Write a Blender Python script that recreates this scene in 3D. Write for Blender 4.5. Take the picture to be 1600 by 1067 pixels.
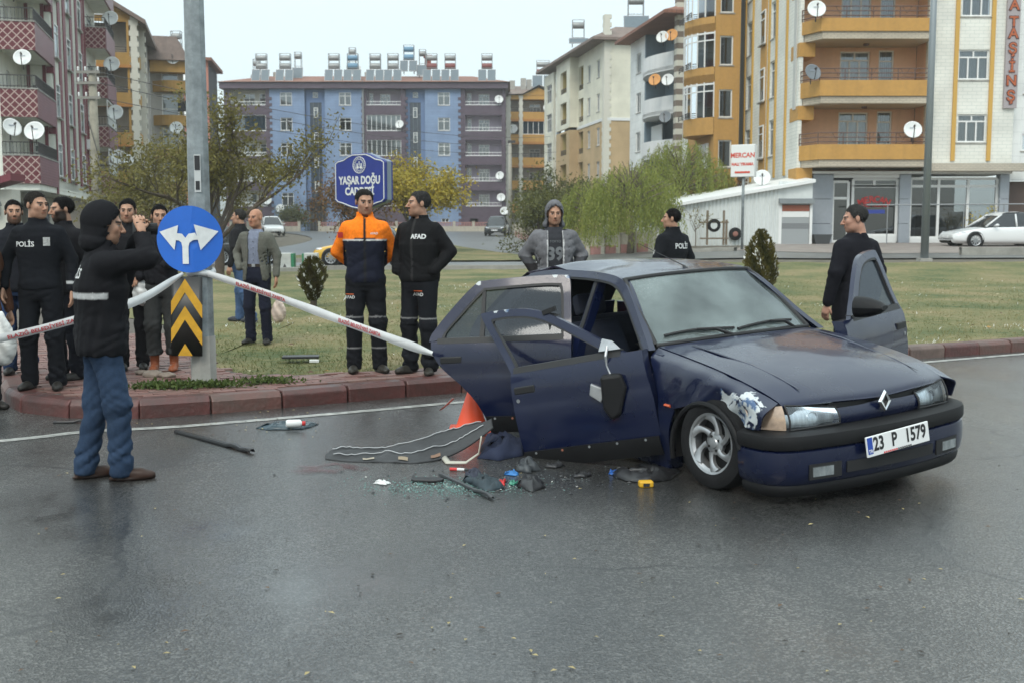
import bpy, bmesh, math, random
import numpy as np
from mathutils import Vector, Matrix
from mathutils.bvhtree import BVHTree
R = math.radians
sc = bpy.context.scene
for o in list(bpy.data.objects):
 bpy.data.objects.remove(o)
C = sc.collection
# camera
F_PX, HOR, CAM_H = 1750.0, 358.0, 1.6
PITCH = math.atan((533.5 - HOR) / F_PX)
cam_d = bpy.data.cameras.new('camera'); cam = bpy.data.objects.new('camera', cam_d); C.objects.link(cam)
cam.location = (0, 0, CAM_H); cam.rotation_euler = (math.pi / 2 - PITCH, 0, 0)
cam_d.sensor_width = 36; cam_d.lens = F_PX / 1600 * 36; cam_d.clip_end = 3000; cam_d.clip_start = 0.1
cam_d.dof.use_dof = True; cam_d.dof.focus_distance = 8.0; cam_d.dof.aperture_fstop = 4.5
sc.camera = cam
# sky: overcast
SUN_EL, SUN_AZ = 48, 200
w = bpy.data.worlds.new('World'); sc.world = w; w.use_nodes = True
nt = w.node_tree; nt.nodes.clear()
wo = nt.nodes.new('ShaderNodeOutputWorld')
sky = nt.nodes.new('ShaderNodeTexSky'); sky.sky_type = 'NISHITA'; sky.sun_disc = False
sky.sun_elevation = R(SUN_EL); sky.sun_rotation = R(SUN_AZ)
bg1 = nt.nodes.new('ShaderNodeBackground'); bg1.inputs[1].default_value = 0.05
nt.links.new(sky.outputs[0], bg1.inputs[0])
# even cloud deck: luminance of an overcast sky rises from horizon to zenith (1+2 sin h)/3
tc = nt.nodes.new('ShaderNodeTexCoord'); sx = nt.nodes.new('ShaderNodeSeparateXYZ')
nt.links.new(tc.outputs['Generated'], sx.inputs[0])
m1 = nt.nodes.new('ShaderNodeMath'); m1.operation = 'MAXIMUM'; m1.inputs[1].default_value = 0
nt.links.new(sx.outputs[2], m1.inputs[0])
m2 = nt.nodes.new('ShaderNodeMath'); m2.operation = 'MULTIPLY_ADD'; m2.inputs[1].default_value = 2 / 3; m2.inputs[2].default_value = 1 / 3
nt.links.new(m1.outputs[0], m2.inputs[0])
nz = nt.nodes.new('ShaderNodeTexNoise'); nz.inputs['Scale'].default_value = 2.2; nz.inputs['Detail'].default_value = 4
mpw = nt.nodes.new('ShaderNodeMapping'); mpw.inputs['Scale'].default_value = (1, 1, 3)
nt.links.new(tc.outputs['Generated'], mpw.inputs[0]); nt.links.new(mpw.outputs[0], nz.inputs[0])
mr = nt.nodes.new('ShaderNodeMapRange'); mr.inputs[3].default_value = 0.92; mr.inputs[4].default_value = 1.08
nt.links.new(nz.outputs[0], mr.inputs[0])
m3 = nt.nodes.new('ShaderNodeMath'); m3.operation = 'MULTIPLY'
nt.links.new(m2.outputs[0], m3.inputs[0]); nt.links.new(mr.outputs[0], m3.inputs[1])
bg2 = nt.nodes.new('ShaderNodeBackground'); bg2.inputs[0].default_value = (0.87, 1.0, 0.995, 1)
m4 = nt.nodes.new('ShaderNodeMath'); m4.operation = 'MULTIPLY'; m4.inputs[1].default_value = 1.66
nt.links.new(m3.outputs[0], m4.inputs[0]); nt.links.new(m4.outputs[0], bg2.inputs[1])
ad = nt.nodes.new('ShaderNodeAddShader')
nt.links.new(bg1.outputs[0], ad.inputs[0]); nt.links.new(bg2.outputs[0], ad.inputs[1])
nt.links.new(ad.outputs[0], wo.inputs[0])
# sun veiled by cloud
sl = bpy.data.lights.new('sun', 'SUN'); sl.energy = 1.5; sl.angle = R(22); sl.color = (1, .93, .82)
sun = bpy.data.objects.new('sun', sl); C.objects.link(sun)
sun.rotation_euler = (R(90 - SUN_EL), 0, R(180 - SUN_AZ))
# exposure
vs = sc.view_settings; vs.view_transform = 'Standard'; vs.look = 'None'; vs.exposure = 0.16; vs.gamma = 1; vs.use_curve_mapping = False
sc.cycles.max_bounces = 6; sc.cycles.diffuse_bounces = 3; sc.cycles.glossy_bounces = 3
sc.cycles.transmission_bounces = 4; sc.cycles.transparent_max_bounces = 10; sc.cycles.caustics_reflective = False; sc.cycles.caustics_refractive = False
sc.cycles.use_denoising = True
# helpers
_cp, _sp = math.cos(PITCH), math.sin(PITCH)
def ray(px, py):
 a = (px - 800) / F_PX; b = (533.5 - py) / F_PX
 return Vector((a, _cp + b * _sp, -_sp + b * _cp))
def at(px, py, Y):
 d = ray(px, py); k = Y / d.y
 return Vector((d.x * k, Y, CAM_H + d.z * k))
def gp(px, py, z=0.0):
 d = ray(px, py); k = (z - CAM_H) / d.z
 return Vector((d.x * k, d.y * k, z))
def xa(px, Y):                       # world x of an image column at depth Y near the horizon
 return at(px, HOR, Y).x
def za(py, Y):                       # world z of an image row at depth Y
 return at(800, py, Y).z
_mats = {}
def mat(name, col, rough=.6, metal=0., var=.0, vscale=6., bump=0., bscale=40., coat=0., spec=.5, alpha=1., trans=0., streak=0., col2=None, stretch=(1, 1, 1), ior=None, sheen=0.):
 if name in _mats: return _mats[name]
 m = bpy.data.materials.new(name); m.use_nodes = True; t = m.node_tree; L = t.links
 b = t.nodes['Principled BSDF']
 b.inputs['Roughness'].default_value = rough; b.inputs['Metallic'].default_value = metal
 b.inputs['Base Color'].default_value = (*col, 1); b.inputs['Specular IOR Level'].default_value = spec
 if coat: b.inputs['Coat Weight'].default_value = coat; b.inputs['Coat Roughness'].default_value = .06
 if alpha < 1: b.inputs['Alpha'].default_value = alpha
 if trans: b.inputs['Transmission Weight'].default_value = trans
 if ior: b.inputs['IOR'].default_value = ior
 if sheen: b.inputs['Sheen Weight'].default_value = sheen
 if var or bump or streak:
  tc = t.nodes.new('ShaderNodeTexCoord')
  mp = t.nodes.new('ShaderNodeMapping'); mp.inputs['Scale'].default_value = stretch
  L.new(tc.outputs['Object'], mp.inputs[0])
 if var or streak:
  n = t.nodes.new('ShaderNodeTexNoise'); n.inputs['Scale'].default_value = vscale; n.inputs['Detail'].default_value = 6; n.inputs['Roughness'].default_value = .65
  L.new(mp.outputs[0], n.inputs[0])
  r = t.nodes.new('ShaderNodeMapRange'); r.inputs[1].default_value = .3; r.inputs[2].default_value = .7
  L.new(n.outputs[0], r.inputs[0])
  mx = t.nodes.new('ShaderNodeMix'); mx.data_type = 'RGBA'
  L.new(r.outputs[0], mx.inputs[0])
  c2 = col2 if col2 else tuple(c * (1 - var) for c in col)
  c1 = col if col2 else tuple(min(1, c * (1 + var * .5)) for c in col)
  mx.inputs[6].default_value = (*c2, 1); mx.inputs[7].default_value = (*c1, 1)
  out = mx.outputs[2]
  if streak:
   n2 = t.nodes.new('ShaderNodeTexNoise'); n2.inputs['Scale'].default_value = 1.; n2.inputs['Detail'].default_value = 5
   mp2 = t.nodes.new('ShaderNodeMapping'); mp2.inputs['Scale'].default_value = (2.2, 2.2, .18)
   L.new(tc.outputs['Object'], mp2.inputs[0]); L.new(mp2.outputs[0], n2.inputs[0])
   r2 = t.nodes.new('ShaderNodeMapRange'); r2.inputs[1].default_value = .45; r2.inputs[2].default_value = .75; r2.inputs[3].default_value = 1; r2.inputs[4].default_value = 1 - streak
   L.new(n2.outputs[0], r2.inputs[0])
   mu = t.nodes.new('ShaderNodeMix'); mu.data_type = 'RGBA'; mu.blend_type = 'MULTIPLY'; mu.inputs[0].default_value = 1
   L.new(out, mu.inputs[6]); L.new(r2.outputs[0], mu.inputs[7]); out = mu.outputs[2]
  L.new(out, b.inputs['Base Color'])
  rr = t.nodes.new('ShaderNodeMapRange'); rr.inputs[3].default_value = max(.02, rough - .1 * var - .02); rr.inputs[4].default_value = min(1, rough + .25 * var)
  L.new(n.outputs[0], rr.inputs[0]); L.new(rr.outputs[0], b.inputs['Roughness'])
 if bump:
  n = t.nodes.new('ShaderNodeTexNoise'); n.inputs['Scale'].default_value = bscale; n.inputs['Detail'].default_value = 4
  L.new(mp.outputs[0], n.inputs[0])
  bm_ = t.nodes.new('ShaderNodeBump'); bm_.inputs['Strength'].default_value = bump; bm_.inputs['Distance'].default_value = .01
  L.new(n.outputs[0], bm_.inputs['Height']); L.new(bm_.outputs[0], b.inputs['Normal'])
 _mats[name] = m
 return m
def node_mat(name):
 m = bpy.data.materials.new(name); m.use_nodes = True
 return m, m.node_tree, m.node_tree.links, m.node_tree.nodes['Principled BSDF']
class MB:
 def __init__(s): s.v = []; s.f = []; s.mi = []
 def add(s, vs, fs, mi=0, M=None):
  o = len(s.v)
  s.v += [tuple(M @ Vector(v)) for v in vs] if M is not None else [tuple(v) for v in vs]
  s.f += [tuple(i + o for i in f) for f in fs]; s.mi += [mi] * len(fs)
  return s
 def box(s, x0, x1, y0, y1, z0, z1, mi=0, M=None):
  if x0 > x1: x0, x1 = x1, x0
  if y0 > y1: y0, y1 = y1, y0
  if z0 > z1: z0, z1 = z1, z0
  v = [(x0, y0, z0), (x1, y0, z0), (x1, y1, z0), (x0, y1, z0), (x0, y0, z1), (x1, y0, z1), (x1, y1, z1), (x0, y1, z1)]
  return s.add(v, [(0, 3, 2, 1), (4, 5, 6, 7), (0, 1, 5, 4), (1, 2, 6, 5), (2, 3, 7, 6), (3, 0, 4, 7)], mi, M)
 def prism(s, poly, z0, z1, mi=0, M=None):      # poly in xy (ccw), extruded along z
  n = len(poly)
  v = [(x, y, z0) for x, y in poly] + [(x, y, z1) for x, y in poly]
  f = [tuple(range(n - 1, -1, -1)), tuple(range(n, 2 * n))] + [(i, (i + 1) % n, n + (i + 1) % n, n + i) for i in range(n)]
  return s.add(v, f, mi, M)
 def tube(s, pts, r, n=8, caps=True, mi=0, M=None, flat=1.0):
  pts = [Vector(p) for p in pts]; k = len(pts)
  rs = list(r) if hasattr(r, '__len__') else [r] * k
  v = []; up = None
  for i, p in enumerate(pts):
   t = (pts[min(i + 1, k - 1)] - pts[max(i - 1, 0)]).normalized()
   if up is None:
    up = Vector((0, 0, 1)) if abs(t.z) < .9 else Vector((1, 0, 0))
   a = t.cross(up).normalized(); b = a.cross(t).normalized(); up = b
   for j in range(n):
    q = 2 * math.pi * j / n
    v.append(p + (a * math.cos(q) + b * math.sin(q) * flat) * rs[i])
  f = []
  for i in range(k - 1):
   for j in range(n):
    f.append((i * n + j, i * n + (j + 1) % n, (i + 1) * n + (j + 1) % n, (i + 1) * n + j))
  if caps: f += [tuple(range(n - 1, -1, -1)), tuple((k - 1) * n + j for j in range(n))]
  return s.add(v, f, mi, M)
 def lathe(s, prof, n=24, mi=0, M=None):        # prof (r,z) about z
  v = []; k = len(prof)
  for r, z in prof:
   for j in range(n):
    q = 2 * math.pi * j / n; v.append((r * math.cos(q), r * math.sin(q), z))
  f = [(i * n + j, i * n + (j + 1) % n, (i + 1) * n + (j + 1) % n, (i + 1) * n + j) for i in range(k - 1) for j in range(n)]
  return s.add(v, f, mi, M)
 def grid(s, G, mi=0, M=None):                  # G: array rows x cols x 3
  G = np.asarray(G); a, b = G.shape[:2]
  v = [tuple(p) for p in G.reshape(-1, 3)]
  f = [(i * b + j, i * b + j + 1, (i + 1) * b + j + 1, (i + 1) * b + j) for i in range(a - 1) for j in range(b - 1)]
  return s.add(v, f, mi, M)
 def mesh(s, name, mats, smooth=False):
  me = bpy.data.meshes.new(name); me.from_pydata(s.v, [], s.f)
  for m in (mats if isinstance(mats, (list, tuple)) else [mats]): me.materials.append(m)
  if len(me.materials) > 1: me.polygons.foreach_set('material_index', s.mi)
  if smooth: me.polygons.foreach_set('use_smooth', [True] * len(me.polygons))
  me.update()
  return me
 def build(s, name, mats, parent=None, smooth=False, loc=None, bevel=0., rz=None):
  o = bpy.data.objects.new(name, s.mesh(name, mats, smooth)); C.objects.link(o)
  if parent is not None: o.parent = parent
  if loc is not None: o.location = loc
  if rz is not None: o.rotation_euler = (0, 0, rz)
  if bevel:
   b = o.modifiers.new('bevel', 'BEVEL'); b.width = bevel; b.segments = 2; b.limit_method = 'ANGLE'; b.angle_limit = R(40)
  return o
def mesh_obj(name, me, parent=None, loc=None):
 o = bpy.data.objects.new(name, me); C.objects.link(o)
 if parent is not None: o.parent = parent
 if loc is not None: o.location = loc
 return o
def tag(o, label=None, cat=None, group=None, kind=None):
 if label: o['label'] = label
 if cat: o['category'] = cat
 if group: o['group'] = group
 if kind: o['kind'] = kind
 return o
def thing(name, label, cat, loc=(0, 0, 0), rz=0, group=None):
 o = bpy.data.objects.new(name, None); C.objects.link(o); o.empty_display_size = .2
 o.location = loc; o.rotation_euler = (0, 0, rz)
 return tag(o, label, cat, group)
def copy_tree(o, parent=None):
 c = o.copy(); C.objects.link(c); c.parent = parent
 if parent is not None: c.matrix_parent_inverse = o.matrix_parent_inverse
 for ch in o.children: copy_tree(ch, c)
 return c
def smooth_by_angle(o, ang=40):
 me = o.data
 me.polygons.foreach_set('use_smooth', [True] * len(me.polygons))
 me.set_sharp_from_angle(angle=R(ang))
 return o
def text_mesh(s, size=1., extrude=.0, offset=0., align='CENTER', spacing=1., shear=0.):
 cu = bpy.data.curves.new('txt', 'FONT'); cu.body = s; cu.size = size; cu.extrude = extrude; cu.offset = offset
 cu.align_x = align; cu.align_y = 'CENTER'; cu.space_character = spacing; cu.resolution_u = 3; cu.shear = shear
 ob = bpy.data.objects.new('txt', cu); C.objects.link(ob)
 bpy.context.view_layer.update()
 dg = bpy.context.evaluated_depsgraph_get()
 me = bpy.data.meshes.new_from_object(ob.evaluated_get(dg))
 bpy.data.objects.remove(ob); bpy.data.curves.remove(cu)
 return me
def text(name, s, size, m, parent, M, sxy=(1, 1), **kw):
 """flat lettering; M maps text plane (x right, y up, z out) into the parent's space"""
 me = text_mesh(s, size, **kw); me.name = name
 me.transform(M @ Matrix.Diagonal((sxy[0], sxy[1], 1, 1)))
 me.materials.clear(); me.materials.append(m)
 return mesh_obj(name, me, parent)
def frame(o, x, y, z=None):
 x = Vector(x).normalized(); y = Vector(y).normalized(); z = x.cross(y).normalized()
 M = Matrix((x, y, z)).transposed().to_4x4(); M.translation = Vector(o); return M
def catmull(P, n):
 """P: k x d control points, interpolating spline resampled to n points (uniform parameter)"""
 P = np.asarray(P, float); k = len(P)
 if k == 2: return np.linspace(P[0], P[1], n)
 E = np.vstack([2 * P[0] - P[1], P, 2 * P[-1] - P[-2]])
 t = np.linspace(0, k - 1, n); i = np.minimum(t.astype(int), k - 2); u = (t - i)[:, None]
 p0, p1, p2, p3 = E[i], E[i + 1], E[i + 2], E[i + 3]
 return .5 * ((2 * p1) + (-p0 + p2) * u + (2 * p0 - 5 * p1 + 4 * p2 - p3) * u ** 2 + (-p0 + 3 * p1 - 3 * p2 + p3) * u ** 3)
def spline_grid(rows, nu, nv):
 A = np.array([catmull(r, nu) for r in rows])
 return np.array([catmull(A[:, j], nv) for j in range(nu)]).transpose(1, 0, 2)
rnd = random.Random(7)
rs = np.random.RandomState(5)
def sstep(a, b, x):
 t = np.clip((np.asarray(x, float) - a) / (b - a), 0, 1); return t * t * (3 - 2 * t)
M_conc = mat('concrete', (.38, .37, .34), .9, var=.25, vscale=3, bump=.3, streak=.25)
def iv(n, k, v): n.inputs[k].default_value = v
# GROUND
KERB = [(-16, 21.5), (-11, 18.2), (-7.4, 14.4), (-5.7, 12.0), (-4.95, 10.75), (-4.55, 10.0), (-4.08, 9.55), (-3.4, 9.38), (-2.74, 9.58), (-.62, 10.85), (1.2, 11.8), (3.0, 12.75), (6.7, 14.65), (11, 16.9), (16, 19.4)]
IS_Z = .155
def gz_xy(x, y):
 """ground height beyond the near road (metres): gentle rise away from the junction"""
 r = sstep(0, 9, x)
 c = .0 + 1.22 * sstep(38, 135, y)
 rt = .75 * sstep(24, 51, y) + .25 * sstep(50, 58, y) + .35 * sstep(60, 130, y)
 return IS_Z * sstep(8.5, 12.8, y) + c * (1 - r) + rt * r
def asphalt(name, wet=1.):
 m, t, L, b = node_mat(name)
 tc = t.nodes.new('ShaderNodeTexCoord'); P = tc.outputs['Object']
 def noise_(sc, det=4, rough=.6, mp=None):
  n = t.nodes.new('ShaderNodeTexNoise'); iv(n, 'Scale', sc); iv(n, 'Detail', det); iv(n, 'Roughness', rough)
  if mp:
   m_ = t.nodes.new('ShaderNodeMapping'); iv(m_, 'Scale', mp); iv(m_, 'Rotation', (0, 0, R(-28))); L.new(P, m_.inputs[0]); L.new(m_.outputs[0], n.inputs[0])
  else: L.new(P, n.inputs[0])
  return n.outputs[0]
 def rng(src, a, b_, c, d):
  r = t.nodes.new('ShaderNodeMapRange'); iv(r, 1, a); iv(r, 2, b_); iv(r, 3, c); iv(r, 4, d); L.new(src, r.inputs[0]); return r.outputs[0]
 def mth(op, a, b_=None, v=None):
  q = t.nodes.new('ShaderNodeMath'); q.operation = op; L.new(a, q.inputs[0])
  if b_ is not None: L.new(b_, q.inputs[1])
  if v is not None: iv(q, 1, v)
  return q.outputs[0]
 vo = t.nodes.new('ShaderNodeTexVoronoi'); iv(vo, 'Scale', 105); L.new(P, vo.inputs[0])
 vc = t.nodes.new('ShaderNodeSeparateColor'); L.new(vo.outputs['Color'], vc.inputs[0])
 stone = rng(vc.outputs[0], .55, 1., 0, 1)
 big = noise_(.35, 5, .6, (1, .45, 1)); mid = noise_(1.6, 6, .7, (1, .6, 1)); fine = noise_(160, 3)
 base = rng(mid, .3, .72, .021, .044)
 st = rng(stone, 0, 1, .85, 3.2)
 col = mth('MULTIPLY', base, st)
 damp = rng(big, .38, .62, 1.35, .55)            # darker where soaked
 blob = None
 for (px, py, rad) in ((70, 800, .8), (150, 830, .7), (190, 950, .55), (330, 830, .5), (1250, 780, 1.3), (900, 745, .9), (560, 905, .5)):  # wet spots, partly standing in for dark reflections put into the colour
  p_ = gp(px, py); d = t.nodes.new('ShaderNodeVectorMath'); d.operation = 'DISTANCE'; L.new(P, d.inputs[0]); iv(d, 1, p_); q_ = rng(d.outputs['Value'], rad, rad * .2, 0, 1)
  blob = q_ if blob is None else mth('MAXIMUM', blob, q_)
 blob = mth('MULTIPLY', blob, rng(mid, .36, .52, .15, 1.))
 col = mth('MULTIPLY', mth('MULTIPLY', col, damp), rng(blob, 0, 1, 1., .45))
 cc = t.nodes.new('ShaderNodeCombineColor'); L.new(col, cc.inputs[0]); L.new(mth('MULTIPLY', col, v=.98), cc.inputs[1]); L.new(mth('MULTIPLY', col, v=.92), cc.inputs[2])
 # cracks
 vk = t.nodes.new('ShaderNodeTexVoronoi'); vk.feature = 'DISTANCE_TO_EDGE'; iv(vk, 'Scale', .42); iv(vk, 'Randomness', 1)
 wp = t.nodes.new('ShaderNodeTexNoise'); iv(wp, 'Scale', 2.5); iv(wp, 'Detail', 6); L.new(P, wp.inputs[0])
 mxv = t.nodes.new('ShaderNodeMix'); mxv.data_type = 'VECTOR'; iv(mxv, 0, .22); L.new(P, mxv.inputs[4]); L.new(wp.outputs['Color'], mxv.inputs[5]); L.new(mxv.outputs[1], vk.inputs[0])
 crack = mth('MULTIPLY', rng(vk.outputs['Distance'], .0, .006, 1, 0), rng(noise_(.5, 2), .46, .52, 0, 1))
 mk = t.nodes.new('ShaderNodeMix'); mk.data_type = 'RGBA'; L.new(crack, mk.inputs[0]); L.new(cc.outputs[0], mk.inputs[6]); iv(mk, 7, (.012, .012, .012, 1))
 L.new(mk.outputs[2], b.inputs['Base Color'])
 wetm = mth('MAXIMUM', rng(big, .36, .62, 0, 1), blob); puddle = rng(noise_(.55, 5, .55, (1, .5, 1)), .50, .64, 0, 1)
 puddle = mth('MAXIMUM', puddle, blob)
 rg = rng(mid, .3, .7, .42, .62)
 L.new(rg, b.inputs['Roughness']); iv(b, 'Specular IOR Level', .4)
 iv(b, 'Coat IOR', 1.47)
 L.new(rng(wetm, 0, 1, .8, 1.), b.inputs['Coat Weight']); L.new(mth('ADD', rng(puddle, 0, 1, .16, .05), rng(mid, .3, .7, .0, .06)), b.inputs['Coat Roughness'])
 bc = t.nodes.new('ShaderNodeBump'); iv(bc, 'Distance', .006); L.new(rng(puddle, 0, 1, .36, .13), bc.inputs['Strength']); L.new(vo.outputs['Distance'], bc.inputs['Height']); L.new(bc.outputs[0], b.inputs['Coat Normal'])
 bp = t.nodes.new('ShaderNodeBump'); iv(bp, 'Distance', .006)
 h = mth('ADD', vo.outputs['Distance'], mth('MULTIPLY', fine, v=.5)); L.new(h, bp.inputs['Height'])
 L.new(rng(puddle, 0, 1, .62, .33), bp.inputs['Strength']); L.new(bp.outputs[0], b.inputs['Normal'])
 return m
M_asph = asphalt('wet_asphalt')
def sheet(name, fn, xs, ys, m, zoff=0., smooth=True):
 xs = np.asarray(xs); ys = np.asarray(ys); X, Y = np.meshgrid(xs, ys); Z = fn(X, Y) + zoff
 mb = MB().grid(np.stack([X, Y, Z], -1)); o = mb.build(name, m, None, smooth); o['kind'] = 'structure'; return o
# one big terrain sheet: near road at z 0, then rising
xs = np.concatenate([np.linspace(-900, -60, 12), np.linspace(-50, 50, 51), np.linspace(60, 900, 12)]); ys = np.concatenate([np.linspace(-60, 8, 18), np.linspace(9, 60, 60), np.linspace(63, 160, 40), np.linspace(180, 1500, 14)])
M_dirt = mat('bare_earth', (.12, .105, .08), .95, var=.4, vscale=1.5, bump=.4, bscale=20)
def terr(X, Y):
 z = gz_xy(X, Y); return np.where(Y < 22, 0.0, z - .06 - .02 * sstep(22, 24, Y) * 0)
sheet('ground', lambda X, Y: np.where(Y < 24, -.03, gz_xy(X, Y) - .05), xs, ys, M_dirt)
road_pts = [(-60, -40), (60, -40), (60, 30), (-60, 30)]
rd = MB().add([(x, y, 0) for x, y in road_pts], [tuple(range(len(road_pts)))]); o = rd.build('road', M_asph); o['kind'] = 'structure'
# painted edge line along the kerb
M_line = mat('worn_white_paint', (.34, .34, .32), .5, var=.7, vscale=9, bump=.3, bscale=120)
lp = [gp(-20, 691), gp(60, 683), gp(140, 674), gp(270, 667), gp(420, 655), gp(560, 643), gp(690, 631), gp(800, 622), gp(1000, 604), gp(1200, 588), gp(1400, 570), gp(1600, 553), gp(1750, 541)]
cl = catmull([tuple(p) for p in lp], 90); mb = MB(); row = []
for i, p in enumerate(cl):
 t_ = cl[min(i + 1, 89)] - cl[max(i - 1, 0)]; t_ /= np.linalg.norm(t_); nn = np.array([-t_[1], t_[0], 0]); row.append([p + nn * .055 + [0, 0, .004], p - nn * .055 + [0, 0, .004]])
o = mb.grid(row).build('road_marking', M_line); o['kind'] = 'structure'
# ---- kerb of red stones
kp = catmull(KERB, 400); seg = np.r_[0, np.cumsum(np.linalg.norm(np.diff(kp, axis=0), axis=1))]
M_kerb = mat('kerb_red_concrete', (.15, .055, .045), .5, var=.5, vscale=4, bump=.8, bscale=22, col2=(.085, .06, .05)); M_kerb2 = mat('kerb_worn_grey', (.15, .105, .09), .65, var=.5, vscale=4, bump=.5, bscale=30); M_kerb3 = mat('kerb_dark_red', (.115, .036, .032), .45, var=.5, vscale=6, bump=.8, bscale=22, col2=(.06, .032, .028))
kerb = MB()
inner = []
for i in range(0, 400, 4):
 t_ = kp[min(i + 1, 399)] - kp[max(i - 1, 0)]; t_ = t_ / np.linalg.norm(t_); inner.append(((kp[i] + np.array([-t_[1], t_[0]]) * -.20) if False else kp[i], t_))
row = [[(p[0] - t_[1] * .06, p[1] + t_[0] * .06, 0), (p[0] - t_[1] * .06, p[1] + t_[0] * .06, IS_Z - .03), (p[0] - t_[1] * .2, p[1] + t_[0] * .2, IS_Z - .03)] for p, t_ in inner]
kb = kerb.grid(row).build('kerb', M_conc); kb['kind'] = 'structure'
def kpos(s): return np.array([np.interp(s, seg, kp[:, 0]), np.interp(s, seg, kp[:, 1])])
s = 0.1; kr = random.Random(3)
while s < seg[-1] - .7:
 l = .62 + kr.uniform(-.03, .03); a, b = kpos(s), kpos(s + l); c = (a + b) / 2; d = b - a; ang = math.atan2(d[1], d[0]); ll = np.linalg.norm(d)
 mb = MB(); ch = kr.uniform(.0, .02)
 prof = [(0, -.06), (0, IS_Z - .03 - ch), (.025 + ch, IS_Z + kr.uniform(-.004, .006)), (.2, IS_Z + .002), (.2, -.06)]
 n = len(prof); x0, x1 = -ll / 2 + .008, ll / 2 - .008
 v = [(x0, y, z) for y, z in prof] + [(x1, y, z) for y, z in prof]
 mb.add(v, [tuple(range(n)), tuple(range(2 * n - 1, n - 1, -1))] + [(i, i + n, (i + 1) % n + n, (i + 1) % n) for i in range(n)])
 o = mb.build('kerb_stone', kr.choice([M_kerb, M_kerb, M_kerb, M_kerb3, M_kerb3, M_kerb3, M_kerb2]), kb, bevel=.012)
 o.location = (c[0], c[1], kr.uniform(-.004, .004)); o.rotation_euler = (kr.uniform(-.02, .02), 0, ang + kr.uniform(-.012, .012)); s += l
# ---- island fill: soil base, grass surface
def island_poly(off):
 out = []
 for p, t_ in inner: out.append((p[0] - t_[1] * off, p[1] + t_[0] * off))
 return out
ip = island_poly(.19)
NOSE = int(np.argmin([p[1] for p in ip]))
def kerb_left(x): q = np.array(ip)[:NOSE + 1]; return np.interp(x, q[:, 0], q[:, 1])
Y_IS = 40.0
M_grassb = mat('grass_soil', (.17, .165, .065), .95, var=.0, bump=.5, bscale=60)
def grass_base():
 m, t, L, b = node_mat('short_turf')
 tc = t.nodes.new('ShaderNodeTexCoord')
 n1 = t.nodes.new('ShaderNodeTexNoise'); iv(n1, 'Scale', .55); iv(n1, 'Detail', 6); L.new(tc.outputs['Object'], n1.inputs[0])
 n2 = t.nodes.new('ShaderNodeTexNoise'); iv(n2, 'Scale', 9); iv(n2, 'Detail', 5); L.new(tc.outputs['Object'], n2.inputs[0])
 r = t.nodes.new('ShaderNodeValToRGB'); e = r.color_ramp.elements
 e[0].position = .38; e[0].color = (.06, .085, .024, 1); e[1].position = .62; e[1].color = (.22, .175, .085, 1); x = e.new(.5); x.color = (.14, .135, .05, 1)
 a = t.nodes.new('ShaderNodeMix'); a.data_type = 'FLOAT'; iv(a, 0, .4); L.new(n1.outputs[0], a.inputs[2]); L.new(n2.outputs[0], a.inputs[3]); L.new(a.outputs[0], r.inputs[0]); L.new(r.outputs[0], b.inputs['Base Color'])
 iv(b, 'Roughness', .9)
 bp = t.nodes.new('ShaderNodeBump'); iv(bp, 'Strength', .7); iv(bp, 'Distance', .03)
 n3 = t.nodes.new('ShaderNodeTexNoise'); iv(n3, 'Scale', 45); iv(n3, 'Detail', 4); L.new(tc.outputs['Object'], n3.inputs[0]); L.new(n3.outputs[0], bp.inputs['Height']); L.new(bp.outputs[0], b.inputs['Normal'])
 return m
M_turf = grass_base()
# turf: a gridded sheet clipped by the kerb line and the far edge
def kerb_y(x):
 sel = np.array(ip)[NOSE:]
 return np.interp(x, sel[:, 0], sel[:, 1])
def far_y(x): return np.interp(x, [-20, -8, 0, 2.2, 8, 14, 22, 34], [37, 39.5, 40.5, 40.5, 37, 37, 38, 40])
xs_ = np.linspace(-3.4, 30, 120); ts = np.linspace(0, 1, 60) ** 1.6
G = []
for t_ in ts:
 ky = kerb_y(xs_); ky = np.where(xs_ > 15.8, 19.4 + (xs_ - 15.8) * .52, ky); yy = ky + (far_y(xs_) - ky) * t_
 G.append(np.stack([xs_, yy, gz_xy(xs_, yy) + np.where(t_ > .001, .012 * np.sin(xs_ * 3 + yy * 2) * sstep(0, .05, t_), 0) - .004], -1))
turf = MB().grid(np.array(G)).build('turf', M_turf, None, True); turf['kind'] = 'structure'
# left part of the island behind the pavement
G = []
xs2 = np.linspace(-16, -3.4, 40)
for t_ in np.linspace(0, 1, 30):
 yy = np.maximum(kerb_left(xs2), np.interp(xs2, [-16, -9, -6, -4.4, -3.4], [23, 21, 18, 15.7, 11.9])) * (1 - t_) + far_y(xs2) * t_
 G.append(np.stack([xs2, yy, gz_xy(xs2, yy) - .004], -1))
o = MB().grid(np.array(G)).build('turf', M_turf, None, True); o['kind'] = 'structure'
# ---- brick pavement
def pave_edge(x): return np.interp(x, [-9, -6, -4.3, -3.6, -3.2, -2.7, -2.2, -1.2, -.4, .6, 1.4], [21, 18, 15.5, 13.2, 11.9, 11.2, 11.15, 11.55, 11.85, 12.25, 12.3])
pv = MB(); row = []
xs3 = np.linspace(-9, 1.4, 140)
lo = np.where(xs3 < ip[NOSE][0], kerb_left(xs3), kerb_y(xs3))
row = [[(x, a, IS_Z - .012), (x, max(b, a + .02), IS_Z - .012)] for x, a, b in zip(xs3, lo, pave_edge(xs3))]
pvo = pv.grid(row).build('pavement', mat('paving_sand', (.10, .085, .07), .95, var=.4, vscale=8)); pvo['kind'] = 'structure'
M_pv = [mat('paver_red%d' % i, c, .62, var=.4, vscale=9, bump=.4, bscale=40) for i, c in enumerate(((.17, .085, .07), (.20, .10, .085), (.15, .085, .075), (.21, .125, .105)))]
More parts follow.
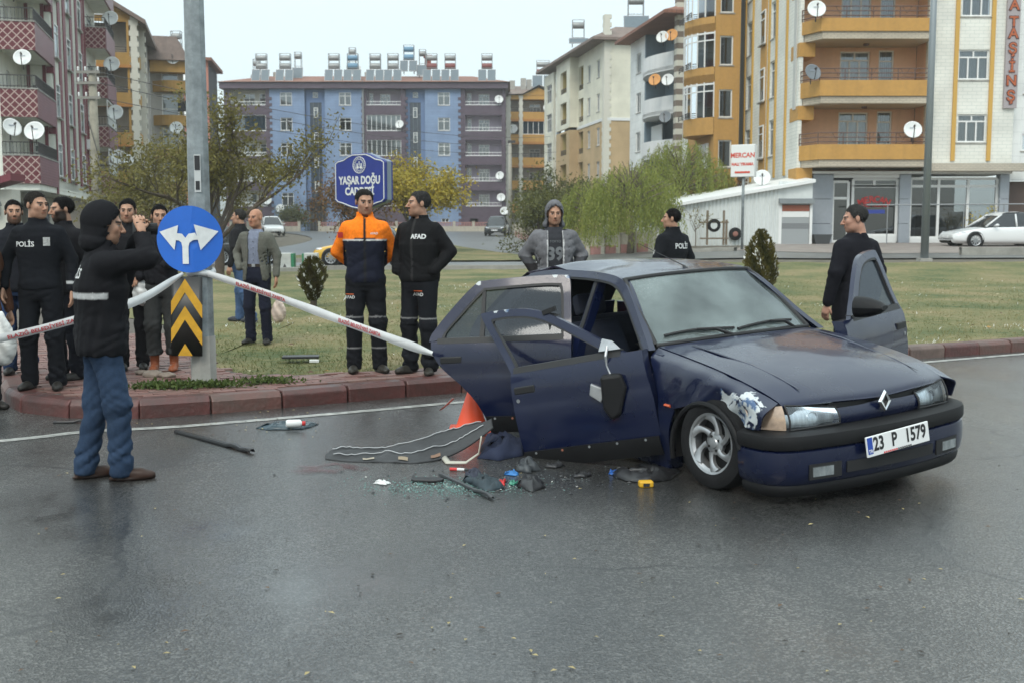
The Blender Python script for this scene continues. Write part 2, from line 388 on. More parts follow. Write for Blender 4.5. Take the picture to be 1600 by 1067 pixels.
brick = MB().box(-.097, .097, -.047, .047, -.05, .008); bme = [brick.mesh('paver', m) for m in M_pv]
cand = []
ca, sa = math.cos(R(29)), math.sin(R(29))
for i in range(-80, 90):
 for j in range(-60, 90):
  u = i * .2 + (.1 if j % 2 else 0); v = j * .1
  x = -2.2 + u * ca - v * sa; y = 10.3 + u * sa + v * ca
  if x < -8 or x > 1.3 or y > 15.5 or x < -.5 * y: continue
  l = np.interp(x, xs3, lo) + .07
  if not (l < y < pave_edge(x) - .05): continue
  cand.append((y, x))
cand.sort(); pr_ = random.Random(11)
stuff = MB()
for k, (y, x) in enumerate(cand):
 if pr_.random() < .03: continue
 z = IS_Z - .006 + pr_.uniform(-.005, .004); a = R(29) + pr_.uniform(-.04, .04)
 if k < 300:
  o = mesh_obj('paver', bme[pr_.randrange(4)], pvo, (x, y, z)); o.rotation_euler = (pr_.uniform(-.02, .02), pr_.uniform(-.02, .02), a)
 else: stuff.box(-.097, .097, -.047, .047, -.05, .008, mi=pr_.randrange(4), M=Matrix.Translation((x, y, z)) @ Matrix.Rotation(a, 4, 'Z'))
o = stuff.build('paver_bricks', M_pv, pvo); o['kind'] = 'stuff'
# ---- far streets: cross street behind the island, side street climbing to the blue block, forecourt
M_asph2 = mat('damp_asphalt_far', (.14, .145, .145), .33, var=.3, vscale=.8, bump=.15, bscale=30, spec=.5)
def strip(name, L_, R_, m, z=.0, n=40):
 a = catmull(L_, n); b = catmull(R_, n); G = []
 for p, q in zip(a, b):
  G.append([(*(p + (q - p) * t_), float(gz_xy(*(p + (q - p) * t_))) + z) for t_ in np.linspace(0, 1, 8)])
 o = MB().grid(np.array(G)).build(name, m, None, True); o['kind'] = 'structure'; return o
strip('cross_street', [(-60, 36), (-10, 40), (2.2, 41.2), (9, 39), (16, 39), (40, 41)], [(-60, 44), (-10, 47), (2.2, 48), (9, 45.5), (14, 43), (40, 47)], M_asph2, .004)
strip('side_street', [(-22, 47), (-15, 62), (-16, 90), (-26, 118), (-40, 126)], [(-12.5, 47), (-9.5, 62), (-10, 90), (-8, 110), (-7, 126)], M_asph2, .008)
strip('side_street', [(1.8, 47), (1.5, 53), (-1.2, 63), (-4.2, 76), (-7.2, 100), (-8, 126)], [(6, 45.5), (5, 53), (4, 63), (2.6, 76), (1.6, 100), (1.5, 126)], M_asph2, .012)
M_pinkp = mat('forecourt_paving', (.25, .215, .195), .6, var=.3, vscale=1.2, bump=.2)
strip('forecourt', [(8.5, 43.5), (13, 41.5), (22, 42.5), (40, 46)], [(11.5, 52), (14, 52), (22, 52), (40, 52.5)], M_pinkp, .016)
M_grass2 = M_turf
strip('verge', [(-12.4, 49), (-9.6, 62), (-9.9, 88), (-9.5, 104)], [(1.4, 48.4), (1.2, 53), (-1.5, 63), (-4.3, 76), (-7.5, 102)], M_grass2, .05)
for nm, pts, h in (('far_kerb', [(-12, 39.8), (-4, 40.6), (2.2, 40.7), (6, 39.2)], .13), ('far_kerb', [(-12.2, 48.8), (-10, 48.5), (-7.4, 48.6)], .14), ('far_kerb', [(8.6, 43.2), (6.2, 46.2), (2.0, 70), (1.4, 100)], .14), ('forecourt_step', [(16.2, 40.6), (19, 40.7), (23, 41.3), (30, 42.6)], .28)):
 cc_ = catmull(pts, 30); row = []
 for i, p in enumerate(cc_):
  t_ = cc_[min(i + 1, 29)] - cc_[max(i - 1, 0)]; t_ /= np.linalg.norm(t_); g = float(gz_xy(*p)); nn = np.array([-t_[1], t_[0]]) * .12
  row.append([(p[0] - nn[0], p[1] - nn[1], g - .1), (p[0] - nn[0], p[1] - nn[1], g + h), (p[0] + nn[0], p[1] + nn[1], g + h), (p[0] + nn[0], p[1] + nn[1], g - .1)])
 o = MB().grid(np.array(row)).build(nm, mat('kerb_far_grey', (.30, .29, .26), .85, var=.3, vscale=2)); o['kind'] = 'structure'
# far hill
hx = np.linspace(-260, 140, 40); row = []
for t_ in (0, .4, .75, 1):
 row.append([(x, 700 + 200 * t_, -5 + t_ * (70 + 40 * math.exp(-((x + 190) / 70) ** 2) + 6 * math.sin(x * .05))) for x in hx])
o = MB().grid(np.array(row)).build('hill', mat('hill_bluegrey', (.16, .18, .18), .95, var=.2, vscale=.02), None, True); o['kind'] = 'structure'
# BUILDINGS
def glass_mat(name, tint=(.55, .6, .62), refl=.12, dark=.0):
 m, t, L, b = node_mat(name)
 t.nodes.remove(b); out = t.nodes['Material Output']
 tr = t.nodes.new('ShaderNodeBsdfTransparent'); iv(tr, 0, (*tint, 1))
 gl = t.nodes.new('ShaderNodeBsdfGlossy'); iv(gl, 0, (.9, .95, 1, 1)); iv(gl, 'Roughness', .03)
 fr = t.nodes.new('ShaderNodeFresnel'); iv(fr, 0, 1.5)
 mm = t.nodes.new('ShaderNodeMath'); mm.operation = 'MAXIMUM'; iv(mm, 1, refl)
 L.new(fr.outputs[0], mm.inputs[0])
 mx = t.nodes.new('ShaderNodeMixShader'); L.new(mm.outputs[0], mx.inputs[0]); L.new(tr.outputs[0], mx.inputs[1]); L.new(gl.outputs[0], mx.inputs[2])
 L.new(mx.outputs[0], out.inputs[0]); return m
M_wglass = glass_mat('window_glass', refl=.14)
M_pvc = mat('pvc_white', (.74, .75, .74), .4)
M_curt = mat('net_curtain', (.62, .63, .62), .9, var=.25, vscale=3, stretch=(9, 9, .4))
M_curt2 = mat('grey_curtain', (.34, .35, .36), .9, var=.35, vscale=3, stretch=(9, 9, .4))
M_room = mat('room_dark', (.055, .055, .06), .9)
M_iron = mat('black_iron', (.05, .045, .045), .5, metal=.3)
M_rail = mat('brown_rail', (.10, .05, .04), .5)
M_conc = mat('concrete', (.38, .37, .34), .9, var=.25, vscale=3, bump=.3, streak=.25)
_wcache = {}
def win_mesh(w, h, style):
 k = (round(w, 2), round(h, 2), style)
 if k in _wcache: return _wcache[k]
 f = MB(); t = .07
 f.box(0, w, -.03, .05, 0, t); f.box(0, w, -.03, .05, h - t, h); f.box(0, t, -.028, .048, t, h - t); f.box(w - t, w, -.028, .048, t, h - t)
 if style in ('cross', 'two'):
  f.box(w / 2 - .04, w / 2 + .04, -.025, .045, t, h - t)
  if style == 'cross': f.box(t, w - t, -.022, .042, h * .70, h * .70 + .06)
 elif style == 'three':
  f.box(w / 3 - .035, w / 3 + .035, -.025, .045, t, h * .72); f.box(2 * w / 3 - .035, 2 * w / 3 + .035, -.025, .045, t, h * .72)
  f.box(w / 2 - .035, w / 2 + .035, -.025, .045, h * .72 + .07, h - t); f.box(t, w - t, -.022, .042, h * .72, h * .72 + .07)
 elif style == 'door':
  f.box(t, w - t, -.022, .042, h * .76, h * .76 + .06); f.box(t, w - t, -.022, .042, h * .3, h * .3 + .05)
 elif style == 'tall':
  f.box(t, w - t, -.022, .042, h * .72, h * .72 + .06)
 elif style == 'multi':
  n = max(2, int(w / .55))
  for i in range(1, n): f.box(w * i / n - .03, w * i / n + .03, -.025, .045, t, h - t)
 g = MB().add([(t, .01, t), (w - t, .01, t), (w - t, .01, h - t), (t, .01, h - t)], [(0, 1, 2, 3)])
 c = MB(); n = 14
 for i in range(n + 1):
  x = t + (w - 2 * t) * i / n; y = .09 + .03 * math.sin(i * 2.4)
  c.v += [(x, y, t * .5), (x, y, h - t * .5)]
 c.f = [(2 * i, 2 * i + 2, 2 * i + 3, 2 * i + 1) for i in range(n)]; c.mi = [0] * n
 s = MB().box(-.06, w + .06, -.14, .0, -.07, -.005)
 fm = f.mesh('window', M_pvc); gm = g.mesh('pane', M_wglass); cm = c.mesh('curtain', M_curt); cm2 = c.mesh('curtain', M_curt2); sm = s.mesh('sill', M_conc)
 _wcache[k] = (fm, gm, cm, cm2, sm); return _wcache[k]
class Bld:
 def __init__(s, name, label, cat, loc, rz):
  s.root = thing(name, label, cat, loc, rz); s.core = []
 # face frames: (u, inward, z) -> local
 @staticmethod
 def front(x0=0, y0=0): return Matrix(((1, 0, 0, x0), (0, 1, 0, y0), (0, 0, 1, 0), (0, 0, 0, 1)))
 @staticmethod
 def right(x0=0, y0=0): return Matrix(((0, -1, 0, x0), (1, 0, 0, y0), (0, 0, 1, 0), (0, 0, 0, 1)))
 @staticmethod
 def left(x0=0, y0=0): return Matrix(((0, 1, 0, x0), (1, 0, 0, y0), (0, 0, 1, 0), (0, 0, 0, 1)))
 def part(s, name, mb, m, parent=None, smooth=False):
  return mb.build(name, m, parent or s.root, smooth)
 def wall(s, Fm, u0, u1, z0, z1, m, holes=(), thick=.25, name='wall', parent=None):
  us = sorted({u0, u1, *[h[0] for h in holes], *[h[1] for h in holes]}); us = [u for u in us if u0 <= u <= u1]
  zs = sorted({z0, z1, *[h[2] for h in holes], *[h[3] for h in holes]}); zs = [z for z in zs if z0 <= z <= z1]
  mb = MB()
  for j in range(len(us) - 1):
   uc = (us[j] + us[j + 1]) / 2; st = None
   for i in range(len(zs)):
    solid = i < len(zs) - 1 and not any(h[0] < uc < h[1] and h[2] < (zs[i] + zs[i + 1]) / 2 < h[3] for h in holes)
    if solid and st is None: st = zs[i]
    if not solid and st is not None:
     mb.box(us[j], us[j + 1], 0, thick, st, zs[i], M=Fm); st = None
  return s.part(name, mb, m, parent)
 def box(s, name, Fm, u0, u1, d0, d1, z0, z1, m, parent=None):
  return s.part(name, MB().box(u0, u1, d0, d1, z0, z1, M=Fm), m, parent)
 def win(s, Fm, u, z, w, h, style='cross', depth=.1, curtain=1, sill=True, parent=None, frame=None):
  fm, gm, c1, c2, sm = win_mesh(w, h, style)
  T = Fm @ Matrix.Translation((u, depth, z))
  o = mesh_obj('window', fm, parent or s.root); o.matrix_local = T
  for nm, me, on in (('pane', gm, 1), ('curtain', c1 if curtain == 1 else c2, curtain), ('sill', sm, sill)):
   if on and not (parent and nm):
    c = mesh_obj(nm, me, o)
  return o
 def rail(s, Fm, u0, u1, z0, h, m, d=0., step=.14, parent=None, bars=True, name='railing', u_ret=0.):
  mb = MB(); n = max(1, int((u1 - u0) / step))
  mb.box(u0, u1, d - .02, d + .02, z0 + h - .04, z0 + h, M=Fm); mb.box(u0, u1, d - .015, d + .015, z0 + .06, z0 + .09, M=Fm)
  if bars:
   for i in range(n + 1):
    u = u0 + (u1 - u0) * i / n; mb.box(u - .01, u + .01, d - .01, d + .01, z0, z0 + h - .04, M=Fm)
  else:
   mb.box(u0, u1, d - .015, d + .015, z0 + h * .5, z0 + h * .5 + .03, M=Fm)
   for i in range(int((u1 - u0) / .9) + 1):
    u = u0 + i * .9; mb.box(u - .02, u + .02, d - .02, d + .02, z0, z0 + h - .04, M=Fm)
  return s.part(name, mb, m, parent)
def tile_mat(name, c1, c2, sx, sz, mortar=.06, rough=.5, bump=.2, offset=.5, msize=.03, vert_x=(1, 1), var=.12):
 """courses of tiles on vertical walls: object x+y along, z up"""
 m, t, L, b = node_mat(name)
 tc = t.nodes.new('ShaderNodeTexCoord'); sp = t.nodes.new('ShaderNodeSeparateXYZ'); L.new(tc.outputs['Object'], sp.inputs[0])
 a = t.nodes.new('ShaderNodeMath'); a.operation = 'ADD'; L.new(sp.outputs[0], a.inputs[0]); L.new(sp.outputs[1], a.inputs[1])
 cb = t.nodes.new('ShaderNodeCombineXYZ'); L.new(a.outputs[0], cb.inputs[0]); L.new(sp.outputs[2], cb.inputs[1])
 br = t.nodes.new('ShaderNodeTexBrick'); L.new(cb.outputs[0], br.inputs[0]); br.offset = offset
 iv(br, 'Scale', 1); iv(br, 'Brick Width', sx); iv(br, 'Row Height', sz)
 iv(br, 'Mortar Size', msize); iv(br, 'Mortar Smooth', .2)
 iv(br, 'Color1', (*c1, 1)); iv(br, 'Color2', (*[c * (1 - var) for c in c1], 1)); iv(br, 'Mortar', (*c2, 1))
 n = t.nodes.new('ShaderNodeTexNoise'); iv(n, 'Scale', .6); iv(n, 'Detail', 6); L.new(tc.outputs['Object'], n.inputs[0])
 r = t.nodes.new('ShaderNodeMapRange'); iv(r, 1, .35); iv(r, 2, .7); iv(r, 3, 1.05); iv(r, 4, .82); L.new(n.outputs[0], r.inputs[0])
 mu = t.nodes.new('ShaderNodeMix'); mu.data_type = 'RGBA'; mu.blend_type = 'MULTIPLY'; iv(mu, 0, 1)
 L.new(br.outputs[0], mu.inputs[6]); L.new(r.outputs[0], mu.inputs[7]); L.new(mu.outputs[2], b.inputs['Base Color'])
 iv(b, 'Roughness', rough)
 bp = t.nodes.new('ShaderNodeBump'); iv(bp, 'Strength', bump); iv(bp, 'Distance', .02); bp.invert = True
 L.new(br.outputs['Fac'], bp.inputs['Height']); L.new(bp.outputs[0], b.inputs['Normal'])
 return m
def lattice_mat(name, c1, c2, pitch):
 """maroon tiles with pale joints at 45 degrees"""
 m, t, L, b = node_mat(name)
 tc = t.nodes.new('ShaderNodeTexCoord'); sp = t.nodes.new('ShaderNodeSeparateXYZ'); L.new(tc.outputs['Object'], sp.inputs[0])
 a = t.nodes.new('ShaderNodeMath'); a.operation = 'ADD'; L.new(sp.outputs[0], a.inputs[0]); L.new(sp.outputs[1], a.inputs[1])
 outs = []
 for op in ('ADD', 'SUBTRACT'):
  q = t.nodes.new('ShaderNodeMath'); q.operation = op; L.new(a.outputs[0], q.inputs[0]); L.new(sp.outputs[2], q.inputs[1])
  p = t.nodes.new('ShaderNodeMath'); p.operation = 'PINGPONG'; iv(p, 1, pitch / 2); L.new(q.outputs[0], p.inputs[0])
  l = t.nodes.new('ShaderNodeMath'); l.operation = 'LESS_THAN'; iv(l, 1, pitch * .085); L.new(p.outputs[0], l.inputs[0]); outs.append(l)
 mxx = t.nodes.new('ShaderNodeMath'); mxx.operation = 'MAXIMUM'; L.new(outs[0].outputs[0], mxx.inputs[0]); L.new(outs[1].outputs[0], mxx.inputs[1])
 mx = t.nodes.new('ShaderNodeMix'); mx.data_type = 'RGBA'; L.new(mxx.outputs[0], mx.inputs[0]); iv(mx, 6, (*c1, 1)); iv(mx, 7, (*c2, 1))
 L.new(mx.outputs[2], b.inputs['Base Color']); iv(b, 'Roughness', .45)
 return m
M_roof = tile_mat('roof_tiles_brown', (.27, .12, .08), (.13, .06, .045), .3, .35, msize=.02, rough=.75)
M_roofg = mat('roof_grey_brown', (.20, .15, .13), .8, var=.3, vscale=2)
# solar heaters and dishes
M_tank = mat('tank_steel', (.30, .31, .31), .45, metal=.4, var=.3); M_tankb = mat('tank_blue', (.13, .26, .38), .5); M_tankr = mat('tank_red', (.20, .05, .045), .5)
M_panel = mat('solar_panel_glass', (.13, .17, .20), .5, spec=.3, var=.1); M_alu = mat('aluminium', (.26, .27, .28), .5, metal=.3)
def solar(loc, w, h, tank, label, small=False, rz=0):
 t = thing('solar_water_heater', label, 'water heater', loc, rz, 'solar water heaters on the roof of the blue building')
 for i in ((0,) if small else (0, 1)):
  p = MB(); x0 = (-w / 2 if i == 0 else .06); x1 = (-.06 if (i == 0 and not small) else w / 2)
  M = Matrix.Translation((0, 0, .2)) @ Matrix.Rotation(R(-22), 4, 'X')
  p.box(x0, x1, -.05, .05, 0, h, M=M)
  o = p.build('collector_panel', M_panel, t)
  f = MB(); f.box(x0, x1, -.06, -.048, h - .05, h, M=M); f.box(x0, x1, -.06, -.048, 0, .05, M=M); f.box(x0, x0 + .05, -.06, -.048, .05, h - .05, M=M); f.box(x1 - .05, x1, -.06, -.048, .05, h - .05, M=M)
  f.build('panel_frame', M_alu, o)
 fr = MB(); y0 = .6; ht = h + 1.9
 for x in (-w * .3, w * .3):
  for y in (y0, y0 + .6): fr.tube([(x, y, 0), (x, y, ht)], .035, 6)
  fr.tube([(x, y0, ht), (x, y0 + .6, ht)], .03, 6)
 fr.tube([(-w * .3, y0, ht), (w * .3, y0, ht)], .03, 6); fr.tube([(-w * .3, y0, h + .3), (w * .3, y0, h + .3)], .03, 6)
 fr.build('stand', M_alu, t)
 for k, z in enumerate((h + .55, h + 1.45)):
  if small and k == 0: continue
  tk = MB(); l = w * .31; r = .33 if k == 0 else .3
  M = Matrix.Translation((0, y0 + .3, z)) @ Matrix.Rotation(R(90), 4, 'Y')
  tk.lathe([(.02, -l), (r * .8, -l), (r, -l + .1), (r, l - .1), (r * .8, l), (.02, l)], 14, M=M)
  tk.build('tank', tank if (k == 0 or tank is M_tankb) else M_tank, t, True)
 return t
M_dish = mat('dish_white', (.72, .74, .73), .45, var=.12, vscale=2); M_dishg = mat('dish_grey', (.16, .18, .2), .5); M_disho = mat('dish_orange', (.65, .3, .08), .5)
M_logo = mat('dish_print', (.28, .32, .38), .6)
_dcache = {}
def dish(loc, r, az, label, m=None, el=20, post=None, wordmark=True):
 """dish opening toward azimuth az (deg, 0 = toward camera -y, + turns to +x)"""
 m = m or M_dish
 t = thing('satellite_dish', label, 'satellite dish', loc, R(az), 'satellite dishes on the apartment blocks')
 Me = Matrix.Rotation(R(-el), 4, 'X') @ Matrix.Rotation(R(90), 4, 'X')       # z of lathe -> -y
 mb = MB(); prof = [(0.001, -.16 * r), (r * .3, -.145 * r), (r * .6, -.09 * r), (r * .85, -.02 * r), (r, .04 * r), (r * 1.01, .02 * r), (r * .85, -.045 * r), (r * .5, -.14 * r), (.001, -.19 * r)]
 mb.lathe(prof, 22, M=Me); mb.build('reflector', m, t, True)
 a = MB(); tip = Me @ Vector((0, r * .1, r * .85)); foot = Me @ Vector((0, -r * .98, .02))
 a.tube([foot, tip], .02, 6); hd = MB(); hd.tube([tip, tip + (Me.to_3x3() @ Vector((0, .0, -.12)))], .045, 8)
 o = a.build('feed_arm', M_iron, t); hd.build('receiver', M_iron, o)
 p = MB(); back = Me @ Vector((0, 0, -.2 * r)); L_ = post or r * 1.35
 p.tube([back, back + Vector((0, .12, -.05)), Vector((0, back.y + .14, -L_))], .028, 6); p.build('bracket', M_iron, t)
 if wordmark:
  wm = MB();
  for k in range(5): wm.box(-.28 * r + k * .12 * r, -.2 * r + k * .12 * r, .2 * r, .3 * r, -.10 * r, -.10 * r + .012, M=Me)
  wm.build('wordmark', M_logo, t)
 return t
# blue apartment block (far, across the street)
YB = 128.0
def XB(px): return (px - 800) * YB / F_PX
def ZB(py): return za(py, YB)
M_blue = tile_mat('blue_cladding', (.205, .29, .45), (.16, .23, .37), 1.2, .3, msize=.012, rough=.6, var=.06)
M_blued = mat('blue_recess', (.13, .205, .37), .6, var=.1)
M_purp = tile_mat('aubergine_tiles', (.085, .055, .085), (.12, .09, .12), .3, .12, msize=.014, rough=.5, var=.3)
M_lil = mat('lilac_plaster', (.42, .37, .44), .8, var=.1, streak=.1); M_cream = mat('cream_plaster', (.56, .55, .49), .8, var=.1, streak=.15)
M_bsl = mat('stair_glass_dark', (.03, .045, .07), .15, spec=.7)
zg = 1.3
bb = Bld('apartment_block', 'wide blue and aubergine apartment block with solar heaters on its roof', 'building', (0, YB, 0), 0)
Fm = Bld.front()
rows = [(139.5, 165), (180, 205.4), (219, 244.4), (258, 284), (298, 323)]
wrow = [(145, 165), (184.5, 204.5), (224, 243.5), (263, 283), (302, 322)]
zt, zf = ZB(139.5), ZB(129.6)
for (a, b, wc, nm) in ((427, 481, 452.5, 0), (512, 572, 543.3, 1), (666, 721, 695.3, 2)):
 hw = 9.2; holes = [(XB(wc - hw), XB(wc + hw), ZB(q), ZB(p)) for p, q in wrow]
 holes.append((XB(wc - 5), XB(wc + 7), ZB(348), ZB(342)))
 wl = bb.wall(Fm, XB(a), XB(b), zg - .3, zt, M_blue, holes)
 for k, h in enumerate(holes[:5]):
  bb.win(Fm, h[0], h[2], h[1] - h[0], h[3] - h[2], 'cross', curtain=(1, 2, 1, 2, 2, 1)[(k * 2 + nm) % 6] if not (nm == 1 and k == 1) else 0)
 h = holes[5]; bb.win(Fm, h[0], h[2], h[1] - h[0], h[3] - h[2], 'two', curtain=0)
 # corner quoin bumps between blue and aubergine
for (a, b, g0, g1, y1, topw) in ((481, 512, 488, 506, 312, 1), (636, 666, 642, 659, 330, 1)):
 holes = [(XB((a + b) / 2 - 4), XB((a + b) / 2 + 4), ZB(152), ZB(144)), (XB(g0), XB(g1), ZB(y1), ZB(160))]
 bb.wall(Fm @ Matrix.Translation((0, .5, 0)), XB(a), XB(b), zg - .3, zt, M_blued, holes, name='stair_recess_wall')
 bb.win(Fm, holes[0][0], holes[0][2], holes[0][1] - holes[0][0], holes[0][3] - holes[0][2], 'plain', depth=.6, curtain=0)
 bb.box('stair_glazing', Fm, XB(g0), XB(g1), .62, .68, ZB(y1), ZB(160), M_bsl)
 zz = MB()
 for k in range(5): zz.box(XB(g0), XB(g1), .56, .61, ZB(160) - k * 2.9 - 1.4, ZB(160) - k * 2.9 - 1.28)
 zz.box(XB(g0) + .35, XB(g0) + .42, .57, .6, ZB(y1), ZB(160)); zz.box(XB(g1) - .42, XB(g1) - .35, .57, .6, ZB(y1), ZB(160))
 bb.part('stair_glazing_bars', zz, mat('dark_bar', (.09, .11, .14), .5))
 for k, yy in enumerate((175, 214, 253, 291)):
  if yy + 10 < y1: bb.win(Fm, XB((g0 + g1) / 2 - 3.2), ZB(yy + 9), XB(6.4) - XB(0), ZB(yy - 7) - ZB(yy + 9), 'tall', depth=.52, curtain=0, sill=False)
# entrance with black gate
bb.box('entrance_canopy', Fm, XB(484), XB(516), -.9, .48, ZB(317), ZB(312), M_bsl)
eg = MB()
eg.box(XB(486), XB(515), .1, .2, zg + .02, ZB(318))
bb.part('entrance_door', eg, mat('door_black', (.03, .03, .035), .35))
eb = MB()
for k in range(7): eb.box(XB(486) + k * .35, XB(486) + k * .35 + .05, .04, .095, zg + .05, ZB(318) - .1)
for z in (zg + 1.1, zg + 2.2, zg + 2.9): eb.box(XB(486), XB(515), .03, .085, z, z + .06)
bb.part('entrance_door_bars', eb, mat('door_bars', (.10, .10, .11), .4))
for (a, b, side, cm) in ((357, 427, 'L', M_cream), (572, 636, 'M', M_lil), (721, 790, 'R', M_lil)):
 ma, mbb = (10, 6) if side == 'L' else ((4, 7) if side == 'M' else (7, 6))
 holes = [(XB(a + ma), XB(b - mbb), ZB(q), ZB(p)) for p, q in rows]
 if side != 'L': holes.append((XB(a + 14), XB(a + 26), ZB(349), ZB(342)))
 bb.wall(Fm, XB(a), XB(b), zg - .3, zt, M_purp, holes, thick=.3, name='balcony_wall')
 for k, h in enumerate(holes[:5]):
  D = 1.5
  sl = MB(); sl.box(h[0], h[1], .3, D, h[2] - .25, h[2] - .02); sl.box(h[0], h[1], .3, D, h[3] + .02, h[3] + .2)
  sl.box(h[0] - .12, h[0] - .01, .3, D, h[2] - .25, h[3] + .2); sl.box(h[1] + .01, h[1] + .12, .3, D, h[2] - .25, h[3] + .2)
  bal = bb.part('balcony', sl, cm)
  ww = (h[1] - h[0]); dz = h[2] - .9
  bk = bb.wall(Fm @ Matrix.Translation((0, D, 0)), h[0] - .12, h[1] + .12, h[2] - .25, h[3] + .2, cm, [(h[0] + ww * .30, h[0] + ww * .62, h[2] + .05, h[3] - .35), (h[0] + ww * .74, h[0] + ww * .93, h[2] - .2, h[3] - .35)] if side == 'L' else [(h[0] + ww * .04, h[0] + ww * .16, h[2] - .2, h[3] - .3), (h[0] + ww * .36, h[0] + ww * .66, h[2] - .1, h[3] - .4)], name='balcony_back_wall', thick=.15, parent=bal)
  if side == 'L':
   bb.win(Fm, h[0] + ww * .30, h[2] + .05, ww * .32, h[3] - h[2] - .4, 'two', depth=D + .05, curtain=1, sill=False)
   bb.win(Fm, h[0] + ww * .74, h[2] - .2, ww * .19, h[3] - h[2] - .15, 'door', depth=D + .05, curtain=2, sill=False)
  else:
   bb.win(Fm, h[0] + ww * .04, h[2] - .2, ww * .12, h[3] - h[2] - .1, 'door', depth=D + .05, curtain=2, sill=False)
   bb.win(Fm, h[0] + ww * .36, h[2] - .1, ww * .30, h[3] - h[2] - .3, 'three', depth=D + .05, curtain=1 + k % 2, sill=False)
  rl = MB(); rl.box(h[0], h[1], .05, .12, h[2] + .01, h[2] + .1)
  glazed = (side == 'L' and k == 1) or (side == 'M' and k in (1, 2))
  if glazed:
   bb.win(Fm, h[0], h[2], ww, h[3] - h[2], 'multi' if side == 'M' else 'plain', depth=.12, curtain=1 if side == 'M' else 0, sill=False)
   if side == 'L':
    cb = MB()
    for i in range(31): cb.v += [(h[0] + ww * i / 30, .3 + .05 * math.sin(i * 2.2), h[2]), (h[0] + ww * i / 30, .3 + .05 * math.sin(i * 2.2), h[3])]
    cb.f = [(2 * i, 2 * i + 2, 2 * i + 3, 2 * i + 1) for i in range(30)]; cb.mi = [0] * 30
    bb.part('blue_curtain', cb, mat('blue_curtain', (.05, .16, .27), .8))
  else:
   rl.box(h[0], h[1], .06, .1, h[2] + .38, h[2] + .44)
   for i in range(9): rl.box(h[0] + ww * i / 8 - .015, h[0] + ww * i / 8 + .015, .065, .095, h[2] + .1, h[2] + .38)
  bb.part('balcony_rail', rl, M_pvc, bal)
 # vertical toothed edge beside the blue wall
 for e in ((b,) if side == 'L' else ((a, b) if side == 'M' else (a,))):
  q = MB()
  for k in range(22):
   z = zg + .4 + k * .68
   if z < zt - .4: q.box(XB(e) - .28, XB(e) + .28, -.06, -.003, z, z + .34)
  bb.part('quoin_strip', q, M_purp)
core = MB(); core.box(XB(357) + .3, XB(790) - .3, 2.2, 11.6, zg - .3, zt - .1)
bb.part('interior', core, M_room)
side_l = MB(); side_l.box(XB(357), XB(357) + .25, .31, 12, zg - .3, zt); side_l.box(XB(790) - .25, XB(790), .31, 12, zg - .3, zt); side_l.box(XB(357) + .25, XB(790) - .25, 11.7, 12, zg - .3, zt)
bb.part('side_wall', side_l, M_purp)
fs = MB(); fs.box(XB(352), XB(794), -.55, 12.5, zt + .003, zf); bb.part('eaves', fs, M_purp)
rf = MB(); e0, e1 = XB(349), XB(797); rz_ = ZB(108.5)
rf.add([(e0, -.8, zf), (e1, -.8, zf), (e1, 13, zf), (e0, 13, zf), (XB(410), 6, rz_), (XB(735), 6, rz_)], [(0, 1, 5, 4), (1, 2, 5), (2, 3, 4, 5), (3, 0, 4)])
rfo = bb.part('roof', rf, M_roof)
for px in (571,):
 dp = MB(); dp.tube([(XB(px), -.12, zg), (XB(px), -.12, zf + .2)], .11, 8); bb.part('drainpipe', dp, M_alu)
ch = MB(); ch.box(XB(665.5) - .35, XB(665.5) + .35, 5.2, 5.9, rz_ - 1, ZB(77)); ch.box(XB(665.5) - .5, XB(665.5) + .5, 5.05, 6.05, ZB(79), ZB(75.5))
bb.part('chimney', ch, mat('chimney_brick', (.35, .10, .07), .8, var=.2), rfo)
for px in (426, 572): bb.part('chimney', MB().box(XB(px) - .5, XB(px) + .5, 5, 6, rz_ - 1, rz_ + .35), M_conc, rfo)
def roof_z(y): return zf + (rz_ - zf) * (y + .8) / 6.8
names = ['leftmost grey twin panel', 'grey twin panel second from the left', 'grey twin panel right of the bare roof stretch', 'blue tank twin panel', 'grey twin panel right of the middle downpipe', 'grey twin panel left of the tall blue tank', 'red tank twin panel nearest the red chimney', 'red tank twin panel, middle of the red ones', 'red tank twin panel at the right roof end']
for k, (cx, tk) in enumerate(((240, M_tank), (363, M_tank), (615, M_tank), (712, M_tankb), (828, M_tank), (920, M_tank), (1120, M_tankr), (1215, M_tankr), (1405, M_tankr))):
 solar((XB(340 + cx / 3.335), YB + .5, roof_z(.5) - .25), 1.98, 1.42, tk, names[k] + ' solar water heater on the blue block')
for cx, tk, zz_, sm, lb in ((186, M_tank, .9, True, 'small single solar heater at the left roof end, half hidden'), (405, M_tank, 1.7, True, 'small solar heater behind the second grey twin panel'), (692, M_tank, 2.2, True, 'solar heater raised behind the blue tank on the roof'), (990, M_tankb, 2.5, False, 'tallest solar heater with two blue tanks on the roof ridge'), (1062, M_tank, 2.0, True, 'single panel solar heater left of the red chimney')):
 solar((XB(340 + cx / 3.335), YB + 3.4, roof_z(3.4) - .2), 1.98 if not sm else 1.25, 1.35 + (zz_ - roof_z(3.4) + roof_z(3.4)) * .0, tk, lb, sm).location.z = roof_z(3.4) + zz_ - 1.9
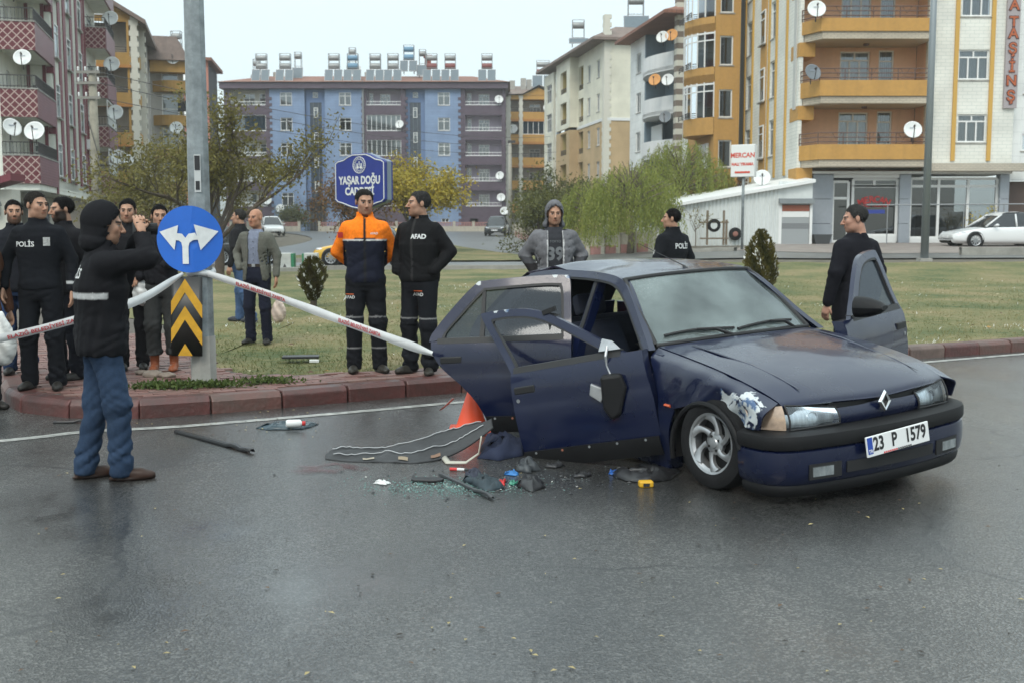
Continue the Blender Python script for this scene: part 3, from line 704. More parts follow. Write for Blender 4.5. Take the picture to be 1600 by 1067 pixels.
dl = [(555, 100, 'small white satellite dish on the ridge of the blue block', 4), (627, 195, 'white satellite dish on the glazed middle balcony of the blue block', -.25), (780, 156, 'white dish on the top right balcony of the blue block', -.25),
  (781, 275, 'white dish on the second lowest right balcony of the blue block', -.25), (783, 309, 'white dish on the lowest right balcony of the blue block', -.25), (788, 330, 'white dish low on the right corner of the blue block', -.3),
  (422, 314, 'white dish on the lowest left balcony of the blue block', -.25), (441, 326, 'white dish beside the bush on the blue block', -.3), (363, 153, 'white dish inside the top left balcony of the blue block', .9), (418, 279, 'small dish on the left balcony below the middle of the blue block', -.25)]
for px, py, lb, dy in dl: dish((XB(px), YB + dy, ZB(py)), .48, rnd.uniform(-20, 20), lb, wordmark=False)
# maroon striped block (left foreground)
K1 = Vector((xa(65, 48.5), 48.5, 0)); A1 = math.atan2(.24, .97)
M_white = mat('cream_white_plaster', (.76, .77, .70), .75, var=.06, streak=.14)
M_mar = mat('maroon_paint', (.165, .03, .045), .55, var=.12, streak=.1)
M_plum = tile_mat('plum_tiles', (.22, .085, .10), (.14, .05, .06), .24, .12, msize=.02, rough=.45, var=.15)
M_latt = lattice_mat('maroon_lattice_tiles', (.115, .015, .023), (.42, .31, .28), .36)
b1 = Bld('apartment_block', 'maroon and white striped apartment block with lattice tiled balconies', 'building', K1, A1)
Ff, Fr = Bld.front(), Bld.right()
S1 = 2.8; ZP = 4.70                        # storey height, top of the lowest parapet
ztop = 19.5
# neighbouring plain wall on the left and the deep volume
b1.wall(Ff, -9, -1.42, 0, ztop, M_white, name='front_wall')
b1.wall(Fr @ Matrix.Translation((5.2, 0, 0)), 0, 12.4, 3.45, ztop, M_white, [], thick=.2, name='side_wall_core')
# recess walls of the corner balconies
b1.wall(Bld.right(-1.42, 0), 0.26, 5.2, 3.45, ztop, M_white, [(1.6, 2.3, ZP + k * S1 - 1.1, ZP + k * S1 + 1.0) for k in range(6)], name='balcony_back_wall')
for k in range(6): b1.win(Bld.right(-1.42, 0), 1.6, ZP + k * S1 - 1.1, .7, 2.1, 'door', sill=False, curtain=2)
b1.wall(Bld.front(-1.42, 5.0), 0, 1.38, 3.45, ztop, M_white, [(.45, .95, ZP + k * S1 - .55, ZP + k * S1 + .85) for k in range(6)], name='balcony_end_wall')
for k in range(6): b1.win(Bld.front(-1.42, 5.0), .45, ZP + k * S1 - .55, .5, 1.4, 'tall', curtain=1)
st = MB()
for u0, u1 in ((.28, .43), (.97, 1.12)): st.box(u0, u1, -.04, -.003, 3.45, ztop, M=Bld.front(-1.42, 5.0))
b1.part('maroon_stripe', st, M_mar)
for k in range(6):
 zb = ZP - 1.17 + k * S1
 bal = b1.part('balcony', MB().box(-1.42, -.02, .1, 5.15, zb + .05, zb + .22), M_white)
 b1.part('lattice_panel', MB().box(-1.42, .06, -.06, .06, zb, ZP + k * S1), M_latt, bal)
 b1.part('tiled_panel', MB().box(-.06, .06, .063, 5.2, zb, ZP + k * S1), M_plum, bal)
 b1.part('coping', MB().box(-1.43, .09, -.09, .08, ZP + k * S1 + .003, ZP + k * S1 + .05).box(-.09, .09, .083, 5.2, ZP + k * S1 + .003, ZP + k * S1 + .05), M_conc, bal)
 b1.part('end_pier', MB().box(-.28, .045, 4.95, 5.25, zb - .3, zb), M_mar, bal)
 b1.rail(Ff, -1.42, 0, ZP + k * S1 + .05, .55, M_iron, parent=bal); b1.rail(Fr, .02, 5.2, ZP + k * S1 + .05, .55, M_iron, parent=bal)
# striped facade
y0, L1 = 5.2, 12.4
cols = [(.35, 1.55), (4.55, 5.85), (9.1, 10.5)]
wh = []
for ci, (a, b) in enumerate(cols):
 for k in range(6): wh.append((y0 + a, y0 + b, ZP - .62 + k * S1, ZP + .98 + k * S1))
b1.wall(Fr, y0, y0 + L1, ZP - 1.17, ztop, M_white, wh, thick=.18, name='striped_wall')
for h in wh: b1.win(Fr, h[0], h[2], h[1] - h[0], h[3] - h[2], 'tall', depth=-.03, curtain=1)
for a, b in ((1.7, 2.5), (3.5, 4.35), (6.0, 6.8), (8.2, 8.95), (10.6, 11.4), (0, .22), (11.9, 12.4)):
 b1.part('maroon_stripe', MB().box(y0 + a, y0 + b, -.05, -.003, ZP - .95 + (.0 if a > 11.5 else .15), ztop - .1, M=Fr), M_mar)
# overhang and ground floor
b1.part('overhang', MB().box(-1.42, -.02, .1, y0 + L1, ZP - 1.45, ZP - 1.18), M_white)
gw = [(6.2, 7.4, 1.4, 3.0), (9.2, 10.6, 1.3, 2.95), (12.4, 13.8, 1.3, 2.95)]
b1.wall(Bld.right(-1.3, 0), .3, 18, .2, ZP - 1.46, M_cream, gw, name='ground_floor_wall')
for h in gw:
 b1.win(Bld.right(-1.3, 0), h[0], h[2], h[1] - h[0], h[3] - h[2], 'two', curtain=0)
 b1.rail(Bld.right(-1.3, 0), h[0], h[1], h[2], h[3] - h[2], M_iron, d=-.06, name='window_bars')
b1.wall(Bld.front(-9, 0.02), 0.1, 7.4, 0, .1, M_cream, name='plinth')
aw = MB()
for i in range(7):
 q = math.pi / 2 * i / 6; aw.v += [(-1.28 + .9 * math.sin(q) * 1.0, 2.4, 1.9 + .9 * math.cos(q)), (-1.28 + .9 * math.sin(q), 4.9, 1.9 + .9 * math.cos(q))]
aw.f = [(2 * i, 2 * i + 1, 2 * i + 3, 2 * i + 2) for i in range(6)]; aw.mi = [0] * 6
b1.part('awning', aw, mat('awning_black', (.03, .03, .035), .6))
# second balcony stack, projecting
yb0 = y0 + L1 + .1
b1.wall(Fr, yb0, yb0 + 5.2, .2, ztop, M_white, [(yb0 + 1.2, yb0 + 3.8, ZP - .3 + k * S1, ZP + 1.0 + k * S1) for k in range(6)], name='rear_wall')
for k in range(6): b1.win(Fr, yb0 + 1.2, ZP - .3 + k * S1, 2.6, 1.3, 'three', curtain=2)
for k in range(-1, 6):
 zb = ZP - 1.17 + k * S1
 bal = b1.part('balcony', MB().box(.02, 1.05, yb0 + .1, yb0 + 5.0, zb + .05, zb + .2), M_white)
 b1.part('lattice_panel', MB().box(.02, 1.12, yb0 - .06, yb0 + .06, zb, ZP + k * S1), M_latt, bal)
 b1.part('tiled_panel', MB().box(1.06, 1.16, yb0 + .063, yb0 + 5.1, zb, ZP + k * S1), M_plum, bal)
 b1.part('coping', MB().box(.02, 1.2, yb0 - .08, yb0 + .08, ZP + k * S1 + .003, ZP + k * S1 + .05), M_conc, bal)
 b1.part('end_pier', MB().box(.9, 1.15, yb0 + 4.8, yb0 + 5.1, zb - .3, zb), M_mar, bal)
 b1.rail(Bld.front(0, yb0), 0, 1.1, ZP + k * S1 + .05, .55, M_iron, parent=bal); b1.rail(Bld.right(1.1, yb0), 0, 5, ZP + k * S1 + .05, .55, M_iron, parent=bal)
 if k in (0, 1):
  gl = MB(); gl.box(1.09, 1.11, yb0 + .1, yb0 + 5, ZP + k * S1 + .1, ZP + k * S1 + .75); b1.part('balcony_screen', gl, mat('screen_white', (.5, .52, .5), .6), bal)
  ps = MB()
  for yy in (.15, 4.9): ps.box(1.05, 1.1, yb0 + yy, yb0 + yy + .05, ZP + k * S1 + .1, ZP + k * S1 + 1.5)
  ps.box(1.05, 1.1, yb0 + .15, yb0 + 4.95, ZP + k * S1 + 1.5, ZP + k * S1 + 1.56); b1.part('screen_posts', ps, M_pvc, bal)
b1.part('interior', MB().box(-8.8, -1.75, .35, 22, .2, ztop - .2), M_room)
b1.part('roof', MB().box(-9.2, .5, -.5, yb0 + 6, ztop + .003, ztop + .3), M_roofg)
ac = MB().box(.02, .32, y0 + 11.2, y0 + 12.0, ZP + 1.4, ZP + 1.95); b1.part('air_conditioner', ac, M_pvc)
M1 = Matrix.Translation(K1) @ Matrix.Rotation(A1, 4, 'Z')
def d1(x, y, z, r, lb, az=0): dish(M1 @ Vector((x, y, z)), r, az, lb)
d1(-.75, -.22, ZP + 2 * S1 + 1.45, .47, 'large white satellite dish on the uppermost visible corner balcony, top left', 8)
d1(-.45, -.22, ZP + S1 + 1.3, .36, 'white satellite dish on the middle corner balcony of the maroon block', 12)
d1(-.95, -.25, ZP + 1.18, .40, 'tilted white satellite dish at the outer end of the lowest corner balcony', 50)
d1(-.1, -.2, ZP + 1.05, .42, 'white satellite dish at the corner of the lowest lattice balcony', 5)
for k, lb in enumerate(('lowest', 'second lowest', 'third', 'fourth')):
 d1(1.5 - .1 * k, yb0 + 1.2 + (k == 3) * 1.0, ZP + k * S1 + .95 + (k == 0) * .2, .47, 'white satellite dish on the %s balcony of the far balcony stack, maroon block' % lb, 5)
# lean-to with grey shutter beside the block, far left
sh = Bld('shop_shed', 'low lean-to shop with rolled grey shutter and red roof edge, far left', 'shed', (xa(-60, 40), 40, 0.3), 0)
M_shut = mat('shutter_grey', (.23, .25, .26), .5, metal=.3, var=.1)
Wd = xa(15, 40) - xa(-60, 40)
sh.part('wall', MB().box(0, Wd, .3, 1.0, 0, za(296, 40) - .3).box(Wd - .5, Wd + .15, .1, .29, 0, 2.1), M_cream)
sl_ = MB()
for k in range(18): sl_.box(.1, Wd - .55, .05, .12, .1 + k * .1, .1 + k * .1 + .09)
sh.part('roller_shutter', sl_, M_shut)
rb = MB(); rb.tube([(0, .0, 2.05), (Wd - .35, .0, 2.05)], .26, 14); sh.part('shutter_box', rb, M_shut, smooth=True)
rfb = MB(); rfb.add([(-1, -.2, 2.2), (Wd + .2, -.2, 3.0), (Wd + .2, 1, 3.0), (-1, 1, 2.2), (-1, -.2, 2.45), (Wd + .2, -.2, 3.25), (Wd + .2, 1, 3.25), (-1, 1, 2.45)], [(0, 3, 2, 1), (4, 5, 6, 7), (0, 1, 5, 4), (1, 2, 6, 5), (2, 3, 7, 6), (3, 0, 4, 7)])
sh.part('roof', rfb, M_mar)
# ochre gabled block (left, behind)
M_och = mat('ochre_plaster', (.40, .225, .055), .75, var=.1, streak=.12); M_qw = mat('quoin_white', (.62, .60, .52), .7); M_och2 = mat('ochre_dark_trim', (.42, .18, .04), .7)
M_grw = mat('greige_plaster', (.42, .40, .37), .8, var=.1, streak=.15)
Y2 = 79.5; s2 = F_PX / Y2
def Z2(py): return za(py, Y2)
K2 = Vector((xa(222, Y2), Y2, 0)); b2 = Bld('apartment_block', 'ochre gabled apartment block behind the maroon one', 'building', K2, A1)
prow = [(83.5, 100), (146, 161), (208, 223), (269, 285)]
zt2 = Z2(33)
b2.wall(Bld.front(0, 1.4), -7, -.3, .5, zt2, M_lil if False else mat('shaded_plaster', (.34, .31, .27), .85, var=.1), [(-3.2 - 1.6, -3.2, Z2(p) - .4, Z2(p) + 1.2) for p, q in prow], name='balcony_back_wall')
for p, q in prow:
 b2.win(Bld.front(0, 1.4), -4.8, Z2(p) - .4, 1.6, 1.6, 'three', curtain=1)
 bal = b2.part('balcony', MB().box(-7, -.35, -.1, 1.4, Z2(q) - .0, Z2(q) + .2), M_och)
 b2.part('parapet', MB().box(-7, -.35, -.12, .02, Z2(q) - .12, Z2(p)), M_och, bal)
 b2.part('trim', MB().box(-7, -.35, -.2, .05, Z2(q) - .32, Z2(q) - .125), M_och2, bal)
 b2.rail(Bld.front(), -7, -.35, Z2(p), .4, M_iron, parent=bal, bars=False)
 b2.part('side_parapet', MB().box(-.05, .12, .3, 2.2, Z2(q) - .12, Z2(p)), M_och, bal)
for x, nm in ((-.35, 0), (-.05, 1)):
 q = MB()
 yy = 0 if nm == 0 else 2.4
 for k in range(44): q.box(x - (.0 if k % 2 else .1), x + .42 + (.1 if k % 2 == 0 else 0), yy - .12, yy + .3, .5 + k * .36, .5 + k * .36 + .36 - .004)
 b2.part('quoin_column', q, M_qw)
b2.part('ochre_edge', MB().box(-.62, -.46, -.05, .2, .5, zt2), M_och)
wn = [(5.5, 6.6, Z2(p) - .2, Z2(p) + 1.3) for p, q in prow]
b2.wall(Bld.right(0, 2.7), 0, 10, .5, zt2 - .1, M_grw, wn, name='side_wall')
for h in wn: b2.win(Bld.right(0, 2.7), h[0], h[2], 1.1, 1.5, 'two', curtain=1)
b2.part('roof', MB().add([(.7, -.6, zt2), (.7, 13, zt2), (-4.4, 13, zt2 + 3.0), (-4.4, -.6, zt2 + 3.0), (.7, -.6, zt2 - .3), (.7, 13, zt2 - .3), (-4.4, 13, zt2 + 2.7), (-4.4, -.6, zt2 + 2.7), (-9, -.6, zt2), (-9, 13, zt2), (-9, -.6, zt2 - .3), (-9, 13, zt2 - .3)],
 [(0, 1, 2, 3), (4, 7, 6, 5), (0, 3, 7, 4), (1, 5, 6, 2), (0, 4, 5, 1), (3, 2, 9, 8), (7, 10, 11, 6), (3, 8, 10, 7), (2, 6, 11, 9)]), M_roofg)
b2.part('gable', MB().add([(.4, .0, zt2 - .1), (-4.4, .0, zt2 + 2.68), (-9, 0, zt2 - .1), (.4, .2, zt2 - .1), (-4.4, .2, zt2 + 2.68), (-9, .2, zt2 - .1)], [(0, 1, 2), (3, 5, 4), (0, 2, 5, 3)]), M_och)
gwn = b2.part('gable_window', MB().add([(-3.1, -.1, zt2 + .3), (-2.0, -.1, zt2 + .3), (-2.55, -.1, zt2 + 1.2), (-3.1, -.01, zt2 + .3), (-2.0, -.01, zt2 + .3), (-2.55, -.01, zt2 + 1.2)], [(0, 1, 2), (0, 3, 4, 1), (1, 4, 5, 2), (2, 5, 3, 0)]), M_pvc)
b2.part('pane', MB().add([(-2.92, -.11, zt2 + .4), (-2.18, -.11, zt2 + .4), (-2.55, -.11, zt2 + 1.02)], [(0, 1, 2)]), M_bsl, gwn)
b2.part('interior', MB().box(-8, -.5, 1.8, 12.5, .5, zt2 - .3), M_room)
# rear wing with rounded balconies
yw = 12.8
b2.wall(Bld.front(0, yw), 0, 2.6, .5, zt2 - 1.0, M_grw, name='wing_wall')
for p, q in prow:
 bal = MB(); pts = [(.2, yw - .02)] + [(1.7 + 1.15 * math.sin(R(a)), yw - .9 * math.cos(R(a))) for a in range(-60, 91, 15)] + [(2.85, yw + 2.5), (2.6, yw + 2.5), (2.6, yw - .02)]
 bal.prism(pts, Z2(q) - .45, Z2(p) - .3); b2.part('rounded_balcony', bal, M_och)
 b2.win(Bld.front(0, yw), .9, Z2(p) - .3, 1.3, 1.7, 'door', depth=-.04, curtain=0, sill=False)
b2.part('wing_roof', MB().add([(-.2, yw - 1.6, zt2 - 1), (3.2, yw - 1.6, zt2 - 1), (3.2, yw + 6, zt2 - 1), (-.2, yw + 6, zt2 - 1), (2.2, yw - 1.2, zt2 + .9), (2.2, yw + 6, zt2 + .9), (-.2, yw - 1.2, zt2 + .9), (-.2, yw + 6, zt2 + .9)], [(0, 1, 4, 6), (1, 2, 5, 4), (4, 5, 7, 6), (0, 6, 7, 3), (0, 3, 2, 1), (3, 7, 5, 2)]), M_roofg)
b2.part('wing_band', MB().box(0.1, 2.9, yw - 1.2, yw - .03, zt2 - 1.9, zt2 - 1.01), M_och)
M2 = Matrix.Translation(K2) @ Matrix.Rotation(A1, 4, 'Z')
for x, y, pyy, r, lb in ((-.7, -.35, 251, .42, 'white satellite dish on the lowest ochre balcony beside the quoin column'), (1.9, yw - 1.3, 91, .52, 'white satellite dish above the laundry on the ochre wing'), (2.0, yw - 1.3, 200, .52, 'white satellite dish under the drying laundry on the ochre wing')):
 dish(M2 @ Vector((x, y, za(pyy, (M2 @ Vector((x, y, 0))).y))), r, 8, lb)
ld = thing('laundry', 'dark clothes drying on the ochre wing balcony', 'laundry', M2 @ Vector((2.6, yw - 1.0, Z2(146) + .35)), 0)
for k in range(4):
 g = MB(); x = -.45 + k * .3
 g.add([(x, 0, .45), (x + .26, .02, .45), (x + .28, .05 * math.sin(k), -.35), (x - .03, .04, -.4 + .1 * (k % 2)), (x, .05, .45), (x + .26, .06, .45), (x + .28, .1, -.35), (x - .03, .09, -.4)], [(0, 1, 2, 3), (5, 4, 7, 6), (0, 4, 5, 1), (3, 2, 6, 7), (1, 5, 6, 2), (4, 0, 3, 7)])
 g.build('hanging_garment', mat('garment_dark', (.02, .02, .025), .9), ld)
ln = MB(); ln.tube([(-.6, 0, .46), (.8, 0, .46)], .012, 5); ln.build('clothes_line', M_iron, ld)
# salmon block, sliver behind the lamp post
b3 = Bld('apartment_block', 'salmon and pale yellow block seen as a sliver left of the sign post', 'building', (xa(272, 108), 108, 0), R(8))
Z3 = lambda py: za(py, 108)
w3 = xa(330, 108) - xa(272, 108)
hs = [(.8, 2.6, Z3(q), Z3(p)) for p, q in ((108, 130), (160, 182), (212, 236))]
b3.wall(Ff, .55, w3, 1, Z3(95), mat('salmon_plaster', (.48, .20, .15), .8, var=.1), hs)
for h in hs: b3.win(Ff, h[0], h[2], 1.8, h[3] - h[2], 'two', curtain=2)
b3.part('corner_strip', MB().box(0, .54, -.05, 6, 1, Z3(97)), mat('pale_yellow', (.58, .52, .28), .8))
b3.part('roof', MB().box(-.4, w3 + .4, -.5, 9, Z3(95) + .003, Z3(90)), M_roof)
b3.part('interior', MB().box(.6, w3 - .1, .5, 8, 1, Z3(96)), M_room)
for px, py, lb in ((283, 124, 'left white dish of the pair on the salmon block'), (293, 119, 'right white dish of the pair on the salmon block'), (291, 176, 'lowest white dish on the salmon block')): dish((xa(px, 107), 107, za(py, 107)), .5, 10, lb, wordmark=False)
solar((xa(280, 109), 109, Z3(90)), 1.5, .8, M_tank, 'solar heater on the salmon block left of the sign post')
# ochre block right of the blue one
Y5 = 136.0
def X5(px): return (px - 800) * Y5 / F_PX - X50
X50 = 0; X50 = X5(866)
Z5 = lambda py: za(py, Y5)
b5 = Bld('apartment_block', 'ochre gabled block with white columns right of the blue block', 'building', ((866 - 800) * Y5 / F_PX, Y5, 0), R(6))
M_och5 = mat('ochre_bright', (.50, .27, .06), .7, var=.08, streak=.1)
pr5 = [(176, 187), (211, 222.5), (247, 259), (283, 294), (318, 330)]
b5.wall(Bld.front(0, 1.5), X5(796), X5(866), .8, Z5(150), M_grw, [(X5(829), X5(846), Z5(p) - .3, Z5(p) + 1.1) for p, q in pr5], name='balcony_back_wall')
for k, (p, q) in enumerate(pr5):
 b5.win(Bld.front(0, 1.5), X5(829), Z5(p) - .3, X5(846) - X5(829), 1.4, 'three', curtain=1 + k % 2, sill=False)
 for a, b in ((797, 811), (815, 858)):
  bal = b5.part('balcony', MB().box(X5(a), X5(b), -.1, 1.5, Z5(q), Z5(p), ), M_och5)
  b5.part('trim', MB().box(X5(a), X5(b), -.18, 1.45, Z5(q) - .28, Z5(q) - .004), M_och2, bal)
  b5.rail(Ff, X5(a), X5(b), Z5(p), .5, M_iron, parent=bal, bars=False)
gz = b5.win(Ff, X5(816), Z5(211), X5(857) - X5(816), Z5(190) - Z5(211), 'multi', depth=.0, curtain=0, sill=False)
b5.part('blue_curtain', MB().box(X5(816), X5(857), .3, .35, Z5(211), Z5(190)), mat('blue_curtain', (.05, .16, .27), .8))
for a, b in ((790.5, 797), (810.5, 815.5), (858, 863)):
 q = MB();
 for k in range(46): q.box(X5(a) - .06 * (k % 2), X5(b) + .06 * (k % 2), -.3, .1, .8 + k * .36, .8 + k * .36 + .354)
 b5.part('quoin_column', q, M_qw)
b5.wall(Bld.right(0, 0), 0, 10, .8, Z5(150), M_och5, [(1.5, 3.2, Z5(p) - .5, Z5(p) + 1.1) for p, q in pr5], name='side_wall')
for p, q in pr5: b5.win(Bld.right(), 1.5, Z5(p) - .5, 1.7, 1.6, 'two')
zr = Z5(150); pk = Z5(136)
b5.part('gable', MB().add([(X5(816), -.3, zr), (X5(866), -.3, zr), (X5(840), -.3, pk - .15), (X5(816), 0, zr), (X5(866), 0, zr), (X5(840), 0, pk - .15)], [(0, 1, 2), (0, 3, 4, 1), (1, 4, 5, 2), (2, 5, 3, 0)]), M_och5)
b5.part('eave_band', MB().box(X5(791), X5(866), -.25, 1.4, zr - .5, zr - .004), M_och5)
b5.part('roof', MB().add([(X5(789), -.7, zr), (X5(815), -.7, zr + .1), (X5(840), -.7, pk + .1), (X5(871), -.7, zr), (X5(871), 9, zr), (X5(860), 6, Z5(126)), (X5(800), 6, Z5(126)), (X5(789), 9, zr), (X5(840), 3.5, pk + .1)], [(0, 1, 6, 7), (1, 2, 8, 6), (2, 3, 5, 8), (3, 4, 5), (8, 5, 6), (4, 7, 6, 5)]), M_roofg)
for px, top in ((804.5, 122), (822, 118), (831, 120)): b5.part('chimney', MB().box(X5(px) - .3, X5(px) + .3, 3, 3.6, zr, Z5(top)), M_conc)
b5.part('interior', MB().box(X5(792), -.4, 2, 9.5, .8, zr - .1), M_room)
solar((xa(848, 139), 139, Z5(136)), 2.6, 1.7, M_tankr, 'solar heater with red tank on the ochre block right of the blue one')
for px, py, lb in ((801, 202, 'white dish on the narrow left balcony, ochre block beside the blue one'), (856, 168, 'white dish on the top balcony of the ochre block beside the blue one'), (858, 240, 'white dish low on the ochre block beside the blue one')): dish((xa(px, 135.3), 135.3, za(py, 135.3)), .6, -15, lb, wordmark=False)
# cream block
A6 = R(10.3); Y6 = 95.0
K6 = Vector((xa(943, Y6), Y6, 0)); b6 = Bld('apartment_block', 'cream and beige apartment block with white quoins, right of centre', 'building', K6, A6)
Z6 = lambda py: za(py, Y6)
M_cr6 = tile_mat('cream_panels', (.72, .70, .58), (.62, .60, .51), 2.4, .6, msize=.008, rough=.7, var=.03); M_be6 = tile_mat('beige_panels', (.50, .36, .20), (.44, .32, .18), 2.4, .6, msize=.008, rough=.7, var=.04)
zbb = Z6(184); zt6 = Z6(64)
b6.wall(Ff, 0.25, 6, .8, zbb - .25, M_be6, name='gable_wall_lower'); b6.wall(Ff, 0.25, 6, zbb, zt6, M_cr6, name='gable_wall')
b6.part('white_band', MB().box(.25, 6, -.06, .2, zbb - .247, zbb - .003), M_pvc)
q = MB()
for k in range(56): q.box(-.06, .42 + .14 * (k % 2), -.06, .5 + .14 * (k % 2), .8 + k * .33, .8 + k * .33 + .324)
b6.part('quoin_column', q, M_qw)
Fl = Bld.left()
z6s = [zt6 - 1.0 - .6 - 1.5 - k * 2.85 for k in range(6)]
for z in range(1): pass
ho = []
for k in range(6):
 zz = zt6 - 2.75 - k * 2.85
 ho += [(1.6, 2.6, zz, zz + 1.5), (4.8, 5.8, zz, zz + 1.5), (7.4, 9.2, zz - .3, zz + 1.8)]
b6.wall(Fl, .55, 9.6, zbb, zt6, M_cr6, [h for h in ho if h[2] > zbb], name='street_wall'); b6.wall(Fl, .55, 9.6, .8, zbb - .25, M_be6, [(h[0], h[1], h[2], min(h[3], zbb - .5)) for h in ho if h[2] < zbb - .3], name='street_wall_lower')
b6.part('white_band', MB().box(.55, 9.6, -.06, .2, zbb - .247, zbb - .003, M=Fl), M_pvc)
b6.wall(Bld.left(-.8, 0), 9.6, 15, zbb, zt6, M_cr6, [(10.6, 13.2, zt6 - 3.0 - k * 2.85, zt6 - 1.0 - k * 2.85) for k in range(2)], name='bay_wall'); b6.wall(Bld.left(-.8, 0), 9.6, 15, .8, zbb - .25, M_be6, [(10.6, 13.2, zt6 - 3.0 - k * 2.85, zt6 - 1.0 - k * 2.85) for k in range(2, 6)], name='bay_wall_lower')
b6.part('bay_return', MB().box(-.8, 0, 9.35, 9.598, zbb, zt6), M_cr6); b6.part('bay_return_lower', MB().box(-.8, 0, 9.35, 9.598, .8, zbb - .25), M_be6)
b6.part('stair_glazing', MB().box(-.5, -.3, 15, 16.2, 1, zt6 - .5), mat('stair_blue_glass', (.10, .12, .17), .3))
b6.wall(Bld.left(-.8, 0), 16.2, 20.5, 1, zt6 - .4, M_cr6, [(17, 19.4, zt6 - 3.2 - k * 2.85, zt6 - 1.4 - k * 2.85) for k in range(6)], name='end_wall')
M_yin = mat('yellow_loggia', (.42, .33, .13), .85)
for k in range(6):
 zz = zt6 - 2.75 - k * 2.85
 b6.win(Fl, 1.6, zz, 1, 1.5, 'two'); b6.win(Fl, 4.8, zz, 1, 1.5, 'two')
 lg = b6.part('loggia', MB().box(7.1, 9.5, .9, 1.0, zz - .35, zz + 1.9, M=Fl).box(9.2, 9.4, .25, .9, zz - .35, zz + 1.9, M=Fl), M_yin)
 lg2 = b6.part('loggia', MB().box(10.3, 13.6, 1.0, 1.1, zz - .35, zz + 1.9, M=Bld.left(-.8, 0)).box(13.2, 13.4, .25, 1, zz - .35, zz + 1.9, M=Bld.left(-.8, 0)), M_yin)
 b6.rail(Fl, 7.4, 9.2, zz - .3, .5, M_iron, d=.1, parent=lg); b6.rail(Bld.left(-.8, 0), 10.6, 13.2, zz - .25, .5, M_iron, d=.1, parent=lg2)
 b6.win(Bld.left(-.8, 0), 17, zt6 - 3.2 - k * 2.85, 2.4, 1.8, 'three', curtain=1, sill=False)
b6.part('roof', MB().add([(-1.2, -.6, zt6), (6.5, -.6, zt6), (6.5, 21, zt6), (-1.6, 21, zt6), (1.6, 2.5, zt6 + 1.6), (6.5, 2.5, zt6 + 1.6), (6.5, 18, zt6 + 1.6), (1.6, 18, zt6 + 1.6), (-1.2, -.6, zt6 + .22), (-1.6, 21, zt6 + .22), (6.5, -.6, zt6 + .22)], [(0, 3, 2, 1), (0, 1, 10, 8), (8, 10, 5, 4), (3, 0, 8, 9), (8, 4, 7, 9), (4, 5, 6, 7), (9, 7, 6, 2)]), M_roofg)
b6.part('interior', MB().box(1.2, 5.8, .4, 20, .8, zt6 - .1), M_room)
solar(K6 + Vector((3.0, 3.5, zt6 + 1.4)), 2.2, 1.2, M_tank, 'solar heater on the front roof of the cream block', True)
solar(K6 + Vector((-1.6, 10, zt6 + 1.2)), 1.8, .5, M_tank, 'low solar heater further back on the cream block roof', True)
# white block with rounded balconies
Y7 = 73.0; A7 = R(9)
K7 = Vector((xa(1059, Y7), Y7, 0)); b7 = Bld('apartment_block', 'white apartment block with rounded balconies, between cream and orange blocks', 'building', K7, A7)
Z7 = lambda py: za(py, Y7)
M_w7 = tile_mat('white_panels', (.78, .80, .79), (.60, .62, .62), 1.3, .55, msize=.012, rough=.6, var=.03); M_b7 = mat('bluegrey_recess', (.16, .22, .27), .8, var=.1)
zt7 = Z7(24)
b7.wall(Ff, .2, 4, .8, zt7, M_w7, name='front_wall')
q = MB(); q2 = MB()
for k in range(48): (q if k % 2 else q2).box(-.25, .19, -.05, .5, .8 + k * .36, .8 + k * .36 + .356)
b7.part('quoin_column', q, M_qw); b7.part('quoin_column_dark', q2, mat('quoin_brown', (.2, .16, .13), .8))
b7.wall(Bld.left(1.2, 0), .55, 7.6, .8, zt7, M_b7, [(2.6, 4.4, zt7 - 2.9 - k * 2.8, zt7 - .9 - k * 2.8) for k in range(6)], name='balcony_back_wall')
b7.wall(Bld.left(-.2, 0), 7.6, 11.5, .8, zt7, M_w7, [(8.6, 9.8, zt7 - 2.4 - k * 2.8, zt7 - 1.0 - k * 2.8) for k in range(6)], name='street_wall')
b7.part('recess_return', MB().box(-.2, 1.2, 7.35, 7.598, .8, zt7), M_b7)
for k in range(6):
 z = Z7(75) - .65 - k * 2.8
 b7.win(Bld.left(1.2, 0), 2.6, zt7 - 2.9 - k * 2.8, 1.8, 2.0, 'three', curtain=2, sill=False); b7.win(Bld.left(-.2, 0), 8.6, zt7 - 2.4 - k * 2.8, 1.2, 1.4, 'two')
 pts = [(1.2, .6)] + [(-.25 - .9 * math.sin(math.pi * i / 12), .6 + 6.7 * i / 12) for i in range(13)] + [(1.2, 7.3)]
 bal = b7.part('rounded_balcony', MB().prism(pts[::-1], z - .55, z - .35), M_pvc)
 pr = MB(); n = 13
 arc = pts[1:-1]
 for i in range(12):
  (x0_, y0_), (x1_, y1_) = arc[i], arc[i + 1]
  pr.add([(x0_, y0_, z - .62), (x1_, y1_, z - .62), (x1_, y1_, z + .55), (x0_, y0_, z + .55), (x0_ + .12, y0_, z - .62), (x1_ + .12, y1_, z - .62), (x1_ + .12, y1_, z + .55), (x0_ + .12, y0_, z + .55)], [(0, 1, 2, 3), (5, 4, 7, 6), (3, 2, 6, 7), (0, 4, 5, 1)])
 b7.part('parapet', pr, mat('parapet_white', (.70, .71, .71), .6, streak=.12), bal)
b7.part('white_shutter', MB().box(4.6, 7.2, .2, .26, zt7 - 2.75 - 2 * 2.8, zt7 - .8 - 2 * 2.8, M=Bld.left(.0, 0)), M_pvc)
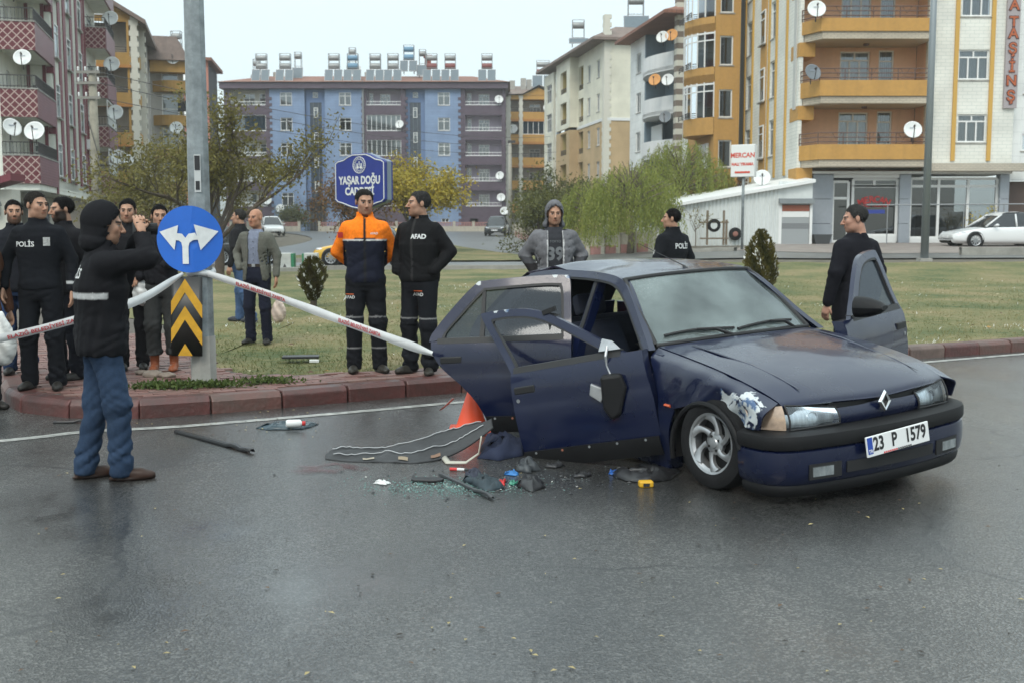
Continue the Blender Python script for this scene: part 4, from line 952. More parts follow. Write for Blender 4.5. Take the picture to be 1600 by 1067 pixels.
b7.part('roof', MB().add([(-1.3, -.7, zt7), (4, -.7, zt7), (4, 12, zt7), (-1.3, 12, zt7), (-1.3, -.7, zt7 + .2), (4, -.7, zt7 + .2), (-1.3, 12, zt7 + .2), (3.0, 3, zt7 + 1.8), (4, 3, zt7 + 1.8), (3.0, 10, zt7 + 1.8)], [(0, 3, 2, 1), (0, 1, 5, 4), (3, 0, 4, 6), (4, 5, 8, 7), (4, 7, 9, 6)]), M_roof)
b7.part('chimney', MB().box(.6, 1.1, 2.5, 3, zt7 + .2, zt7 + 2.0), M_conc)
b7.part('interior', MB().box(1.6, 3.9, .3, 11, .8, zt7 - .05), M_room)
M7 = Matrix.Translation(K7) @ Matrix.Rotation(A7, 4, 'Z')
for px, py, y, m, lb in ((1031, 58, 72.8, M_dish, 'white dish on the top rounded balcony of the white block'), (1045, 55, 72.6, M_disho, 'orange dish on the top rounded balcony of the white block'), (1020, 125, 73.6, M_disho, 'orange dish on the second rounded balcony of the white block'), (1040, 125, 72.8, M_dish, 'white dish on the second rounded balcony of the white block'), (1037, 183, 73, M_dishg, 'grey dish on the third rounded balcony of the white block')):
 dish((xa(px, y), y, za(py, y)), .40, -25, lb, m, wordmark=False)
# orange block with glazed bays
Y8 = 63.0; A8 = R(5)
K8 = Vector((xa(1113, Y8), Y8, 0)); b8 = Bld('apartment_block', 'orange ochre block with curved glazed bays behind the willow', 'building', K8, A8)
Z8 = lambda py: za(py, Y8)
M_or8 = mat('orange_ochre', (.50, .28, .08), .7, var=.1, streak=.12)
hs8 = [(.25, 1.0, Z8(q), Z8(p)) for p, q in ((-60, 20), (56, 102), (140, 184), (219, 262))]
b8.wall(Ff, 0, 1.4, .8, 22, M_or8, hs8, name='front_wall')
for h in hs8: b8.win(Ff, h[0], h[2], .75, h[3] - h[2], 'plain', curtain=0)
b8.wall(Bld.left(.0, 0), .26, 6, .8, 22, M_or8, name='street_wall')
M_bayg = glass_mat('bay_glass', (.3, .33, .36), .16)
for k, (pt, pb) in enumerate(((-32, 25), (48, 104), (128, 183))):
 zt_, zb_ = Z8(pt), Z8(pb)
 arc = [(-.02 - 1.15 * math.sin(math.pi * i / 10) ** .8 if 0 < i < 10 else -.02, .1 + 4.2 * i / 10) for i in range(11)]
 low = zb_ - (1.1 if k == 2 else Z8(48) * 0 + 0.9)
 nm = b8.part('bay_apron', MB().prism(arc[::-1], zb_ - .95, zb_), M_or8)
 fr = MB(); gl = MB()
 for i in range(10):
  (x0_, y0_), (x1_, y1_) = arc[i], arc[i + 1]
  gl.add([(x0_, y0_, zb_), (x1_, y1_, zb_), (x1_, y1_, zt_), (x0_, y0_, zt_)], [(0, 1, 2, 3)])
  fr.box(x0_ - .035, x0_ + .035, y0_ - .035, y0_ + .035, zb_, zt_)
  for zz, hh in ((zt_ - .05, .1), (zt_ - .45, .07)):
   fr.add([(x0_ - .03, y0_, zz - hh), (x1_ - .03, y1_, zz - hh), (x1_ - .03, y1_, zz), (x0_ - .03, y0_, zz)], [(0, 1, 2, 3)])
 b8.part('bay_frame', fr, M_pvc, nm); b8.part('bay_pane', gl, M_bayg, nm)
 b8.part('bay_head', MB().prism(arc[::-1], zt_ + .003, zt_ + .42), M_or8, nm)
 b8.rail(Bld.left(-1.16, 0), .9, 3.6, zb_ + .02, .3, M_iron, parent=nm, bars=False)
b8.part('roof', MB().box(-.3, 1.4, -.3, 6, 22.003, 22.4), M_roofg)
b8.part('interior', MB().box(.3, 1.35, .4, 5.8, .8, 21.9), M_room)
b8.part('curtain', MB().box(-.35, -.3, .5, 3.9, Z8(183), 20), M_curt2)
b8.part('lower_window', MB().box(-.12, -.02, 1.0, 3.2, Z8(262), Z8(222)), M_pvc)
# white and amber block with shop (right)
Y9 = 52.0
def X9(px): return (px - 800) * Y9 / F_PX
def Z9(py): return za(py, Y9)
b9 = Bld('apartment_block', 'white tiled block with amber balconies and a shop below, far right', 'building', (0, Y9, 0), 0)
M_w9 = tile_mat('white_tiles', (.78, .78, .72), (.58, .61, .56), .42, .16, msize=.012, rough=.5, var=.05)
M_am = mat('amber_paint', (.50, .27, .065), .65, var=.12, streak=.16); M_sal = mat('salmon_render', (.74, .47, .31), .8, var=.06, streak=.12)
M_amst = mat('amber_strip', (.56, .33, .07), .6)
M_clad = mat('grey_cladding', (.33, .36, .40), .45, metal=.2, var=.08)
zt9 = 21.0; zs9 = Z9(268)              # top / underside of the first floor
# right wing
wr = [(1486, 1531, 179, 223), (1484, 1531, 78, 125), (1486, 1532, -20, 26), (1486, 1532, -120, -74)]
hr = [(X9(a), X9(b), Z9(q), Z9(p)) for a, b, p, q in wr]
b9.wall(Ff, X9(1437), X9(1572), zs9, zt9, M_w9, hr, thick=.25, name='right_wall')
for h in hr: b9.win(Ff, h[0], h[2], h[1] - h[0], h[3] - h[2], 'three', curtain=1)
for px in (1480, 1535): b9.part('amber_strip', MB().box(X9(px) - .09, X9(px) + .09, -.08, -.003, Z9(252), zt9), M_amst)
b9.part('cornice', MB().box(X9(1437), X9(1590), -.6, .0, zs9 - .02, zs9 + .33), tile_mat('split_face', (.58, .52, .42), (.40, .36, .3), .22, .08, msize=.02, rough=.8))
# vertical name board
vb = b9.part('name_board', MB().box(X9(1554), X9(1574), -.14, -.004, Z9(170), Z9(-60)), mat('board_grey_pink', (.36, .32, .33), .6))
M_letb = mat('letter_orange', (.42, .10, .03), .5); M_letd = mat('letter_dark', (.10, .03, .03), .5)
for ch_, py in (('A', 10), ('T', 36), ('A', 54), ('Ş', 78), ('İ', 107), ('N', 128), ('Ş', 152)):
 MM = frame((X9(1564), -.15, Z9(py)), (1, 0, 0), (0, 0, 1))
 text('letter', ch_, .66, M_letd, vb, MM, extrude=.02, offset=.03); text('letter_face', ch_, .62, M_letb, vb, Matrix.Translation((0, -.025, .0)) @ MM, extrude=.005, offset=.012)
# next building at the right edge
b9.wall(Bld.front(0, .5), X9(1573), X9(1680), Z9(282), zt9, M_w7, [(X9(1594), X9(1625), Z9(145), Z9(118)), (X9(1594), X9(1625), Z9(235), Z9(208))], name='annex_wall')
for p, q in ((118, 145), (208, 235)): b9.win(Bld.front(0, .5), X9(1594), Z9(q), X9(1625) - X9(1594), Z9(p) - Z9(q), 'two', curtain=0)
b9.part('annex_base', MB().box(X9(1573), X9(1680), .8, 1.0, 0.6, Z9(283)), mat('dark_brick', (.09, .06, .05), .8))
# balcony bay, recess
xl, xr = X9(1258), X9(1416)
bf = [(252, 229), (155, 131), (56, 36), (-42, -62)]           # parapet bottom / top rows
zfl = [Z9(a) for a, b in bf]
hb = []
for k in range(4):
 hb += [(X9(1317), X9(1364), zfl[k] + .75, zfl[k] + 2.35), (X9(1378), X9(1402), zfl[k] + .2, zfl[k] + 2.4)]
b9.wall(Bld.front(0, 1.5), X9(1246), X9(1437), zs9, zt9, M_sal, hb, name='balcony_back_wall')
for k in range(4):
 b9.win(Bld.front(0, 1.5), hb[2 * k][0], hb[2 * k][2], hb[2 * k][1] - hb[2 * k][0], 1.6, 'three', curtain=1)
 b9.win(Bld.front(0, 1.5), hb[2 * k + 1][0], hb[2 * k + 1][2], hb[2 * k + 1][1] - hb[2 * k + 1][0], 2.2, 'door', curtain=2, sill=False)
b9.wall(Bld.left(X9(1437) + .02, 0), .26, 1.5, zs9, zt9, M_sal, name='recess_return')
for k, (pb_, pt_) in enumerate(bf):
 zb_, z_t = Z9(pb_), Z9(pt_)
 bal = b9.part('balcony', MB().prism([(X9(1243), .0), (X9(1262), -1.2), (X9(1430), -1.2), (X9(1437), -.9), (X9(1437), 1.49), (X9(1243), 1.49)], zb_ - .0, z_t), M_am)
 b9.part('rough_cast_band', MB().prism([(X9(1247), .0), (X9(1265), -1.12), (X9(1427), -1.12), (X9(1432), -.8), (X9(1432), 1.4), (X9(1247), 1.4)], zb_ - .32, zb_ - .003), tile_mat('split_face2', (.60, .53, .42), (.42, .37, .3), .3, .09, msize=.03, rough=.85), bal)
 b9.part('corner_block', MB().box(X9(1240) - .02, X9(1264), -.05, 1.48, zb_ - .95, zb_ - .323), M_am, bal)
 rl = MB();
 for zz in (z_t + .12, z_t + .32, z_t + .52): rl.tube([(X9(1243), .0, zz), (X9(1262), -1.1, zz), (X9(1430), -1.1, zz)], .025, 6)
 for px in (1243, 1262, 1300, 1340, 1380, 1405, 1428): rl.tube([(X9(px), -1.1 if px > 1250 else 0, z_t), (X9(px), -1.1 if px > 1250 else 0, z_t + .53)], .022, 6)
 for px in (1290, 1340, 1390): rl.tube([(X9(px) - .2, -1.1, z_t + .5), (X9(px), -1.1, z_t + .2), (X9(px) + .2, -1.1, z_t + .5)], .014, 5)
 b9.part('railing', rl, M_rail, bal)
 lm = MB().lathe([(.001, 0), (.14, 0), (.12, -.08), (.001, -.1)], 12, M=Matrix.Translation((X9(1345), .3, zb_ - .33))); b9.part('ceiling_lamp', lm, M_rail, bal)
# left return facade
LS = 13.5
cols9 = [(.9, 2.1), (4.6, 5.8), (10.2, 11.6)]
hl = [(a, b, zfl[0] + .55 + k * 2.92, zfl[0] + 2.35 + k * 2.92) for a, b in cols9 for k in range(-0, 5)]
Fl9 = Bld.left(X9(1240), 0)
b9.wall(Fl9, 1.5, LS, zs9 - .5, zt9, M_w9, [(a + .0, b, c, d) for a, b, c, d in hl if a > 1.4], name='side_wall')
b9.part('side_wall_corner', MB().box(X9(1240), X9(1246), .0, 1.498, zs9 - .5, zt9), M_w9)
for a, b, c, d in hl:
 if a > 1.4: b9.win(Fl9, a, c, b - a, d - c, 'tall', curtain=1)
nh = [(2.7, 3.7)]
for u in (2.3, 4.4, 6.0, 9.9, 11.9): b9.part('amber_strip', MB().box(u - .13, u + .13, -.07, -.003, zs9 - .1, zt9, M=Fl9), M_amst)
for a, b in ((6.6, 7.9),):
 b9.part('amber_panel', MB().box(a, b, -.05, -.003, zs9 - .3, zt9, M=Fl9), M_am)
 for k in range(5): b9.win(Fl9, a + .1, zfl[0] + .55 + k * 2.92, 1.1, 1.7, 'tall', depth=-.09, curtain=1)
b9.part('drainpipe', MB().tube([(X9(1240) - .12, LS - .1, 1), (X9(1240) - .12, LS - .1, zt9)], .08, 8), M_qw)
b9.part('side_name_board', MB().box(.35, .8, -.07, -.003, Z9(170), Z9(-40), M=Fl9), mat('board_pale', (.5, .5, .48), .6))
b9.part('roof', MB().box(X9(1235), X9(1690), -.4, LS, zt9 + .003, zt9 + .4), M_roofg)
b9.part('rear_wall', MB().box(X9(1241), X9(1572), LS, LS + .2, .6, zt9), M_w9)
b9.part('interior', MB().box(X9(1262), X9(1560), 2.4, LS - .6, zs9 + .2, zt9 - .05), M_room)
# shop front
gz9 = Z9(378)
zc = Z9(272)
pil = [(1268, 1300), (1404, 1421), (1560, 1574)]
for a, b in pil:
 c = MB(); n = 3
 for k in range(n): c.box(X9(a), X9(b), .25, .75, gz9 - .3 + k * (zc - gz9 + .3) / n, gz9 - .3 + (k + 1) * (zc - gz9 + .3) / n - .02)
 b9.part('clad_pillar', c, M_clad)
b9.part('soffit', MB().box(X9(1262), X9(1574), .0, 3, zc + .0, zs9 - .003), M_pvc)
b9.part('upper_sign_band', MB().box(X9(1301), X9(1403), .3, .36, Z9(278), zc), M_pvc)
sf = MB(); ga = MB()
def bars(xs, zs_, y=.5, t=.06):
 for x in xs: sf.box(X9(x) - t, X9(x) + t, y - .05, y + .05, min(zs_) , max(zs_))
 for z in zs_: sf.box(X9(min(xs)), X9(max(xs)), y - .045, y + .045, z - t, z + t)
bars([1302, 1326], [gz9, Z9(310), Z9(284)]); bars([1333, 1366, 1402], [Z9(290), Z9(280)]); bars([1333, 1402], [Z9(368), Z9(291), gz9])
bars([1423, 1467, 1513, 1558], [gz9, Z9(372), Z9(291), Z9(279)])
b9.part('shop_frames', sf, M_pvc)
for a, b, p, q in ((1302, 1326, 378, 310), (1302, 1326, 310, 284), (1333, 1402, 368, 291), (1333, 1402, 290, 280), (1423, 1467, 372, 291), (1467, 1513, 372, 291), (1513, 1558, 372, 291), (1423, 1558, 291, 279)):
 b9.part('shop_pane', MB().add([(X9(a), .51, Z9(q + (q - p) * 0)), (X9(b), .51, Z9(q)), (X9(b), .51, Z9(p)), (X9(a), .51, Z9(p))], [(0, 1, 2, 3)]), glass_mat('shop_glass', (.30, .33, .35), .10) if 'shop_glass' not in bpy.data.materials else bpy.data.materials['shop_glass'])
b9.part('shop_sill', MB().box(X9(1333), X9(1402), .4, .48, gz9 - .2, Z9(369)).box(X9(1423), X9(1558), .4, .48, gz9 - .2, Z9(373)), M_pvc)
b9.part('shop_interior', MB().box(X9(1300), X9(1565), 6, 6.2, 0, zc).box(X9(1300), X9(1302), .8, 6, 0, zc), mat('shop_inside', (.05, .05, .055), .8, var=.4, vscale=.8))
b9.part('shop_floor', MB().box(X9(1300), X9(1565), .8, 6, gz9 - .3, gz9 - .1), M_conc)
for px in (1440, 1490, 1530): b9.part('display_shelf', MB().box(X9(px) - .5, X9(px) + .4, 2.2, 2.7, gz9 - .1, gz9 + 1.4), mat('shelf_grey', (.22, .23, .24), .7))
M_red = mat('sign_red', (.55, .03, .03), .5); M_bluep = mat('sign_blue', (.03, .06, .35), .5)
for i, c_ in enumerate('MERCAN'):
 a_ = (i - 2.5) * 9
 text('window_lettering', c_, .42, M_red, b9.root, frame((X9(1367) + (i - 2.5) * .24, .49, Z9(312) - abs(i - 2.5) ** 2 * .02), (math.cos(R(-a_)), 0, math.sin(R(-a_))), (-math.sin(R(-a_)), 0, math.cos(R(-a_)))), offset=.015)
text('window_lettering', 'HALI YIKAMA', .2, M_red, b9.root, frame((X9(1367), .49, Z9(322)), (1, 0, 0), (0, 0, 1)))
b9.part('window_print', MB().box(X9(1351), X9(1384), .485, .49, Z9(334), Z9(328)), M_bluep)
b9.part('handrail', MB().tube([(X9(1333), -1.6, Z9(322)), (X9(1640), -1.6, Z9(320))], .03, 6), M_alu)
for px in (1365, 1423, 1480, 1540, 1600): b9.part('handrail_post', MB().tube([(X9(px), -1.6, gz9 - .3), (X9(px), -1.6, Z9(321))], .025, 6), M_alu)
for px, py, y, m, lb, r in ((1267, 14, 50.7, M_dish, 'white dish on the uppermost visible amber balcony', .4), (1264, 113, 50.7, M_dishg, 'dark grey dish on the middle amber balcony', .38), (1421, 203, 50.8, M_dish, 'white dish at the right end of the lowest amber balcony', .4)):
 dish((xa(px, y), y, za(py, y)), r, 15 if m is M_dishg else -5, lb, m)
dish((xa(1189, 51.8), 51.8, za(278, 51.8)), .38, -10, 'white dish on the shed roof beside the red lettered sign')
# white corrugated shed
Ys = 50.5
def Xs(px): return (px - 800) * Ys / F_PX
def Zs(py): return za(py, Ys)
shd = Bld('shed', 'long white corrugated shed with roller door below the amber block', 'shed', (0, Ys, 0), 0)
M_cor = mat('white_sheet_metal', (.66, .69, .68), .45, metal=.1, var=.06, streak=.18)
cw = MB(); n = 110; xa0, xa1 = Xs(1052), Xs(1214)
for i in range(n + 1):
 x = xa0 + (xa1 - xa0) * i / n; ztp = Zs(322) + (Zs(292) - Zs(322)) * i / n; y = (0, -.035, -.035, 0)[i % 4]
 cw.v += [(x, y, .3), (x, y, ztp)]
cw.f = [(2 * i, 2 * i + 2, 2 * i + 3, 2 * i + 1) for i in range(n)]; cw.mi = [0] * n
shd.part('corrugated_wall', cw, M_cor)
shd.part('header', MB().box(Xs(1214), Xs(1266), .0, .1, Zs(312), Zs(284)), M_cor)
shd.part('side_wall', MB().box(Xs(1052), Xs(1052) + .06, .06, 5, .3, Zs(322)), M_cor)
shd.part('roof', MB().add([(Xs(1048), -.25, Zs(324)), (Xs(1268), -.25, Zs(286)), (Xs(1268), 3.2, Zs(276)), (Xs(1048), 5, Zs(314)), (Xs(1048), -.25, Zs(319)), (Xs(1268), -.25, Zs(281)), (Xs(1268), 3.2, Zs(271)), (Xs(1048), 5, Zs(309))], [(0, 3, 2, 1), (4, 5, 6, 7), (0, 1, 5, 4), (1, 2, 6, 5), (2, 3, 7, 6), (3, 0, 4, 7)]), M_pvc)
shd.part('door_frame', MB().box(Xs(1214), Xs(1218.5), -.06, .1, .6, Zs(318)).box(Xs(1262), Xs(1266), -.06, .1, .6, Zs(318)), M_pvc)
shd.part('shutter_box', MB().box(Xs(1213), Xs(1267), -.25, -.063, Zs(319), Zs(311)), M_shut)
rdo = shd.part('roller_door', MB().box(Xs(1219), Xs(1261.5), .02, .06, .6, Zs(319)), mat('roller_back', (.38, .40, .41), .5))
for k in range(22):
 z0_ = .75 + k * .085
 if z0_ < Zs(341): shd.part('slat', MB().box(Xs(1219), Xs(1261.5), -.01 - (.012 if 9 < k < 14 else 0), .017, z0_, z0_ + .075), mat('roller_slat', (.36, .38, .39), .45, metal=.2) if not 9 < k < 13 else mat('roller_slat_open', (.20, .21, .22), .5), rdo)
shd.part('white_panel', MB().box(Xs(1219), Xs(1261.5), -.03, .017, Zs(340), Zs(331)), M_pvc, rdo)
shd.part('brown_sign', MB().box(Xs(1219), Xs(1261.5), -.03, .017, Zs(330.5), Zs(321)), mat('sign_rust', (.30, .09, .05), .6), rdo)
for o in C.objects:
 if o.name.startswith('quoin'): o['kind'] = 'stuff'
# VEGETATION
M_bark = mat('bark', (.085, .065, .05), .95, var=.4, vscale=8, bump=.8, bscale=30); M_barkl = mat('bark_pale', (.16, .13, .10), .95, var=.4, vscale=8, bump=.8, bscale=30)
def leaf_mat(name, cols, rough=.6, trans=.25):
 m, t, L, b = node_mat(name)
 gi = t.nodes.new('ShaderNodeAttribute'); gi.attribute_name = 'tone'
 r = t.nodes.new('ShaderNodeValToRGB'); e = r.color_ramp.elements
 for i, c in enumerate(cols):
  p = i / (len(cols) - 1)
  x = e[0] if i == 0 else (e[1] if i == len(cols) - 1 else e.new(p)); x.position = p; x.color = (*c, 1)
 L.new(gi.outputs['Fac'], r.inputs[0]); L.new(r.outputs[0], b.inputs['Base Color']); iv(b, 'Roughness', rough); iv(b, 'Specular IOR Level', .25)
 out = t.nodes['Material Output']; tl = t.nodes.new('ShaderNodeBsdfTranslucent'); L.new(r.outputs[0], tl.inputs[0]); mx = t.nodes.new('ShaderNodeMixShader'); iv(mx, 0, trans)
 L.new(b.outputs[0], mx.inputs[1]); L.new(tl.outputs[0], mx.inputs[2]); L.new(mx.outputs[0], out.inputs[0]); return m
def leaves_mesh(name, P, N, size, tone, m, aspect=.5, seed=0, droop=None):
 """one rhombic leaf per point; P k x 3, N leaf axis"""
 g = np.random.RandomState(seed); k = len(P)
 ax = N / np.maximum(np.linalg.norm(N, axis=1), 1e-6)[:, None]; rv = g.normal(size=(k, 3)); sd = np.cross(ax, rv); sd /= np.maximum(np.linalg.norm(sd, axis=1), 1e-6)[:, None]
 s = (size * g.uniform(.6, 1.3, k))[:, None]
 nn = np.cross(ax, sd)
 V = np.stack([P, P + ax * s * .5 + sd * s * aspect * .5 + nn * s * .08, P + ax * s, P + ax * s * .5 - sd * s * aspect * .5 + nn * s * .08], 1).reshape(-1, 3)
 me = bpy.data.meshes.new(name); me.vertices.add(4 * k); me.vertices.foreach_set('co', V.ravel().astype(np.float32)); me.loops.add(4 * k); me.loops.foreach_set('vertex_index', np.arange(4 * k, dtype=np.int32)); me.polygons.add(k); me.polygons.foreach_set('loop_start', np.arange(0, 4 * k, 4, dtype=np.int32)); me.polygons.foreach_set('loop_total', np.full(k, 4, dtype=np.int32))
 a = me.attributes.new('tone', 'FLOAT', 'FACE'); a.data.foreach_set('value', np.clip(tone, 0, 1).astype(np.float32)); me.materials.append(m); me.update(); me.validate()
 return me
def grow(g, p, d, L_, r, depth, spread, out, tips, up=.15, kids=(3, 4), shrink=.68):
 """recursive limbs; out collects polylines, tips collects (point, dir)"""
 n = 5; pts = [np.array(p, float)]; dd = np.array(d, float)
 for i in range(n):
  dd = dd + g.normal(size=3) * .12 + np.array([0, 0, up * .15]); dd /= np.linalg.norm(dd); pts.append(pts[-1] + dd * L_ / n)
 out.append((pts, r, r * .55))
 if depth == 0:
  for q in pts[1:]: tips.append((q, dd));
  return
 for k in range(g.randint(kids[0], kids[1] + 1)):
  i = g.randint(2, n + 1); ang = g.normal(size=3); ang -= ang.dot(dd) * dd; ang /= np.linalg.norm(ang)
  nd = dd * math.cos(spread) + ang * math.sin(spread); nd[2] += up; nd /= np.linalg.norm(nd)
  grow(g, pts[i], nd, L_ * shrink * g.uniform(.8, 1.15), r * .5, depth - 1, spread, out, tips, up, kids, shrink)
def tree(name, label, cat, loc, h, trunk_h, spread_r, leafm, n_leaf, size, seed, depth=3, up=.12, spread=.75, group=None, tone=(0., 1.), bark=None, r0=None, clump=.22, squash=1., lean=(0, 0), kids=(3, 4), drop=0.):
 g = np.random.RandomState(seed); out = []; tips = []
 L0 = (h - trunk_h) * .42
 tr = MB(); r0 = r0 or h * .022
 top = np.array([lean[0], lean[1], trunk_h]); tp = catmull([(0, 0, 0), (lean[0] * .3 + .05, lean[1] * .3, trunk_h * .5), tuple(top)], 8)
 tr.tube([(0, 0, -.1)] + [tuple(p) for p in tp], [r0 * 1.5] + list(np.linspace(r0 * 1.15, r0 * .8, 8)), 9)
 n0 = 6
 for k in range(n0):
  a = 2 * math.pi * k / n0 + g.uniform(-.4, .4); el = g.uniform(.35, 1.25)
  grow(g, top - np.array([0, 0, g.uniform(0, trunk_h * .25)]), np.array([math.cos(a) * math.cos(el) * squash, math.sin(a) * math.cos(el) * squash, math.sin(el)]), L0 * g.uniform(.8, 1.15), r0 * .55, depth - 1, spread, out, tips, up, kids)
 for pts, a, b in out: tr.tube(pts, list(np.linspace(a, max(b, .006), len(pts))), 5, caps=False)
 t = thing(name, label, cat, loc, g.uniform(0, 6), group)
 tr.build('trunk', bark or M_bark, t, True)
 T = np.array([q for q, d in tips]); Dv = np.array([d for q, d in tips]); idx = g.randint(0, len(T), n_leaf)
 clus = g.uniform(0, 1, len(T)); P = T[idx] + g.normal(size=(n_leaf, 3)) * clump * np.array([1, 1, .8]); N = g.normal(size=(n_leaf, 3)) + np.array([0, 0, -.5]) + Dv[idx] * .3
 P[:, 2] -= drop * np.abs(g.normal(size=n_leaf))
 tn_ = tone[0] + (tone[1] - tone[0]) * np.clip(clus[idx] * .65 + g.uniform(0, .35, n_leaf), 0, 1)
 mesh_obj('crown', leaves_mesh('crown', P, N, size, tn_, leafm, seed=seed), t)
 return t
LM_autumn = leaf_mat('autumn_leaves', [(.14, .12, .035), (.22, .15, .04), (.27, .13, .045), (.21, .085, .04), (.18, .16, .045)])
LM_yellow = leaf_mat('yellow_leaves', [(.42, .30, .03), (.68, .48, .04), (.70, .52, .06), (.36, .32, .06)]); LM_rust = leaf_mat('rust_leaves', [(.15, .06, .03), (.24, .10, .04), (.19, .12, .035)])
LM_green = leaf_mat('dull_green_leaves', [(.06, .08, .02), (.11, .13, .03), (.16, .15, .05)]); LM_willow = leaf_mat('willow_leaves', [(.16, .21, .045), (.25, .30, .06), (.34, .35, .09)], trans=.35)
LM_red = leaf_mat('dark_red_leaves', [(.06, .02, .018), (.11, .04, .028), (.05, .035, .018)]); LM_thuja = leaf_mat('thuja_green', [(.04, .045, .008), (.09, .085, .018), (.14, .115, .028)], trans=.1); LM_thujab = leaf_mat('thuja_bronze', [(.055, .04, .012), (.11, .075, .022), (.08, .08, .02)], trans=.1)
def gl(px, Y): x = xa(px, Y); return (x, Y, float(gz_xy(x, Y)))
# left tree behind the sign post
tree('tree', 'autumn tree with green and brown leaves behind the sign post', 'tree', gl(340, 33), 6.2, 1.3, 2.3, LM_autumn, 9500, .12, 3, depth=4, up=.22, spread=.62, squash=1.0, clump=.20, kids=(3, 4))
tree('tree', 'rusty leaved tree between the sign post and the ochre block', 'tree', gl(255, 46), 5.4, 1.0, 2.2, LM_autumn, 7000, .15, 8, depth=4, tone=(.3, 1), clump=.25)
tree('tree', 'yellow autumn tree right of the blue street sign', 'tree', gl(640, 62), 6.2, 1.6, 3, LM_yellow, 9000, .20, 12, depth=4, spread=.6, up=.2, clump=.26)
tree('tree', 'rust brown tree half hidden by the blue street sign', 'tree', gl(560, 66), 6.4, 1.7, 3, LM_rust, 5200, .19, 17, depth=4, spread=.65, clump=.32)
# bare reddish shrubs at left
for k, (px, Y, h, lb) in enumerate(((186, 36, 2.2, 'dark red shrub behind the men, beside the concrete pole'), (222, 38, 2.6, 'red brown shrub left of the sign post'), (240, 36, 1.7, 'low red shrub by the white car'))):
 tree('shrub', lb, 'shrub', gl(px, Y), h, .3, 1, LM_red, 3000, .10, 30 + k, depth=3, clump=.18, r0=.03, group='red shrubs behind the onlookers')
tree('shrub', 'round green bush at the foot of the blue block', 'shrub', gl(458, 124), 3.4, .4, 1, LM_green, 4000, .24, 41, depth=3, clump=.4, r0=.07)
# trees along the street right of centre
tree('tree', 'brownish tree beside the hooded man, left of the willows', 'tree', gl(845, 60), 4.2, .7, 2, leaf_mat('mixed_dull_leaves', [(.10, .10, .03), (.16, .11, .045), (.13, .14, .04)]), 7000, .16, 50, depth=3, clump=.38)
tree('tree', 'dark green tree left of the willows', 'tree', gl(872, 68), 5.2, 1.0, 2, LM_green, 8000, .19, 51, depth=4, clump=.36)
def willow(label, loc, h, rad, n_str, seed):
 g = np.random.RandomState(seed); t = thing('willow_tree', label, 'tree', loc, 0, 'weeping willows by the fence'); tr = MB()
 tr.tube([(0, 0, -.1), (.06, 0, h * .25), (.0, .05, h * .5)], [.17, .13, .10], 9); P = []; N = []; tn_ = []
 for k in range(n_str):
  a = g.uniform(0, 2 * math.pi); rr = rad * math.sqrt(g.uniform(.02, 1)); zt = h * (.98 - .36 * (rr / rad) ** 2) + g.normal() * .18
  top = np.array([rr * math.cos(a), rr * math.sin(a), zt]); L_ = min(zt - .35, h * g.uniform(.3, .75)); n = int(L_ / .045)
  if k % 7 == 0: tr.tube([(0, .05, h * .48), tuple(top * np.array([.45, .45, 1]) * np.array([1, 1, .88])), tuple(top)], [.05, .03, .01], 5, caps=False)
  s_ = np.linspace(0, 1, n); out = np.array([math.cos(a), math.sin(a), 0]) * .25
  pts = top + np.outer(s_, [0, 0, -L_]) + np.outer(np.sin(s_ * 2), out) + np.outer(s_, g.normal(size=3) * [.12, .12, 0]) + g.normal(size=(n, 3)) * .035
  P.append(pts); N.append(np.tile([0, 0, -1.], (n, 1)) + g.normal(size=(n, 3)) * .35); tn_.append(np.full(n, g.uniform(0, 1)) * .7 + g.uniform(0, .3, n))
 tr.build('trunk', M_barkl, t, True); P = np.concatenate(P); N = np.concatenate(N)
 mesh_obj('crown', leaves_mesh('crown', P, N, .13, np.concatenate(tn_), LM_willow, aspect=.28, seed=seed), t)
willow('large weeping willow right of the brick fence', gl(985, 47), 3.75, 2.0, 420, 61); willow('weeping willow nearest the orange block', gl(1062, 56), 4.9, 2.6, 460, 62); willow('smaller weeping willow at the left of the three', gl(925, 52), 3.4, 1.5, 240, 63)
tree('shrub', 'reddish shrub at the left end of the white shed', 'shrub', gl(1128, 58), 4.0, .6, 1.5, LM_rust, 3500, .14, 70, depth=3, clump=.3, r0=.05)
tree('sapling', 'thin almost bare sapling in front of the white shed', 'sapling', gl(1086, 44), 2.6, 1.0, .8, LM_autumn, 130, .09, 71, depth=2, clump=.1, r0=.022, bark=M_barkl)
tree('sapling', 'small orange leaved sapling behind the white parked car', 'sapling', gl(1540, 50.8), 2.4, .8, .8, LM_yellow, 500, .10, 72, depth=2, clump=.14, r0=.02)
